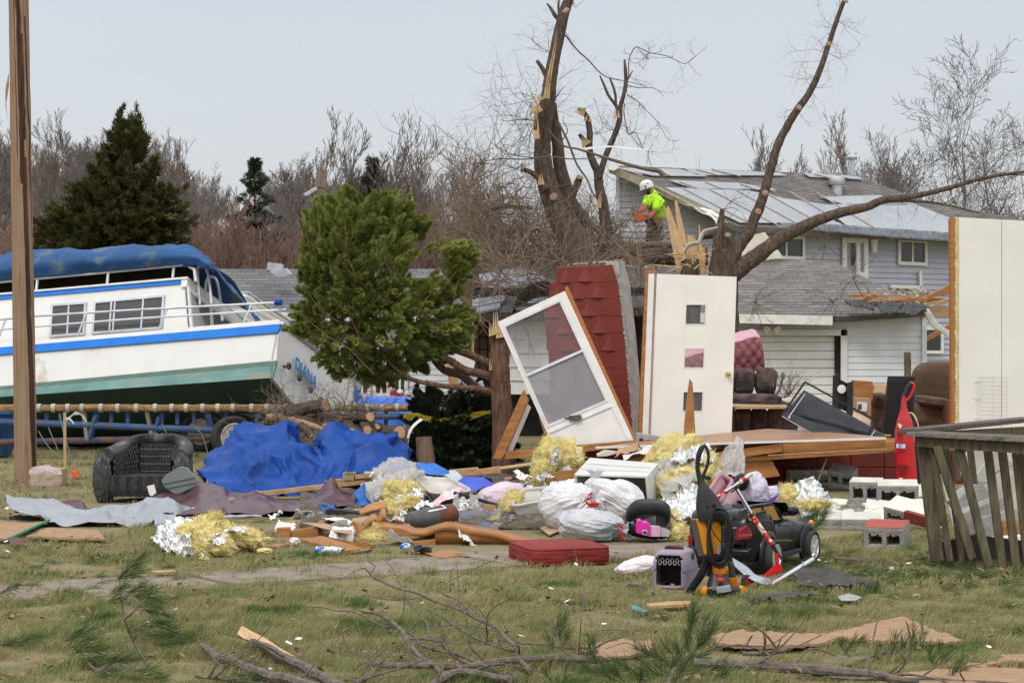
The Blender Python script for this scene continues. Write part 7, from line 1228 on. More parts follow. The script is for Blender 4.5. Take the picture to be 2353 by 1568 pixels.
sheet('plastic_film','clear plastic bag peaked upright in front of the fallen floor panel','plastic film','j',[(22.6,[(1715,196),(1735,195),(1750,215)]),(22.3,[(1630,270),(1690,290),(1765,300)]),(22.0,[(1560,380),(1670,380),(1775,390)]),(21.8,[(1555,470),(1660,460),(1760,470)])],44,44,.09,5,m_film,9,.6)
sheet('bed_linen','white and pink bed linen spilling below the fallen floor panel','cloth','p',[(24.0,[(1150,350),(1300,290),(1480,262),(1700,260),(1900,245)]),(23.6,[(1100,400),(1250,350),(1450,340),(1650,330),(1850,320)]),(23.2,[(1090,440),(1250,400),(1450,420),(1600,400),(1750,380)])],70,30,.05,4,mat('linen',(.68,.60,.62),(.6,.52,.54),rough=.85,sc=3,bump=.3,bs=14),4,.4)
sheet('packing_paper','crumpled brown paper beside the bed linen','paper','p',[(23.8,[(1030,330),(1130,290),(1260,280),(1330,270)]),(23.3,[(980,420),(1080,400),(1150,360),(1250,310)])],40,18,.06,6,m_card,3,.5)
b=MB();b.poly(wl('p',23.6,[(745,375),(850,325),(960,335),(1040,350),(950,375),(880,395),(750,400)]),(0,.15,0));solo('plaster_chunk','cream plaster chunk behind the white drawer box','chunk',b,m_cream)
b=MB();b.poly(wl('p',23.4,[(1160,440),(1350,395),(1540,420),(1545,490),(1200,460)]),(0,.1,0));solo('plank','orange plank end between the bed linen and drawer box','plank',b,m_oak,'loose boards in the heap')
b=MB();b.poly(wl('p',22.1,[(70,625),(480,560),(540,545),(520,680),(90,740)]),(0,.04,0));solo('plank','orange board leaning at the left corner of the white drawer box','plank',b,m_oak,'loose boards in the heap',bevel=.003)
brd('plank','thin splintered strip lying on the dirty beige tub','plank','p',(25,850),(450,780),21.0,21.2,.06,.02,m_oak);brd('plank','dark stick poking from the clear sheeting','plank','r',(0,480),(195,285),21.5,21.9,.05,.03,m_old);brd('plank','thin long lath crossing the grass left of the curved board','plank','f',(262,645),(968,515),20.4,21.0,.05,.016,m_lum)
# ------------------------- tank
tk=thing('steel_tank','rusty steel tank with a dark grey end and a pipe stub lying on the boards','tank',w('r',640,820,20));ax=(w('r',455,738,19.8)-w('r',950,640,20.15)).normalized();c0=w('r',950,640,20.15);Lk=(w('r',455,738,19.8)-c0).length;rt=pxm('r',140,20)
b=MB();b.lathe([(.01,-.012),(rt*.93,-.012),(rt,0),(rt*1.01,Lk*.18),(rt,Lk*.2),(rt,Lk*.5)],c0,ax,32);part(tk,'rusty_shell',b,mat('rust',(.16,.055,.03),(.11,.04,.025),rough=.75,sc=6,bump=.3,spot=(.2,.19,.17),sthr=.62,ssc=6));b=MB();b.lathe([(rt*1.005,Lk*.46),(rt*1.0,Lk*.8),(rt*.98,Lk*.96),(rt*.85,Lk*1.06),(rt*.3,Lk*1.13),(.01,Lk*1.13)],c0,ax,32);part(tk,'grey_end',b,mat('dark_steel',(.085,.085,.09),(.12,.118,.115),rough=.45,metal=.5,sc=6,bump=.15,spot=(.13,.07,.045),sthr=.64))
b=MB();e0=c0+ax*Lk*1.1+V((-.0,0,-.035));rp_=pxm('r',40,20);b.lathe([(rp_*1.15,0),(rp_,.012),(rp_,.14),(rp_*.78,.14),(rp_*.78,.02)],e0,(ax+V((-.3,0,0))).normalized(),16);part(tk,'pipe_stub',b,m_alu)
x_,y_,_d=basis(ax);b=MB()
def arc(z0,z1,a0,a1,n=14):return[[c0+ax*z+(x_*math.cos(a)+y_*math.sin(a))*(rt+.004)for a in np.linspace(a0,a1,n)]for z in(z0,z1)]
aup=math.atan2(V((0,-.5,.85)).dot(y_),V((0,-.5,.85)).dot(x_));b.grid(arc(Lk*.24,Lk*.285,aup-1.3,aup+.35));b.grid(arc(Lk*.29,Lk*.72,aup+.2,aup+.38));part(tk,'white_strap',b,m_metalw,sol=.003)
# ------------------------- broken bed and cabinet parts
GF='broken honey coloured furniture'
def post(name,lab,k,boxes,m=m_oak):
 c=w(k,*boxes[1][0][3],boxes[1][1]);t=thing(name,lab,'furniture part',c,GF)
 for pts,Y,d in boxes:b=MB();b.poly(wl(k,Y,pts),(0,d,0));part(t,'square_post' if d>.05 else 'side_board',b,m,bevel=.006)
 return t
post('bed_piece','wooden drawer end with two square posts, left of the cans','f',[([(185,688),(310,684),(312,825),(188,825)],19.2,.1),([(312,712),(575,670),(578,762),(314,800)],19.25,.03),([(570,628),(624,622),(626,755),(576,765)],19.5,.1)]);slabpx('board_strip','flat orange strip on the grass left of the posts','board','f',[(0,842),(190,828),(300,828),(180,860),(20,852)],m_oak,.015,GF,.02)
slabpx('cabinet_panel','flat wooden cabinet panel lying on the grass above the two cans','panel','f',[(400,788),(600,757),(1070,848),(1060,868),(820,893)],m_oak,.03,GF,[.03,.10,.06,.03,.03])
b=MB();b.poly(wl('f',19.3,[(1080,658),(1340,690),(1450,735),(1640,745),(1640,800),(1200,802),(1090,760)]),V((.0,.35,.02)));solo('cabinet_panel','broad smooth wooden panel in the middle below the tank','panel',b,m_oak,GF,bevel=.006)
b=MB();b.poly(wl('f',18.6,[(1145,930),(1228,830),(1400,768),(1516,776),(1400,850),(1240,936)]),V((.0,.03,-.01)));o=solo('cabinet_panel','split wooden panel with a dark crack, propped before the broad panel','panel',b,m_oak,GF,bevel=.004);b=MB();b.beam(w('f',1236,853,18.59),w('f',1512,776,18.59),.006,.006);part(o,'crack',b,m_brownp)
post('bed_piece','wooden drawer end with a stubby post in front of the carved headboard','f',[([(1418,815),(1650,788),(1655,885),(1425,902)],18.5,.03),([(1650,764),(1755,764),(1758,880),(1655,884)],18.6,.1)]);slabpx('cabinet_panel','thin wooden panel flat on the grass beside the path','panel','f',[(1550,912),(1768,882),(1982,922),(1700,962)],m_oak,.012,GF,.02)
b=MB();b.grid([path(wl('r',18.6,[(430,882),(600,890),(750,832),(900,802),(1080,830),(1300,872),(1550,915),(1750,978),(2000,1020)]),50),path([w('r',520,850,19.3),w('r',650,815,19.4),w('r',780,775,19.5),w('r',920,745,19.6),w('r',1100,775,19.5),w('r',1350,810,19.4),w('r',1650,870,19.2),w('r',1900,925,19.1),w('r',2250,990,18.9)],50)]);hb=solo('headboard','long carved wooden headboard with a curved moulded edge, left of the red cushion','headboard',b,m_oak,GF,sol=.02)
b=MB();cre=path(wl('r',18.55,[(420,884),(600,892),(750,834),(900,806),(1080,834),(1300,876),(1550,918),(1750,980),(2000,1022)]),60);b.tube(cre,[.012,.03,.035,.03,.03,.02],10);part(hb,'moulding',b,m_oak);b=MB();b.grid([cre[14:],[V((p.x,p.y+.03,0))for p in cre[14:]]]);part(hb,'front_panel',b,m_oak,sol=.02)
b=MB();c=w('f',918,722,19.2);b.lathe([(.005,-.03),(.088,-.03),(.095,-.02),(.095,.02),(.088,.03),(.005,.03)],c,(-.75,-.6,.1),24);o=solo('scroll_end','round wooden scroll end of the broken bed left of the yellow tuft','furniture part',b,m_oak,GF);b=MB();b.tube(wl('f',19.25,[(930,722),(1010,735),(1080,745)]),.035,12);part(o,'turned_rail',b,m_oak)
b=MB();b.grid(patch([wl('f',19.6,[(955,690),(1040,590),(1090,570),(1130,590),(1160,520),(1190,520)]),wl('f',19.5,[(960,740),(1050,640),(1095,612),(1130,630),(1180,590),(1188,600)])],40,4,0));solo('carved_board','wavy carved wooden board standing behind the scroll end','furniture part',b,m_oak,GF,sol=.03)
b=MB();b.grid(patch([wl('f',20.6,[(950,545),(1020,490),(1110,455),(1210,470)]),wl('f',20.5,[(960,560),(1050,540),(1130,525),(1200,505)])],30,5,0));solo('carved_board','rounded orange board standing under the yellow insulation','furniture part',b,m_oak,GF,sol=.03)
slabpx('card_sheet','tan cardboard sheet lying behind the cabinet panel','cardboard','f',[(420,635),(620,640),(880,700),(880,745),(760,725)],m_card,.006,None,.1);sheet('white_sheet','curled white paper sheet on the cardboard behind the cabinet panel','paper','f',[(20.2,[(600,598),(750,600),(915,612)]),(19.9,[(690,625),(780,650),(900,698)])],24,10,.02,5,m_white,3,sol=.003);slabpx('board_strip','brown board behind the scroll end','board','f',[(880,600),(1040,575),(1050,600),(960,650),(915,655)],m_card,.01,GF,.1)
b=MB();b.box(w('f',800,545,20.8),(.3,.2,.05),rot(0,6,0));solo('dark_tray','dark tray under the bright blue tarp tongue','tray',b,m_black)
for i in range(3):brd('plank',('lowest','middle','topmost')[i]+' of the three thin slats behind the broad panel','plank','f',(1110,660-i*18),(1350,700-i*10),19.5+.1*i,19.4+.1*i,.03,.012,m_oak)
def can(label,c,d,m):
 t=thing('drink_can',label,'can',c,'drink cans on the grass');d=V(d).normalized();b=MB();b.lathe([(.024,-.061),(.033,-.052),(.033,.048),(.027,.058)],c+V((0,0,.033)),d,20);part(t,'can_body',b,m);b=MB();b.lathe([(.027,.058),(.026,.062),(.023,.058),(.002,.058)],c+V((0,0,.033)),d,20);part(t,'can_top',b,m_alu)
can('blue and white drink can lying on its side, left of two',gr('f',610,930),(1,-.1,0),mat('can_blue',(.05,.15,.5),(.7,.72,.75),rough=.25,metal=.3,sc=9,bump=0,ramp=(.47,.5)));can('silver white drink can with its top turned to the right, right of two',gr('f',735,935),(.8,-.5,-.1),mat('can_silver',(.75,.76,.78),(.4,.45,.6),rough=.25,metal=.4,sc=10,bump=0,ramp=(.5,.6)))
b=MB();c=gr('f',345,853);b.blob(c+V((0,0,.035)),(.055,.045,.04),None,4,lambda p:crump(p,.3,3,4));solo('crushed_can','crushed colourful drink can beside the wooden drawer end','can',b,mat('can_mixed',(.7,.68,.66),(.5,.1,.06),rough=.3,metal=.3,sc=22,bump=.2,ramp=(.5,.6),spot=(.1,.2,.12),sthr=.6,ssc=12));b=MB();c=gr('f',1375,890);b.blob(c+V((0,0,.03)),(.05,.035,.03),None,3,lambda p:crump(p,.2,3,4));solo('crushed_can','crumpled blue can under the split panel','can',b,mat('can_blue'))
cc=V((.365,17.13,.082));hw=.335
def boxy(p,e=9):n=(abs(p.x)**e+abs(p.y)**e+abs(p.z)**(e*.6))**(-1/e);return n*(1+.02*nz.noise(p*3))
ku=thing('seat_cushion','square red vinyl seat cushion with piping lying by the path','cushion',V((cc.x,cc.y,0)));m_vinyl=mat('red_vinyl',(.24,.027,.02),(.18,.02,.015),rough=.75,sc=4,bump=.3,bs=20,spot=(.28,.10,.07),sthr=.64,ssc=3)
RC=rot(1,0,17);b=MB();b.blob(cc,(hw,hw,.08),RC,5,boxy);part(ku,'cover',b,m_vinyl);b=MB()
for z in(.058,-.056):
 P=[]
 for t in np.linspace(0,2*math.pi,81):x,y=math.cos(t),math.sin(t);n=(abs(x)**9+abs(y)**9)**(-1/9);P.append(cc+RC@V((x*n*hw*.985,y*n*hw*.99,z)))
 b.tube(P,.005,6,cap=False)
part(ku,'piping',b,m_vinyl);b=MB();b.tube([cc+RC@V((x,-hw*1.0,z))for x,z in((-.22,-.01),(.0,-.012),(.0,-.03))],.003,4);part(ku,'zip',b,m_rub)
m_draw=mat('drawer_white',(.62,.63,.59),(.54,.55,.51),rough=.5,sc=2,st=(.6,1,1),bump=.1,bs=20,spot=(.44,.41,.33),sthr=.66,ssc=2)
A_,B_,C_,D_=w('p',452,630,21.2),w('p',1400,655,21.0),w('p',1545,487,22.0),w('p',650,415,22.2);E_,F_=w('p',1445,1172,21.1),w('p',1582,985,22.0);dn=E_-B_;dw=thing('drawer_box','white empty drawer box lying open side forward behind the garbage bags','drawer',w('p',900,1180,21.5))
b=MB();b.poly([A_,B_,C_,D_],(0,0,-.02));part(dw,'top_board',b,m_draw,bevel=.003);b=MB();b.poly([B_+V((0,0,-.021)),C_+V((0,0,-.021)),F_,E_],(-.022,0,0));part(dw,'right_board',b,m_draw,bevel=.003);b=MB();b.poly([A_+V((0,0,-.021)),D_+V((0,0,-.021)),D_+dn,A_+dn],(.022,0,0));part(dw,'left_board',b,m_draw,bevel=.003);b=MB();b.poly([D_+V((.023,0,-.021)),C_+V((-.023,0,-.021)),F_+V((-.023,0,0)),D_+dn+V((.023,0,0))],(0,-.01,0));part(dw,'back_board',b,mat('yellowed',(.58,.54,.40),(.5,.46,.34),rough=.6));b=MB();b.poly([D_+dn+V((.023,-.02,.02)),F_+V((-.023,-.02,.02)),E_+V((-.023,0,.02)),A_+dn+V((.023,0,.02))],(0,0,-.015));part(dw,'bottom_board',b,m_draw)
for t in(.3,.62):b=MB();b.beam(A_.lerp(D_,t)+V((.02,0,.002)),B_.lerp(C_,t)+V((-.02,0,.002)),.008,.006);part(dw,'groove_strip',b,m_bin)
for t in(.14,.5):b=MB();b.beam(B_.lerp(C_,t)+V((.002,0,-.03)),E_.lerp(F_,t)+V((.002,0,0)),.012,.012);part(dw,'side_rib',b,m_draw)
m_bagc=mat('clear_white_bag',(.66,.66,.68),(.50,.50,.52),rough=.3,sc=4,bump=.7,bs=12,bd=.05,spec=.5,spot=(.36,.55,.55),sthr=.56,ssc=3.5,sub=.2);m_tie=mat('red_tie',(.65,.02,.015),rough=.4)
def bag(label,c,r,R,tie,m,seed,tiedir,ties):
 t=thing('garbage_bag',label,'garbage bag',V((c.x,c.y,max(c.z-r[2],0))),'garbage bags');o=V((seed*5.1,seed*2.3,seed));td=(R.transposed()@V(tiedir)).normalized()
 def d(p):
  k=p.dot(td);rad=1+.22*nz.noise(p*1.4+o);ang=p-td*k;u_=ang.normalized()if ang.length>1e-4 else ang
  k1=p-td*(k*.7);fold=.10*max(.15,k+.3)*(.3-abs(nz.noise(u_*5.5+o))*1.3);cr_=.10*(.32-1.25*abs(nz.noise(k1*2.4+o)))+.06*(.3-1.2*abs(nz.noise(k1*5+o)))+.03*(.3-1.2*abs(nz.noise(p*10+o)))
  return rad+fold+cr_+.35*max(0,k-.86)
 b=MB();b.blob(c,r,R,6,d,0,.015);part(t,'bag_skin',b,m,smooth=70);b=MB();e=c+R@V((td.x*r[0],td.y*r[1],td.z*r[2]))*1.02;dd=V(tiedir).normalized();x,y,_=basis(dd)
 b.grid([[e+dd*z+(x*math.cos(a)+y*math.sin(a))*(rr*(1+.35*math.sin(a*5+seed)))for a in np.linspace(0,6.283,30)]for z,rr in((-.02,.03),(.0,.022),(.04,.045),(.08,.07))]);part(t,'gathered_neck',b,m)
 b=MB()
 for k,Y,pts in ties:
  P=path(wl(k,Y,pts),20);b.grid([P,[p+V((.006,-.006,.02))for p in P]])
 part(t,'red_tie',b,m_tie,sol=.003);return t
bag('white garbage bag slumped left with a red tie bow, in front of the beige tub',w('p',420,1080,19.8),(.30,.22,.22),rot(0,22,0),0,m_bag,1,(.55,-.5,.45),[('p',19.5,[(680,890),(630,920),(600,990),(625,1030),(690,1030),(765,1030)]),('p',19.5,[(680,900),(660,940),(610,970),(565,1005)]),('p',19.5,[(620,1020),(660,1060),(760,1050)])])
bag('white garbage bag lying inside the open drawer box with a long red tie',w('p',1040,960,20.7),(.27,.2,.19),rot(0,30,0),0,m_bag,2,(.7,-.4,-.5),[('p',20.3,[(1415,992),(1300,1010),(1215,1060),(1150,1130),(1090,1220),(1070,1255)]),('p',20.3,[(1150,1110),(1165,1180),(1140,1250),(1070,1260)]),('p',20.3,[(1160,1120),(1200,1110),(1240,1140)])])
bag('full half clear garbage bag with teal contents showing, frontmost of three',w('j',690,790,18.9),(.29,.24,.155),rot(0,6,0),0,m_bagc,3,(.9,-.4,-.05),[('j',18.5,[(885,780),(915,815),(905,870),(935,900)]),('j',18.5,[(890,790),(890,840),(925,885)])])
bag('small white bag with a dark blue print at the top of the garbage bags',w('p',730,790,20.9),(.1,.1,.09),rot(0,0,0),0,m_bag,4,(0,-.2,1),[])
b=MB();fluff(b,w('r',1600,400,21.6),(.24,.16,.13),rot(0,-12,0),3,.18,5);b2=solo('garbage_bag','pinkish white plastic bag sprawled between the two beige tubs','garbage bag',b,mat('pink_bag',(.72,.62,.68),(.66,.50,.58),rough=.4,sc=4,bump=.5,bs=16,bd=.04,sub=.15),'garbage bags',smooth=70)
sheet('pink_cloth','pink striped cloth hanging over the front of the tipped tub','cloth','r',[(21.5,[(700,480),(830,400),(980,310),(1085,300)]),(21.3,[(720,510),(850,450),(1000,360),(1090,340)]),(21.2,[(740,525),(860,480),(980,420),(1080,360)])],40,20,.04,6,mat('pink_stripe',(.72,.62,.64),(.72,.32,.38),rough=.8,sc=5,st=(1,1,3),bump=.3),4)
for i,(rows,lab)in enumerate((([(21.0,[(1000,370),(1040,360)]),(20.9,[(980,480),(1050,480)]),(20.8,[(950,590),(1050,580)])],'upright twist of clear plastic above the tank, left one'),([(21.0,[(1200,420),(1290,395)]),(20.9,[(1160,500),(1310,490)]),(20.8,[(1120,600),(1320,590)])],'upright twist of clear plastic above the tank, right one'),([(20.9,[(1050,440),(1180,440)]),(20.8,[(1040,560),(1180,570)])],'silver foil scrap between the two plastic twists'))):sheet('plastic_twist',lab,'plastic film','r',rows,24,30,.05,9,m_foil if i==2 else m_film,i+2,.8,.01)
brd('black_bar','black metal bar slanting across the clear plastic twists','bar','r',(985,360),(1640,545),21.1,20.9,.03,.03,m_black);b=MB();fluff(b,w('r',1240,700,20.5),(.24,.14,.08),None,5,.12,4);solo('grey_cushion','dirty dark grey cushion lying right of the tank','cushion',b,mat('grey_fabric',(.16,.165,.18),(.11,.11,.12),rough=.9,bump=.3))
b=MB();b.box(w('r',1410,670,20.7),(.17,.1,.09),rot(0,12,-10));t=solo('carton','white carton with a turquoise side behind the grey cushion','carton',b,m_white);b=MB();b.box(w('r',1420,680,20.62),(.13,.01,.06),rot(0,12,-10));part(t,'turquoise_print',b,mat('turquoise',(.05,.42,.55),rough=.5))
b=MB();b.box(w('r',1440,580,20.9),(.1,.1,.1),rot(0,5,20));solo('brown_box','little brown box beside the pinkish bag','box',b,m_card);b=MB();b.box(w('r',1550,680,20.6),(.07,.05,.16),rot(0,2,10));solo('grey_slab','narrow grey slab standing left of the black bowl','slab',b,m_conc)
t=thing('black_bowl','black bowl full of scraps with a pale handle, before the dirty beige tub','bowl',w('r',1715,850,20.3));c=w('r',1715,850,20.3);b=MB();b.lathe([(.06,0),(.1,.035),(.117,.09),(.12,.095),(.112,.09),(.09,.035),(.01,.02)],c,(0,0,1),24);part(t,'bowl',b,m_black);b=MB();b.tube(wl('r',20.15,[(1840,765),(1945,770)]),.014,8);part(t,'handle',b,mat('new_wood'));b=MB();b.tube(path(wl('r',20.15,[(1700,740),(1715,665),(1760,655),(1740,700),(1705,735)]),14),.006,5);part(t,'clip',b,m_alu);b=MB();fluff(b,c+V((0,0,.09)),(.08,.07,.03),None,2,.5,3);part(t,'scraps',b,m_dull)
slabpx('card_scrap','tan cardboard flap under the left garbage bag','cardboard','j',[(335,800),(385,782),(480,815),(400,850)],m_card,.01,None,.03)
sc_=thing('suitcase_shell','open black suitcase shell in front of the white drawer box','suitcase',gr('j',1100,908));c=gr('j',1105,900);b=MB();rg_=[]
for z,gx,gy in((.0,.9,.9),(.05,1.0,1.0),(.13,1.03,1.03)):rg_.append([c+V((.0,.2,.06))+rot(15,0,-8)@V((.19*gx*math.copysign(abs(math.cos(t))**.6,math.cos(t)),.26*gy*math.copysign(abs(math.sin(t))**.6,math.sin(t)),z+(.09*max(0,math.sin(t))+.05*max(0,math.cos(t+2.2)))))for t in np.linspace(0,6.283,41)[:-1]])
b.grid(rg_,0,True);b.add(rg_[0],[list(range(40))]);part(sc_,'shell',b,m_black,sol=.008);b=MB();b.tube(path(wl('j',c.y-.06,[(1160,882),(1195,887),(1230,878)]),8),.006,6);part(sc_,'handle',b,m_alu)
pk=thing('pink_carton','torn bright pink carton with clear window inside the black suitcase shell','carton',w('j',1100,860,18.6));b=MB();b.poly(wl('j',18.55,[(1012,835),(1020,755),(1040,750),(1060,768),(1085,765),(1110,785),(1108,862)]),(0,.12,.01));part(pk,'carton',b,mat('hot_pink',(.72,.03,.36),(.6,.03,.3),rough=.4));b=MB();b.poly(wl('j',18.57,[(1110,862),(1112,790),(1178,795),(1180,862)]),(0,.1,0));part(pk,'side_panel',b,mat('pale_pink',(.72,.45,.60),rough=.4));b=MB();b.poly(wl('j',18.54,[(1056,815),(1088,818),(1086,852),(1056,850)]),(0,.004,0));part(pk,'label',b,m_ribbon);b=MB();b.poly(wl('j',18.6,[(1182,862),(1178,800),(1235,815),(1255,830),(1240,862)]),(0,.12,0));part(pk,'clear_window',b,m_film)
b=MB()
for i in range(6):b.beam(w('j',1061+i*4.3,822,18.535),w('j',1061+i*4.3,845,18.535),.004,.002,(0,1,0))
part(pk,'barcode',b,m_black)
tub('plastic_tub','translucent pink storage tub tipped up inside the toy car','j',[(1510,560,16.7),(1600,424,17.2),(1690,470,17.2),(1600,620,16.6)],[(1600,640,16.9),(1680,520,17.3),(1790,600,17.3),(1700,680,16.8)],mat('pink_plastic',(.60,.32,.36),(.55,.28,.33),rough=.3,bump=.05,alpha=.9,sub=.25))
t=thing('lilac_bag','white and lilac plastic bag with a purple corner inside the toy car','bag',w('j',1880,640,17.6));b=MB();fluff(b,w('j',1860,540,17.6),(.10,.08,.14),rot(0,-10,0),4,.3,5);fluff(b,w('j',1940,570,17.7),(.09,.07,.07),rot(0,-20,0),7,.3,4);part(t,'bag_skin',b,mat('lilac_film',(.70,.66,.78),(.62,.56,.72),rough=.4,sc=5,bump=.4,bs=20,sub=.15));b=MB();b.poly(wl('j',17.5,[(1920,622),(2020,560),(1990,600),(1960,632)]),(0,.03,0));part(t,'purple_corner',b,mat('purple',(.22,.05,.38),rough=.5))
b=MB();b.blob(w('j',1752,480,17.5),(.065,.07,.075),rot(0,20,0),4,lambda p:1+.05*nz.noise(p*3));solo('black_helmet','glossy black round toy helmet behind the scooter grips','helmet',b,m_blackm)
rg=random.Random(77)
b=MB();b.grid(patch([[G(x,y,z)for x in(690,800,920,1040,1160,1290)]for y,z in((1085,.0),(1115,.07),(1160,.08),(1200,.05),(1222,-.02))],90,40,.05,5,7));solo('debris_litter','low bed of mixed dirt, chips and scraps under the central heap','litter',b,mat('mixed_litter',(.16,.125,.09),(.075,.06,.045),rough=1,sc=9,bump=1,bs=26,bd=.05,spot=(.42,.40,.36),sthr=.6,ssc=7),kind='stuff')
SCR=[('paper_scrap','crumpled pale paper scrap among the mixed litter of the central heap','paper',m_white),('foil_scrap','small shiny foil scrap among the mixed litter of the central heap','foil',m_foil),('wood_splinter','small wood splinter among the mixed litter of the central heap','splinter',m_oak),('film_scrap','clear plastic scrap among the mixed litter of the central heap','plastic',m_film),('cloth_scrap','grey blue cloth scrap among the mixed litter of the central heap','cloth',mat('blue_grey_cloth',(.18,.21,.27),rough=.9)),('card_piece','small cardboard piece among the mixed litter of the central heap','cardboard',m_card),('dark_scrap','small dark plastic scrap among the mixed litter of the central heap','plastic',m_black)]
for i in range(150):
 if i<92:x,y=rg.uniform(880,1310),rg.uniform(1100,1205);lift=.02+max(0,(1190-y))*.0012
 elif i<114:x,y=rg.uniform(1500,1900),rg.uniform(1120,1225);lift=.03
 elif i<130:x,y=rg.uniform(640,1160),rg.uniform(1205,1275);lift=.015
 else:x,y=rg.uniform(360,940),rg.uniform(1120,1230);lift=.015
 k=rg.choice((0,0,1,2,2,3,3,4,5,6));n_,lab,ct_,m=SCR[k];p=G(x,y,lift);b=MB();s=rg.uniform(.05,.13)
 if k==2:b.box(p+V((0,0,.01)),(s*2.2,s*.25,.015),rot(rg.uniform(-8,8),rg.uniform(-15,15),rg.uniform(0,180)))
 elif k in(5,6):b.box(p+V((0,0,.02)),(s*1.2,s*.8,.02 if k==5 else .04),rot(rg.uniform(-10,30),rg.uniform(-20,20),rg.uniform(0,180)))
 else:
  R_=rot(rg.uniform(0,50),rg.uniform(-30,30),rg.uniform(0,360));b.grid(patch([[p+V((0,0,s*.4))+R_@V((u_*s,v_*s*.8,0))for u_ in(-1,-.2,.4,1)]for v_ in(-1,0,1)],14,12,.05,9,i,rag=.01))
 solo(n_,lab,ct_,b,m,'mixed litter of the central heap: '+ct_,sol=.003 if k in(0,1,3,4)else 0)
m_lil=mat('lilac_plastic',(.30,.25,.32),(.25,.205,.27),rough=.45,sc=4,bump=.08,bs=40)
pc=gr('j',1300,1235);pc=V((pc.x,pc.y+.2,0));RP=rot(0,0,-19);ca=thing('pet_carrier','lilac plastic pet carrier with open front and maroon handle left of the yellow vacuum','pet carrier',pc)
def rrect(hx,hy,z,e=5,n=28):return[pc+RP@V((hx*math.copysign(abs(math.cos(t))**(2/e),math.cos(t)),hy*math.copysign(abs(math.sin(t))**(2/e),math.sin(t)),z))for t in np.linspace(0,2*math.pi,n+1)[:-1]]
def openloft(rings,n=28):
 b=MB();b.grid(rings,0,True);keep=[]
 for f in b.f:
  c=RP.transposed()@(sum((b.v[i]for i in f),V())/4-pc)
  keep.append(not(c.y<-.165 and abs(c.x)<.094 and .03<c.z<.235))
 b.f=[f for f,k in zip(b.f,keep)if k];b.m=[0]*len(b.f);return b
b=openloft([rrect(.128,.19,z)for z in np.linspace(0,.13,6)],28);part(ca,'lower_half',b,m_lil,sol=.008)
b=openloft([rrect(.13-.03*((z-.13)/.13)**2,.19-.04*((z-.13)/.13)**3,z)for z in np.linspace(.13,.25,9)]+[rrect(.085,.13,.262),rrect(.01,.02,.266)]);part(ca,'upper_half',b,m_lil,sol=.008)
b=MB();r0,r1=rrect(.138,.2,.125),rrect(.138,.2,.142);b.loft([rrect(.125,.185,.125),r0,r1,rrect(.125,.185,.142)],cap=False);keep=[not((RP.transposed()@(sum((b.v[i]for i in f),V())/4-pc)).y<-.165 and abs((RP.transposed()@(sum((b.v[i]for i in f),V())/4-pc)).x)<.1)for f in b.f];b.f=[f for f,k in zip(b.f,keep)if k];b.m=[0]*len(b.f);part(ca,'flange',b,m_lil);b=MB();b.tube(path([pc+RP@V((x,-.03,z))for x,z in((-.06,.262),(-.045,.282),(.045,.282),(.06,.262))],12),.014,8);part(ca,'handle',b,mat('maroon_plastic',(.12,.025,.02),rough=.4))
b=MB();b.box(pc+RP@V((0,.1,.12)),(.225,.14,.2),RP);part(ca,'inner_shade',b,m_dark)  # near-black block stands for the shade inside the carrier
for s,(ox,oy,uu)in enumerate((((-.085,-.134,(1,0,0))),(.126,-.02,(0,1,0)))):
 b=MB();U_=RP@V(uu)
 for r_ in range(3 if s else 2):
  for k in range(5 if s else 9):
   o=pc+RP@V((ox,oy if s else-.1335,.165+.026*r_+.012))+U_*(k*.018);d=V((0,0,.013));b.beam(o-d-U_*.005*(1 if k%2 else-1),o+d+U_*.005*(1 if k%2 else-1),.0032,.004,RP@V((0,-1,0)if not s else(1,0,0)))
 part(ca,'zigzag_vent',b,m_ribbon if not s else m_black)
b=MB();fluff(b,gr('j',1030,1140)+V((0,.12,.06)),(.17,.13,.065),rot(0,-14,0),5,.15,5,.005);solo('pillow_bag','pinkish white pillow in thin plastic lying left of the pet carrier','pillow',b,mat('pillow_bag',(.72,.66,.70),(.64,.56,.60),rough=.5,sc=5,bump=.4,bs=20,bd=.04),smooth=70)
# ------------------------- yellow upright vacuum
Yy=14.95;O=lambda x,y,dy=0:w('o',x,y,Yy+dy);S1=.2538*Yy/F;m_yel=mat('vacuum_yellow',(.72,.29,.012),(.66,.26,.01),rough=.35,bump=.02);m_grey=mat('smoky_grey',(.10,.09,.085),(.14,.125,.115),rough=.25,bump=.02)
vc=thing('upright_vacuum','yellow and black upright vacuum with looped handle and coiled black cord','vacuum cleaner',V((O(470,0).x,Yy,0)))
b=MB();b.tube(path([O(*p)for p in((305,112),(280,150),(262,210),(252,290),(262,360),(280,430),(292,480))],24),[r*S1 for r in(20,26,24,20,22,27,36)],12);hd=part(vc,'handle',b,m_black);b=MB();b.tube(path([O(*p)for p in((305,108),(335,130),(352,190),(350,245),(335,310),(310,370),(290,430))],20),[r*S1 for r in(18,16,14,14,16,20)],10);part(hd,'handle_loop',b,m_black);b=MB();b.blob(O(345,398),(38*S1,20*S1,20*S1),rot(0,10,0),3);part(hd,'trigger',b,m_black)
b=MB();b.loft(prof('o',Yy,[(425,262,318,.9),(470,260,345,.8),(520,252,388,.7),(580,243,440,.6),(640,238,472,.5),(690,240,512,.5),(780,258,545,.45),(795,262,540,.4)],24,.6,3));part(vc,'dust_cover',b,mat('matt_black',(.028,.028,.03),(.04,.04,.042),rough=.5,bump=.05,bs=80))
b=MB();b.poly([O(*p,-.05)for p in((330,655),(352,652),(352,680),(332,684))],(0,.02,0));b.poly([O(*p,-.055)for p in((390,640),(415,638),(415,664),(392,668))],(0,.02,0));part(vc,'clip',b,m_blackm)
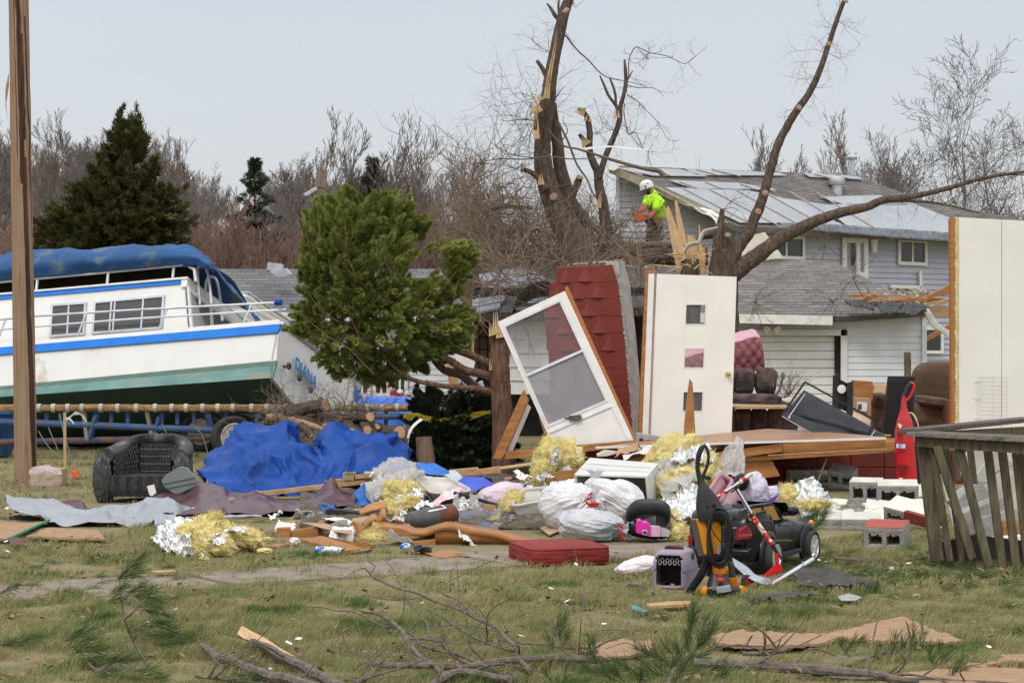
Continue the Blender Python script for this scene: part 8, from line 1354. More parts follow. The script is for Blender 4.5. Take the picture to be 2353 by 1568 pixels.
b=MB();b.loft(prof('o',Yy+.02,[(775,236,330),(900,268,352),(1000,290,360),(1090,310,372)],14,.9,3));b.loft(prof('o',Yy+.0,[(745,365,500),(900,372,480),(1000,385,480),(1085,400,470)],14,.6,3));b.loft(prof('o',Yy+.03,[(760,470,560),(900,490,566),(1020,500,560)],12,.6,3));part(vc,'yellow_spine',b,m_yel,smooth=50)
b=MB();b.loft(prof('o',Yy+.07,[(775,196,300),(900,212,320),(1020,235,335),(1105,258,340)],18,.9,3));part(vc,'dust_bin',b,m_grey)
b=MB();b.loft(prof('o',Yy+.03,[(800,300,560),(1000,325,560),(1200,350,550),(1290,330,560)],18,.4,4));part(vc,'back_body',b,m_black)
b=MB();b.poly([O(*p,-.06)for p in((425,1010),(470,1010),(490,1080),(455,1115),(430,1080))],(0,.02,0));part(vc,'chrome_badge',b,m_chrome)
rg=random.Random(7)
for i,(rx,ry,cx,cy,dy)in enumerate(((104,262,452,940,-.08),(112,270,458,950,-.095),(98,250,448,930,-.11),(90,240,452,955,-.1),(116,258,452,945,-.085))):
 b=MB();b.tube([O(cx+rx*math.copysign(abs(math.cos(t))**.75,math.cos(t))+6*math.sin(3*t+i),cy+ry*math.sin(t)+5*math.sin(2*t+i),dy+.01*math.sin(2*t))for t in np.linspace(0,2*math.pi,49)],7.5*S1,6,cap=False);part(vc,'cord_loop',b,m_black)
b=MB();b.tube(path([O(*p,-.11)for p in((372,830),(400,900),(470,990),(520,1060),(555,1130))],16),6*S1,6);b.tube(path([O(*p,-.09)for p in((470,1170),(520,1180),(550,1140),(560,1090))],12),7*S1,6);part(vc,'cord_tail',b,m_black)
def hose(par,name,pts,r,m,dy=0,rib=1):P=path([O(*p,dy)for p in pts],90);b=MB();b.tube(P,[r*S1*(1+(.10 if i%2 else-.06)*rib)for i in range(90)],12);return part(par,name,b,m,smooth=50)
hose(vc,'hose',[(470,785),(492,830),(492,1000),(480,1090),(440,1140),(395,1110)],27,m_black,-.06);hose(vc,'hose',[(350,1110),(325,1180),(290,1270),(235,1350),(165,1455)],36,m_black,-.04);hose(vc,'ribbed_hose',[(575,1305),(580,1380),(592,1475)],33,m_yel,-.08)
b=MB();b.tube([O(560,1200,-.06),O(572,1310,-.07)],30*S1,12);part(vc,'hose_cuff',b,m_black)
b=MB();b.loft(prof('o',Yy,[(1185,385,520),(1240,385,540),(1300,400,545)],16,.6,4));part(vc,'yellow_base',b,m_yel);b=MB();b.loft(prof('o',Yy-.02,[(1270,370,560,.7),(1330,350,590,.8),(1400,330,640,.9),(1470,340,640,.9),(1500,350,630,.8)],24,.8,4));part(vc,'brush_head',b,m_black);b=MB();b.poly([O(*p,-.16)for p in((425,1405),(550,1385),(560,1425),(430,1450))],(0,.04,.01));part(vc,'clear_window',b,mat('window_grey',(.25,.27,.29),(.32,.34,.35),rough=.15))
b=MB();b.tube([O(450,1225,-.12),O(458,1290,-.13)],11*S1,8);b.blob(O(462,1325,-.13),(34*S1,.02,22*S1),None,3);part(vc,'red_pedal',b,mat('pedal_red',(.6,.03,.02),rough=.35))
for x,y,r,wd_v,m in((325,1435,56,.05,m_yel),(632,1425,52,.05,m_yel),(690,1470,40,.05,m_black)):b=MB();c=O(x,y,-.02);b.lathe([(.005,-wd_v),(r*S1*.9,-wd_v),(r*S1,-wd_v*.6),(r*S1,wd_v*.6),(r*S1*.9,wd_v),(.005,wd_v)],c,(.5,-.85,0),20);part(vc,'wheel',b,m)
# ------------------------- ride-on toy car
cf=V((.467,.884,0));cl_=V((-.884,.467,0));CO=V((1.927,16.33,0));uz=V((0,0,1));cp=lambda x,y,z:CO+cf*x+cl_*y+uz*z
tc_=thing('toy_car','black ride on toy car with amber windows and chrome wheels, filled with junk','toy car',cp(.4,.28,0));m_car=mat('toy_black',(.011,.0115,.013),(.016,.016,.018),rough=.25,bump=0,spec=.3)
def ring(x,zb,zl=.10,iy=0,wd=.56):
 return[cp(x,iy+a,z)for a,z in((.05,zl),(.015,zl+.03),(0,zl+.10),(.0,zb-.09),(.012,zb-.03),(.035,zb),(.09,zb+.008),(wd/2-iy,zb+.008),(wd-2*iy-.09,zb+.008),(wd-2*iy-.035,zb),(wd-2*iy-.012,zb-.03),(wd-2*iy,zb-.09),(wd-2*iy,zl+.1),(wd-2*iy-.015,zl+.03),(wd-2*iy-.05,zl))]
b=MB();b.loft([ring(-.31,.24,.14,.10),ring(-.30,.36,.12,.07),ring(-.275,.43,.105,.035),ring(-.2,.468,.1,.008),ring(0,.47,.1,.004),ring(.09,.455,.1,.004),ring(.16,.367,.1),ring(.35,.36,.1),ring(.6,.352,.1),ring(.72,.34,.1),ring(.9,.315,.1,.01),ring(1.02,.285,.11,.03),ring(1.06,.26,.12,.05),ring(1.07,.18,.14,.08)]);part(tc_,'body',b,m_car,smooth=50)
Pr=Pl(CO-cl_*.004,cf,uz);Pr.n=-cl_
for cx,rr in((0,.165),(.848,.16)):
 b=MB();A=[[cp(cx+(rr+d)*math.cos(t),o,.13+(rr+d)*math.sin(t))for t in np.linspace(-.25,math.pi+.25,24)]for d,o in((-.022,.03),(-.02,-.018),(.005,-.016),(.03,.004))];b.grid(A);part(tc_,'wheel_arch',b,m_car,sol=.004);b=MB();b.lathe([(rr-.012,0),(rr-.012,.01),(.01,.01)],cp(cx,.002,.13),-cl_,28);part(tc_,'arch_liner',b,m_dark)
for k,(x,y)in enumerate(((0,-.02),(.848,-.012),(.0,.5),(.848,.5))):
 wh=wheel(tc_,cp(x,y,.129),-cl_ if k<2 else cl_,.129,.10,.092,mat('toy_rim',(.80,.80,.81),(.7,.7,.71),rough=.25,metal=.55,bump=0),5)
for pts in([(700,700),(790,650),(965,625),(1030,690),(1075,775),(1060,790),(1035,782),(985,655),(870,668),(765,690),(700,790),(688,790)],):b=MB();b.poly([p+cl_*.035 for p in Pr.hits('o',pts)],cl_*.03);part(tc_,'window_frame',b,m_car,bevel=.004)
m_amb=mat('amber_pane',(.46,.25,.05),(.42,.22,.04),rough=.25,bump=0)
for pts in([(748,695),(862,670),(905,785),(762,790)],[(876,668),(972,655),(1032,780),(925,786)]):b=MB();b.poly([p+cl_*.030 for p in Pr.hits('o',pts)],cl_*.012);part(tc_,'window',b,m_amb)
b=MB();b.poly([p+cl_*.027 for p in Pr.hits('o',[(860,668),(880,664),(928,786),(905,787)])],cl_*.03);part(tc_,'door_pillar',b,m_car)
b=MB();b.poly([cp(.12,.06,.4),cp(.2,.06,.49),cp(.2,.5,.49),cp(.12,.5,.4)],cf*.03);b.poly([cp(.66,.05,.38),cp(.5,.06,.495),cp(.5,.5,.495),cp(.66,.51,.38)],cf*.02);part(tc_,'windscreen_frame',b,m_car)
b=MB();b.poly([cp(-.26,.03,.38),cp(-.2,.02,.47),cp(.0,.02,.475),cp(.02,.02,.395)],cl_*.03);b.poly([cp(-.26,.03,.38),cp(-.26,.53,.38),cp(-.2,.53,.46),cp(-.2,.03,.46)],cf*.02);part(tc_,'rear_quarter',b,m_car,bevel=.006)
m_tl=mat('tail_red',(.30,.015,.02),(.22,.01,.014),rough=.2,bump=.03,spec=.6)
c0=cp(-.255,.03,0);Pq=Pl(c0-(cf+cl_)*.012,cf-cl_,uz);Pq.n=-(cf+cl_).normalized();b=MB();b.poly(Pq.hits('o',[(640,868),(705,828),(752,900),(742,950),(700,960),(618,966)],.012),(cf+cl_)*.05);tl_=part(tc_,'tail_light',b,m_tl,bevel=.006);b=MB();b.poly(Pq.hits('o',[(632,918),(745,905),(742,925),(628,938)],.015),(cf+cl_)*.02);part(tl_,'clear_lens',b,mat('pale_lens',(.45,.12,.13),rough=.2))
b=MB();b.box(cp(-.275,.50,.23),(.04,.07,.13),Matrix((cf,cl_,uz)).transposed());part(tc_,'tail_light',b,m_tl,bevel=.01)
b=MB();b.poly(Pr.hits('o',[(970,960),(1112,962),(1112,972),(970,970)],.006),cl_*.01);b.poly(Pr.hits('o',[(575,848),(608,845),(606,858),(578,860)],.004),cl_*.01);part(tc_,'chrome_strip',b,m_chrome)
b=MB();b.beam(Pr.hit('o',945,800,.003),Pr.hit('o',985,1090,.003),.004,.004);b.beam(Pr.hit('o',760,805,.003),Pr.hit('o',1130,800,.003),.004,.004);b.beam(Pr.hit('o',1120,800,.003),Pr.hit('o',1120,1040,.003),.004,.004);part(tc_,'door_seam',b,m_dark)
for x,y in((865,828),(995,828)):b=MB();b.blob(Pr.hit('o',x,y,.006),(.028,.01,.01),Matrix((cf,cl_,uz)).transposed(),3);part(tc_,'door_handle',b,m_blackm)
b=MB();c=w('o',1120,700,16.75);b.blob(c,(.05,.035,.035),rot(0,8,20),3);b.beam(c-V((.03,0,.02)),c+V((-.07,.04,-.03)),.02,.03);part(tc_,'wing_mirror',b,m_blackm);b=MB();b.blob(cp(1.0,.03,.295),(.05,.02,.03),Matrix((cf,cl_,uz)).transposed(),3);part(tc_,'headlight',b,m_yel)
b=MB();b.box(cp(.4,.02,.115),(.55,.07,.035),Matrix((cf,cl_,uz)).transposed());part(tc_,'side_step',b,m_rub,bevel=.006);b=MB();b.loft([[cp(x,y,z)for y in(.03,.53)]+[cp(x,y,z-.05)for y in(.53,.03)]for x,z in((-.34,.2),(-.3,.215),(-.24,.215))]);part(tc_,'bumper',b,m_car,bevel=.012)
b=MB();b.poly([O(*p,1.15)for p in((470,690),(475,640),(520,622),(560,640),(575,690))],(0,.05,0));part(tc_,'seat_back',b,mat('grey_plastic'),bevel=.008)
# ------------------------- kick scooter and loose pipe
Yk=15.45;K=lambda x,y,dy=0:w('o',x,y,Yk+dy);S2=.2538*Yk/F;m_grip=mat('red_swirl',(.58,.02,.02),(.70,.66,.58),rough=.4,sc=22,st=(1,1,1),bump=0,ramp=(.52,.56))
ks=thing('kick_scooter','red and chrome kick scooter with patterned grips leaning on the toy car','scooter',V((K(980,0).x,Yk,0)))
b=MB();b.tube([K(515,522),K(640,440)],17*S2,10);part(ks,'handlebar',b,m_chrome)
for a,c in(((422,592),(518,520)),((636,443),(745,362))):b=MB();b.tube([K(*a),K((a[0]*.7+c[0]*.3),(a[1]*.7+c[1]*.3)),K(*c)],[21*S2,19*S2,21*S2],12);part(ks,'grip',b,m_grip)
b=MB();b.tube([K(598,488,.02),K(742,728,.02)],17*S2,10);part(ks,'chrome_stem',b,m_chrome);b=MB();b.box(K(592,480,.01),(40*S2,40*S2,60*S2),rot(0,-30,0));b.tube([K(555,535),K(640,470)],9*S2,6);part(ks,'clamp',b,m_black);b=MB();b.tube([K(742,735,.02),K(930,1005,.02)],[24*S2,22*S2],12);part(ks,'red_stem',b,m_grip);b=MB();b.tube([K(735,728,.02),K(750,748,.02)],28*S2,10);part(ks,'collar',b,m_black);b=MB();b.tube([K(928,1002,.02),K(955,1050,.02),K(1015,1135,.02)],[24*S2,18*S2,9*S2],8);part(ks,'fork_neck',b,m_black)
m_sred=mat('scooter_red',(.58,.015,.02),(.5,.012,.016),rough=.3,bump=0);b=MB();b.poly([K(*p)for p in((955,1085),(985,1085),(992,1180),(1020,1200),(1028,1240),(900,1298),(850,1290),(925,1225),(965,1185))],(0,.05,0));part(ks,'fork',b,m_sred,bevel=.004)
b=MB();b.grid(patch([[K(568,1128,.1),K(700,1210,.05),K(780,1282,0),(K(900,1310,0)),K(985,1312,0)],[K(590,1200,.0),K(690,1290,-.05),K(780,1340,-.1),K(880,1368,-.1),K(960,1350,-.1)]],30,6,0));part(ks,'deck',b,mat('deck_grey',(.40,.44,.48),(.30,.33,.37),rough=.35,metal=.4,bump=.03),sol=.012);c=K(700,1378,-.05);wheel(ks,V((c.x,c.y,.047)),(.6,-.8,0),.047,.03,.03,m_sred,5)
b=MB();c=K(770,1385,-.05);b.tube([V((c.x-.05,c.y,.045)),V((c.x+.03,c.y+.02,.05))],.012,8);part(ks,'axle_bracket',b,m_sred)
pp=thing('steel_pipe','shiny galvanised pipe with an upright end lying before the toy car','pipe',K(1100,1300));b=MB();b.tube([K(915,1372,-.1),K(1298,1138,.15)],22*S2,14);part(pp,'long_pipe',b,m_alu);b=MB();b.tube([K(1298,1140,.15),K(1318,1060,.15),K(1340,962,.15)],14*S2,10);part(pp,'upright_end',b,m_alu);b=MB();b.tube(path([K(1290,1100,.1),K(1310,1090,.1),K(1325,1100,.1)],8),4*S2,5);b.tube([K(1198,1160,.08),K(1218,1180,.08),K(1205,1200,.05)],7*S2,6);part(pp,'hook',b,m_chrome)
m_felt2=mat('roofing_felt',(.055,.052,.05),(.085,.08,.075),rough=.95,sc=8,bump=.6,bs=40)
sheet('roofing_felt','dark roofing felt sheet crumpled on the grass right of the pipe','roofing felt','m',[(15.9,[(1130,258),(1240,232),(1330,226),(1400,262)]),(15.4,[(1120,300),(1230,285),(1330,280),(1440,300)]),(15.1,[(1140,332),(1240,335),(1320,322),(1420,330)])],50,24,.04,5,m_felt2,4,.4,.006);b=MB();b.tube(path([gr('m',x,y,.03)for x,y in((1290,318),(1380,312),(1470,318),(1555,325))],20),.035,12,jit=.3);solo('felt_roll','rolled dark roofing felt strip right of the felt sheet','roofing felt',b,m_felt2)
sheet('roofing_felt','long dark felt strip half hidden in the grass before the yellow vacuum','roofing felt','m',[(14.5,[(860,392),(960,368),(1100,362),(1210,372)]),(14.3,[(860,404),(980,392),(1100,386),(1210,384)])],40,6,.012,5,m_felt2,6,.4,.006)
# ------------------------- foreground boards, branches, pine boughs
GP='plywood pieces in the foreground'
slabpx('plywood_board','big torn plywood sheet lying in the right foreground grass','plywood','m',[(650,602),(770,572),(1000,578),(1230,590),(1400,562),(1540,528),(1690,492),(1860,560),(2030,622),(1910,634),(1700,628),(1500,622),(1372,602),(1250,640),(1100,648),(860,655),(690,640)],m_ply,.018,GP,[.05]*17)
slabpx('plywood_board','plywood sheet cut off by the bottom right corner','plywood','m',[(1690,800),(1900,778),(2120,765),(2300,772),(2420,780),(2420,920),(1900,920),(1720,850)],m_ply,.018,GP,[.05]*8);slabpx('plywood_board','narrow splintered plywood strip at the right edge above the corner sheet','plywood','m',[(1900,765),(2190,735),(2230,700),(2400,688),(2400,735),(2240,742),(2100,765)],m_ply,.018,GP,.04);slabpx('plywood_board','plywood piece half hidden under the pine boughs in the middle','plywood','m',[(-60,650),(150,620),(340,628),(300,690),(20,720)],m_ply,.018,GP,.03)
slabpx('board_scrap','brown board scrap in the grass below the pet carrier','board','m',[(300,425),(420,412),(545,408),(540,425),(320,437)],m_lum,.02,None,.05);slabpx('teal_scrap','small teal plastic shard left of the brown board scrap','scrap','m',[(212,435),(240,432),(312,465),(290,470),(230,455)],mat('teal_scrap',(.05,.25,.24),rough=.5),.01,None,.04)
slabpx('board_scrap','grey board lying in the grass below the red topped block','board','m',[(1310,165),(1450,170),(1580,185),(1550,195),(1330,178)],m_old,.02,None,.05);slabpx('board_scrap','thin pale board on the lawn left of the path','board','c',[(1005,300),(1150,292),(1170,305),(1040,311)],m_lum,.012,None,.05);slabpx('shingle_scrap','grey shingle scrap in the grass right of the felt strip','shingle','m',[(1340,385),(1400,368),(1475,388),(1440,405),(1360,405)],m_conc,.008,None,.04)
sheet('flashing_strip','bent white flashing strip on the grass before the deck railing','metal strip','m',[(16.3,[(1480,262),(1580,252),(1640,228),(1650,262),(1760,278),(1860,270),(1990,265)]),(16.1,[(1490,275),(1580,272),(1622,262),(1660,282),(1770,286),(1870,284),(1980,272)])],60,6,.015,6,m_white,4,.4,.004)
b=MB();b.tube([gr('m',210,335,.03),gr('m',290,350,.03)],.025,10);solo('pipe_stub','short dark grey pipe piece left of the pet carrier in the grass','pipe',b,m_rub)
def fb(lab,k,pts,ws,lift=.0,Y=None,m=m_bark2,name='fallen_branch',n=8,group='branches lying in the foreground'):
 P=[]
 for i,p in enumerate(pts):
  x,y=q(k,p[0],p[1]);rr_=max(ws)*ZT[k][2]*12/F/2;yy=min(Y[0]+(Y[1]-Y[0])*i/(len(pts)-1),(EH-.035-rr_)*F/(y-HY))if Y else None;P.append(W(x,y,yy)if yy else G(x,y,lift+.02))
 P=path(P,len(P)*5);r=np.interp(np.linspace(0,1,len(P)),np.linspace(0,1,len(ws)),[a*ZT[k][2]*12.2/F/2 for a in ws]);P=[p+V((nz.noise(p*5),nz.noise(p*5+V((7,0,0))),nz.noise(p*5+V((0,7,0)))))*.012 for p in P];b=MB();b.tube(P,list(r),n,jit=.15)
 rs=random.Random(len(lab)*7+int(pts[0][0]))
 if max(ws)>9:
  for _ in range(rs.randint(2,5)):
   i=rs.randint(2,len(P)-3);d=(P[i+1]-P[i-1]).normalized();e=(d*rs.uniform(-.3,.8)+V((rs.gauss(0,.6),rs.gauss(0,.4),abs(rs.gauss(0,.5))))).normalized();Lq=rs.uniform(.12,.4);p2=P[i]+e*Lq*.5+V((rs.gauss(0,.03),0,rs.gauss(0,.03)));b.tube(path([P[i],p2,p2+(e+V((rs.gauss(0,.5),0,rs.gauss(0,.4)))).normalized()*Lq*.6],9),[min(r[i]*.6,.009),.0025],5)
 return solo(name,lab,'branch',b,m,group),P
o,P=fb('thick branch with a long pale split face at the bottom left','g',[(250,650),(330,690),(440,740),(560,805),(700,880),(860,970),(950,1010)],[30,44,56,62,66,68],Y=(12.4,11.2));b=MB();b.poly([w('g',x,y,Y)for x,y,Y in((240,648,12.3),(262,606,12.35),(300,628,12.3),(400,680,12.15),(480,735,12.0),(560,780,11.85),(585,800,11.8),(565,810,11.78),(440,752,11.95),(300,690,12.2))],(.01,.03,.0));part(o,'split_face',b,m_split)
FB=[('thick smooth branch lying left of the split branch at the bottom','g',[(10,690),(60,745),(200,812),(430,890),(560,922),(760,985)],[14,40,55,62,62,60],(12.2,11.1)),('long crooked branch with a hooked tip, arching across the middle foreground','g',[(1050,150),(1015,200),(1062,240),(1042,310),(1200,372),(1400,440),(1650,545),(1780,612),(1850,682),(1925,745),(1935,810),(2000,880)],[6,9,12,15,16,18,20,24,28,30,32],(13.6,11.4)),('slim branch rising to a frayed tip left of the crooked branch','g',[(1108,185),(1160,250),(1225,395),(1310,510),(1375,590),(1392,650),(1430,695),(1560,765),(1720,840),(1900,915)],[5,8,11,12,13,15,17,22,26],(13.4,11.2)),('forked twig pointing up at the right of the crooked branch','g',[(1555,218),(1510,320),(1463,397),(1560,445),(1640,512),(1672,560)],[5,9,12,13,14,16],(13.0,12.1)),('straight slender branch reaching far left over the grass','g',[(665,485),(820,502),(960,530),(1100,592),(1270,645),(1352,722),(1560,772),(1700,830)],[6,9,11,13,16,18,22],(12.9,11.5)),('bent grey branch arching down behind the slender branch','g',[(1000,528),(1075,522),(1150,568),(1225,635),(1268,705),(1320,765),(1420,835),(1480,905)],[14,26,30,32,30,32,34],(12.5,11.4)),('long level branch running right across the bottom, its left end broken','g',[(1035,822),(1200,830),(1400,836),(1620,838),(1800,815),(1980,800),(2180,792),(2420,800)],[30,36,38,40,44,42,44,46],(11.9,11.9)),('thick mottled branch along the bottom right','m',[(560,748),(800,762),(1000,768),(1200,778),(1400,795),(1560,815),(1780,845)],[44,50,54,54,52,46,30],(11.8,11.6)),('curved thick branch stub at the bottom centre','g',[(1390,960),(1460,915),(1560,885),(1700,890),(1870,925)],[46,48,48,44,40],(11.5,11.4)),('very thin twig lying level left of the arching branch','g',[(985,420),(1060,435),(1180,442),(1390,436)],[4,6,6,5],(13.0,12.8)),('twisting thin branch below the crooked branch','g',[(1382,445),(1395,510),(1500,565),(1650,665),(1760,715),(1900,755)],[8,12,14,18,18,18],(12.6,12.0)),('level twig bundle stem right of the middle','g',[(1600,700),(1760,690),(1900,700),(2080,715),(2353,735)],[6,10,12,14,14],(12.3,12.2)),('upright thin twig before the red cushion','g',[(1975,285),(2020,400),(2060,490),(2090,570)],[3,5,6,7],(13.0,12.6)),('tall thin twig standing before the red cushion front','g',[(2250,140),(2285,270),(2320,400),(2350,600)],[3,6,7,9],(12.9,12.3)),('curved twig bending down right of the upright twigs','g',[(2030,560),(2120,595),(2210,650),(2260,740),(2290,810)],[5,8,10,12,14],(12.4,11.9)),('short twig stub at the left bottom edge','g',[(-10,905),(100,915),(230,925)],[16,18,12],(11.5,11.4)),('thin twig crossing the thick smooth branch','g',[(0,670),(60,750),(150,860),(215,930)],[5,8,10,12],(11.7,11.3)),('thin arching twig over the plywood sheet','m',[(690,512),(800,504),(930,535),(1005,575)],[4,7,6,4],(12.6,12.5)),('arched twig over the mottled branch','m',[(620,695),(720,668),(820,656),(950,695),(1090,812)],[5,9,11,10,8],(11.8,11.5)),('short stick with a pale cut end beside the plywood sheet','m',[(820,690),(950,690),(1085,672)],[22,28,26],(12.2,12.2)),('dark forked twig standing left of the pine boughs','m',[(188,425),(205,520),(240,640),(300,720)],[4,7,10,12],(12.4,11.8)),('thin twig leaning by the dark forked twig','m',[(268,445),(300,520),(335,640)],[4,6,7],(12.3,12.0)),('long thin stick along the very bottom right','m',[(1300,830),(1600,835),(1900,842),(2150,850)],[14,20,20,14],(11.35,11.3)),('twig across the bottom right corner sheet','m',[(2120,850),(2170,790),(2210,735)],[8,6,4],(11.4,11.8)),('slim branch under the level branch at bottom centre','g',[(950,950),(1020,900),(1090,840)],[30,26,20],(11.4,11.8)),('upright twig touching the level branch end','g',[(985,900),(1020,810),(1065,740)],[10,8,5],(11.6,11.9)),('low twig beneath the bottom centre branch','g',[(850,925),(1000,905),(1200,890)],[8,10,6],(11.5,11.5))]
for lab,k,pts,ws,Y in FB:fb(lab,k,pts,ws,Y=Y)
m_ndl=mat('pine_needles',(.045,.085,.022),(.07,.115,.03),rough=.6,bump=0,sc=3,c3=(.11,.14,.045),isl=.6,sub=.2)
def needles(T,L=.11,n=46,wd=.0016,spread=.38,seed=0):
 P,D,LL=[],[],[];r=np.random.default_rng(seed)
 for c,d in T:
  d=np.array(tuple(V(d).normalized()))
  for i in range(n):P.append(np.array(tuple(c))+d*r.uniform(-.07,.03));D.append(d+r.normal(0,spread,3)+np.array([.12,0,-.02]));LL.append(L*r.uniform(.6,1.15))
 return leaves(np.array(P),np.array(D),np.array(LL),wd)
def bough(lab,k,Y,stems,tufts,seed,L=.11,n=46,group='pine boughs'):
 c=w(k,*stems[0][0],Y);base=V((c.x,c.y,0));t=thing('pine_bough',lab,'pine bough',base,group);rg=random.Random(seed);b=MB()
 for s in stems:b.tube(path([w(k,p[0],p[1],min(Y+rg.uniform(-.1,.1),(EH-.03)*F/max(q(k,p[0],p[1])[1]-HY,1)))for p in s],14),[.010,.003],5)
 part(t,'stem',b,m_bark2);T=[(w(k,x,y,min(Y+rg.uniform(-.3,.25),(EH-.05)*F/max(q(k,x,y)[1]-HY,1))),V((dx,rg.uniform(-.3,.2),dz)))for x,y,dx,dz in tufts];v,f=needles(T,L,n,seed=seed);nobj('needles',np_mesh('needles',v-np.array([tuple(base)]),f,m_ndl),t)
bough('tall wind combed pine bough standing in the left foreground','c',12.3,[[(965,900),(900,790),(830,640),(805,480),(792,340)],[(880,770),(930,700),(1040,640)],[(830,620),(900,560),(980,470)],[(805,500),(870,440),(940,400)],[(792,350),(850,280),(920,220)]],[(x,y,.8,dz)for x,y,dz in((870,265,.5),(850,300,.45),(900,230,.5),(820,350,.3),(870,330,.2),(780,430,.4),(770,480,.3),(900,420,.3),(970,430,.1),(930,470,0),(990,480,-.2),(1010,520,-.3),(1040,580,-.3),(960,560,-.2),(1060,640,0),(1000,660,0),(1100,680,0),(1120,720,-.05),(1050,730,0),(980,720,0),(900,700,.1),(1150,770,-.05),(1080,790,-.1))],3,.125,60)
bough('low spreading pine bough at the bottom left','c',11.9,[[(700,1000),(600,930),(540,850),(480,800)],[(640,960),(780,900),(900,880)]],[(x,y,.7,dz)for x,y,dz in((480,730,.4),(540,720,.4),(600,740,.3),(520,790,.2),(580,810,.1),(640,830,.1),(500,850,.1),(600,880,0),(680,900,.1),(740,880,.2),(800,890,.2),(860,900,.1),(930,960,.1),(700,970,.1),(770,1000,.1),(850,1010,0),(980,990,.1),(1050,1010,.1),(640,1010,.1))],5,.12,60)
bough('flat pine bough lying at the far left edge','c',12.5,[[(0,790),(120,770),(260,740)]],[(x,y,.8,dz)for x,y,dz in((30,780,.1),(90,770,.1),(150,760,.05),(210,745,.1),(260,735,0),(60,420,.3),(20,440,.3))],7,.11,40)
bough('small pine sprig between the two thick branches at the bottom left','c',11.6,[[(1500,960),(1640,940),(1740,980)]],[(x,y,.7,dz)for x,y,dz in((1520,940,.3),(1580,930,.3),(1650,950,0),(1600,990,-.1),(1700,1000,.1),(1680,950,.3))],8,.11,50)
bough('dense pine bough with upright tufts in the bottom centre','m',11.8,[[(420,860),(480,720),(530,600),(548,500)],[(460,760),(560,680),(640,600)],[(300,840),(200,760),(60,720)]],[(x,y,dx,dz)for x,y,dx,dz in((545,520,.0,1),(555,480,.1,1),(540,560,-.1,1),(600,560,.4,1),(630,600,.5,.9),(650,570,.4,1),(585,640,.3,.8),(520,640,-.2,.8),(480,690,-.4,.7),(420,680,-.6,.6),(380,720,-.7,.5),(320,700,-.7,.5),(280,740,-.7,.4),(450,750,.3,.6),(520,740,.6,.5),(580,720,.8,.4),(540,800,.7,.2),(480,810,.2,.5),(400,800,-.5,.4),(330,790,-.6,.4),(240,800,-.7,.3),(180,760,-.8,.3),(120,780,-.8,.2),(60,750,-.8,.3),(20,800,-.7,.3),(0,700,-.5,.7),(10,660,-.2,.9),(90,820,-.5,.5),(150,820,-.4,.5),(270,830,.1,.6),(700,830,.4,.5),(680,770,.6,.5))],11,.115,70)
bough('pine bough with fine upright tufts before the plywood sheet','m',12.0,[[(1340,800),(1500,720),(1640,690),(1770,650)],[(1560,720),(1650,650)]],[(x,y,dx,dz)for x,y,dx,dz in((1650,630,.1,1),(1640,680,-.2,.8),(1690,660,.2,.9),(1745,600,0,1),(1760,650,.1,1),(1800,620,.1,1),(1410,650,.6,.7),(1380,680,-.5,.6),(1440,640,.7,.6),(1550,700,.3,.7))],13,.10,50)
bough('pine sprigs left of the bottom right plywood','m',11.7,[[(1800,850),(1850,760),(1900,700)],[(1900,850),(1960,790),(2000,750)]],[(x,y,dx,dz)for x,y,dx,dz in((1850,720,-.1,1),(1890,690,.1,1),(1860,760,-.4,.8),(1920,720,.4,.8),(1980,760,.4,.6),(2000,790,.6,.2),(1960,810,.2,.5))],15,.10,50)
bough('pine sprig sprouting from the twigs at bottom centre right','g',12.0,[[(2060,800),(2150,680),(2180,560)]],[(x,y,dx,dz)for x,y,dx,dz in((2150,600,.2,1),(2190,580,.1,1),(2170,640,.1,.9),(2110,720,-.3,.8),(2200,690,.3,.8),(2080,800,-.4,.5),(1980,900,-.5,.4),(2100,900,-.3,.5),(2200,880,.2,.6),(2300,860,.3,.6))],17,.11,50)
bough('pine sprig lying under the fallen floor panel','j',24.8,[[(2340,480),(2260,440),(2200,330)]],[(x,y,dx,dz)for x,y,dx,dz in((2180,325,-.6,.2),(2220,350,.3,.5),(2150,420,-.5,.1),(2220,440,-.7,.1),(2270,430,.2,.6),(2120,450,-.6,0))],19,.12,30)
bough('bushy pine tuft right of the toy car','o',17.6,[[(1300,860),(1330,760)]],[(x,y,dx,dz)for x,y,dx,dz in((1330,760,0,1),(1350,800,.6,.8),(1300,790,-.5,.8),(1380,760,.6,.9),(1340,840,.4,.5),(1290,840,-.4,.6),(1400,700,.5,1))],21,.13,60)
rg=random.Random(23);T=[]
for i in range(150):x,y=rg.uniform(1020,2400),rg.gauss(245,60);p=gr('m',x,max(y,110),.03);T.append((p,V((rg.choice((-1,1)),rg.uniform(-.6,.6),.12))))
for i in range(40):x,y=rg.uniform(0,1500),rg.uniform(100,520);T.append((gr('c',x,y,.02),V((rg.choice((-1,1)),rg.uniform(-.6,.6),.15))))
v,f=needles(T,.13,34,.0016,.3,29);tag(nobj('needle_litter',np_mesh('needle_litter',v,f,m_ndl)),'green pine needles strewn on the lawn below the deck railing','needles',None,'stuff')
b=MB();b.tube(wl('l',24.6,[(450,870),(480,790),(525,678)]),[.014,.01],6);solo('fallen_branch','pale stick leaning up against the fallen floor panel','branch',b,m_twigl,'branches lying in the foreground')
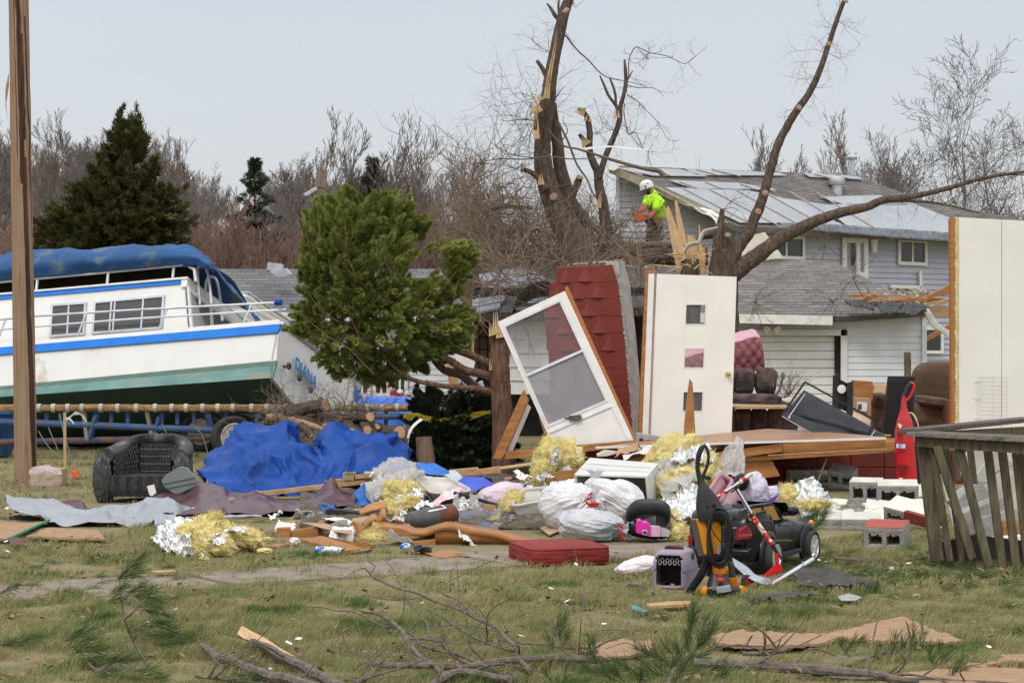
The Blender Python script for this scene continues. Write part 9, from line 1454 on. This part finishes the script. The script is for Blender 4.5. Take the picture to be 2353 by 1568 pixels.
# ------------------------- grass and dead leaves
XCL=[[(470,1110),(560,1030),(700,1000),(940,1000),(1150,1080),(2060,1060),(2150,1190),(1880,1245),(1580,1250),(1400,1290),(1170,1290),(900,1262),(700,1252),(560,1200),(160,1200),(20,1150),(240,1140),(300,1160),(440,1150)],[(1165,1245),(1395,1240),(1395,1299),(1220,1303),(1165,1295)],[(1500,1260),(1600,1260),(1610,1345),(1505,1350)],[(1570,1240),(1870,1220),(1880,1300),(1780,1340),(1650,1340),(1600,1362),(1570,1330)],[(360,1210),(590,1210),(560,1268),(400,1272)],[(0,1195),(140,1198),(290,1215),(290,1232),(0,1240)]]
FOOT=[[tuple((o.matrix_basis@v_.co)[:2])for v_ in list(o.data.vertices)[:len(o.data.vertices)//2]]for o in COL.objects if o.type=='MESH' and o.name.startswith(('plywood_board','cabinet_panel','board_s','card_','shingle_s','teal'))]
XCL+=[[(HX+x*F/y,HY+EH*F/y)for x,y in P]for P in FOOT]
def inp(px,py,P):
 c=np.zeros(len(px),bool);n=len(P)
 for i in range(n):
  (x1,y1),(x0,y0)=P[i],P[i-1]
  if y1!=y0:c^=((y1>py)!=(y0>py))&(px<(x0-x1)*(py-y1)/(y0-y1)+x1)
 return c
def nz2(x,y,s,o):return np.array([nz.noise(V((a*s+o,b_*s,o)))for a,b_ in zip(x,y)])
def grass_pts(n,y0,y1,seed):
 r=np.random.default_rng(seed);Y=np.sqrt(r.uniform(y0*y0,y1*y1,n));X=r.uniform(-.285,.285,n)*Y;px,py=HX+X*F/Y,HY+EH*F/Y;k=np.ones(n,bool)
 for P in XCL:k&=~inp(px,py,P)
 d=np.array([path_dist(a,c)for a,c in zip(X,Y)]);on=(np.abs(d[:,0])<.24+.12*np.sin(d[:,1]*2.3))&(d[:,1]<5.9)&(d[:,1]>-1.5);k&=~on|(r.random(n)<.22)
 k&=~((Y>26)&(X>.3));return X[k],Y[k],r
def tufts(n,y0,y1,seed,h,wd,k):
 X,Y,r=grass_pts(n,y0,y1,seed);g1=nz2(X,Y,.8,seed);g2=nz2(X,Y,3.1,seed+4);keep=(g1*.6+g2*.7+r.uniform(-.3,.3,len(X)))>-.2;X,Y,g2,g1=X[keep],Y[keep],g2[keep],g1[keep];hh=h*(.7+1.1*np.clip(g2+.4*g1,-.45,.9));m=len(X)
 X=np.repeat(X,k)+r.normal(0,.018,m*k);Y=np.repeat(Y,k)+r.normal(0,.018,m*k);hh=np.repeat(hh,k)*r.uniform(.35,1.25,m*k);N=m*k
 a=r.uniform(0,6.28,N);ln=r.uniform(.15,1.0,N);dx,dy=np.cos(a)*ln*.55+.35,np.sin(a)*ln*.55;z=np.zeros(N);B=np.stack([X,Y,z-.005],1);M_=B+np.stack([dx*hh*.35,dy*hh*.35,hh*.62],1);T=B+np.stack([dx*hh*1.0,dy*hh*1.0,hh*(1-.35*ln)],1)
 s=np.stack([np.sin(a+1.2),np.cos(a+1.2),z],1)*(wd*r.uniform(.6,1.3,N))[:,None];v=np.stack([B-s,B+s,M_+s*.8,M_-s*.8,T+s*.15,T-s*.15],1).reshape(-1,3);b_=np.arange(N)[:,None]*6;return v,np.concatenate([b_+np.array([[0,1,2,3]]),b_+np.array([[3,2,4,5]])])
m_gr=mat('grass_blades',(.135,.205,.05),(.26,.25,.10),rough=.75,bump=0,sc=1.1,ramp=(.40,.58),c3=(.54,.45,.25),isl=.72,spot=(.075,.14,.028),sthr=.54,ssc=1.4,sub=.35)
for i,(n,y0,y1,h,wd,k)in enumerate(((43000,10.9,15,.075,.0019,7),(29500,15,21,.07,.0026,6),(18000,21,34,.065,.0042,5))):
 v,f=tufts(n,y0,y1,50+i,h,wd,k);tag(nobj('lawn_grass',np_mesh('lawn_grass',v,f,m_gr)),('winter grass nearest the camera, in front of the path','winter grass round the path and the front of the debris heap','winter grass behind, round the pole and the trailer')[i],'grass',None,'stuff')
def litter(name,lab,n,y0,y1,L,wd,m,seed,tilt=.35,cl=.05):
 X,Y,r=grass_pts(n,y0,y1,seed);g=nz2(X,Y,1.3,seed)+.5*nz2(X,Y,4.,seed+2);k=g+r.uniform(-.5,.5,len(X))>cl;X,Y=X[k],Y[k];n=len(X);a=r.uniform(0,6.28,n);P=np.stack([X,Y,r.uniform(.02,.085,n)],1);D=np.stack([np.cos(a),np.sin(a),r.normal(0,tilt,n)],1);sd=np.stack([-np.sin(a),np.cos(a),r.normal(0,tilt,n)],1);v,f=leaves(P,D,L*r.uniform(.5,1.3,n),wd*r.uniform(.6,1.3,n),unit(sd));tag(nobj(name,np_mesh(name,v,f,m)),lab,name.split('_')[-1],None,'stuff')
litter('dead_leaves','brown dead leaves scattered through the lawn grass',9000,10.9,26,.05,.015,mat('dead_leaf',(.20,.105,.06),(.13,.07,.042),rough=.9,bump=0,sc=5,c3=(.30,.20,.12),isl=.7),71,.4,.2)
litter('straw_litter','pale straw and splinters scattered through the lawn',9000,10.9,28,.11,.0035,mat('straw',(.36,.28,.16),(.2,.15,.09),rough=.9,bump=0,c3=(.10,.075,.055),isl=.9),73,.12)
litter('paper_bits','tiny white paper and plaster bits on the lawn',260,11.5,24,.05,.02,m_white,77,.3)
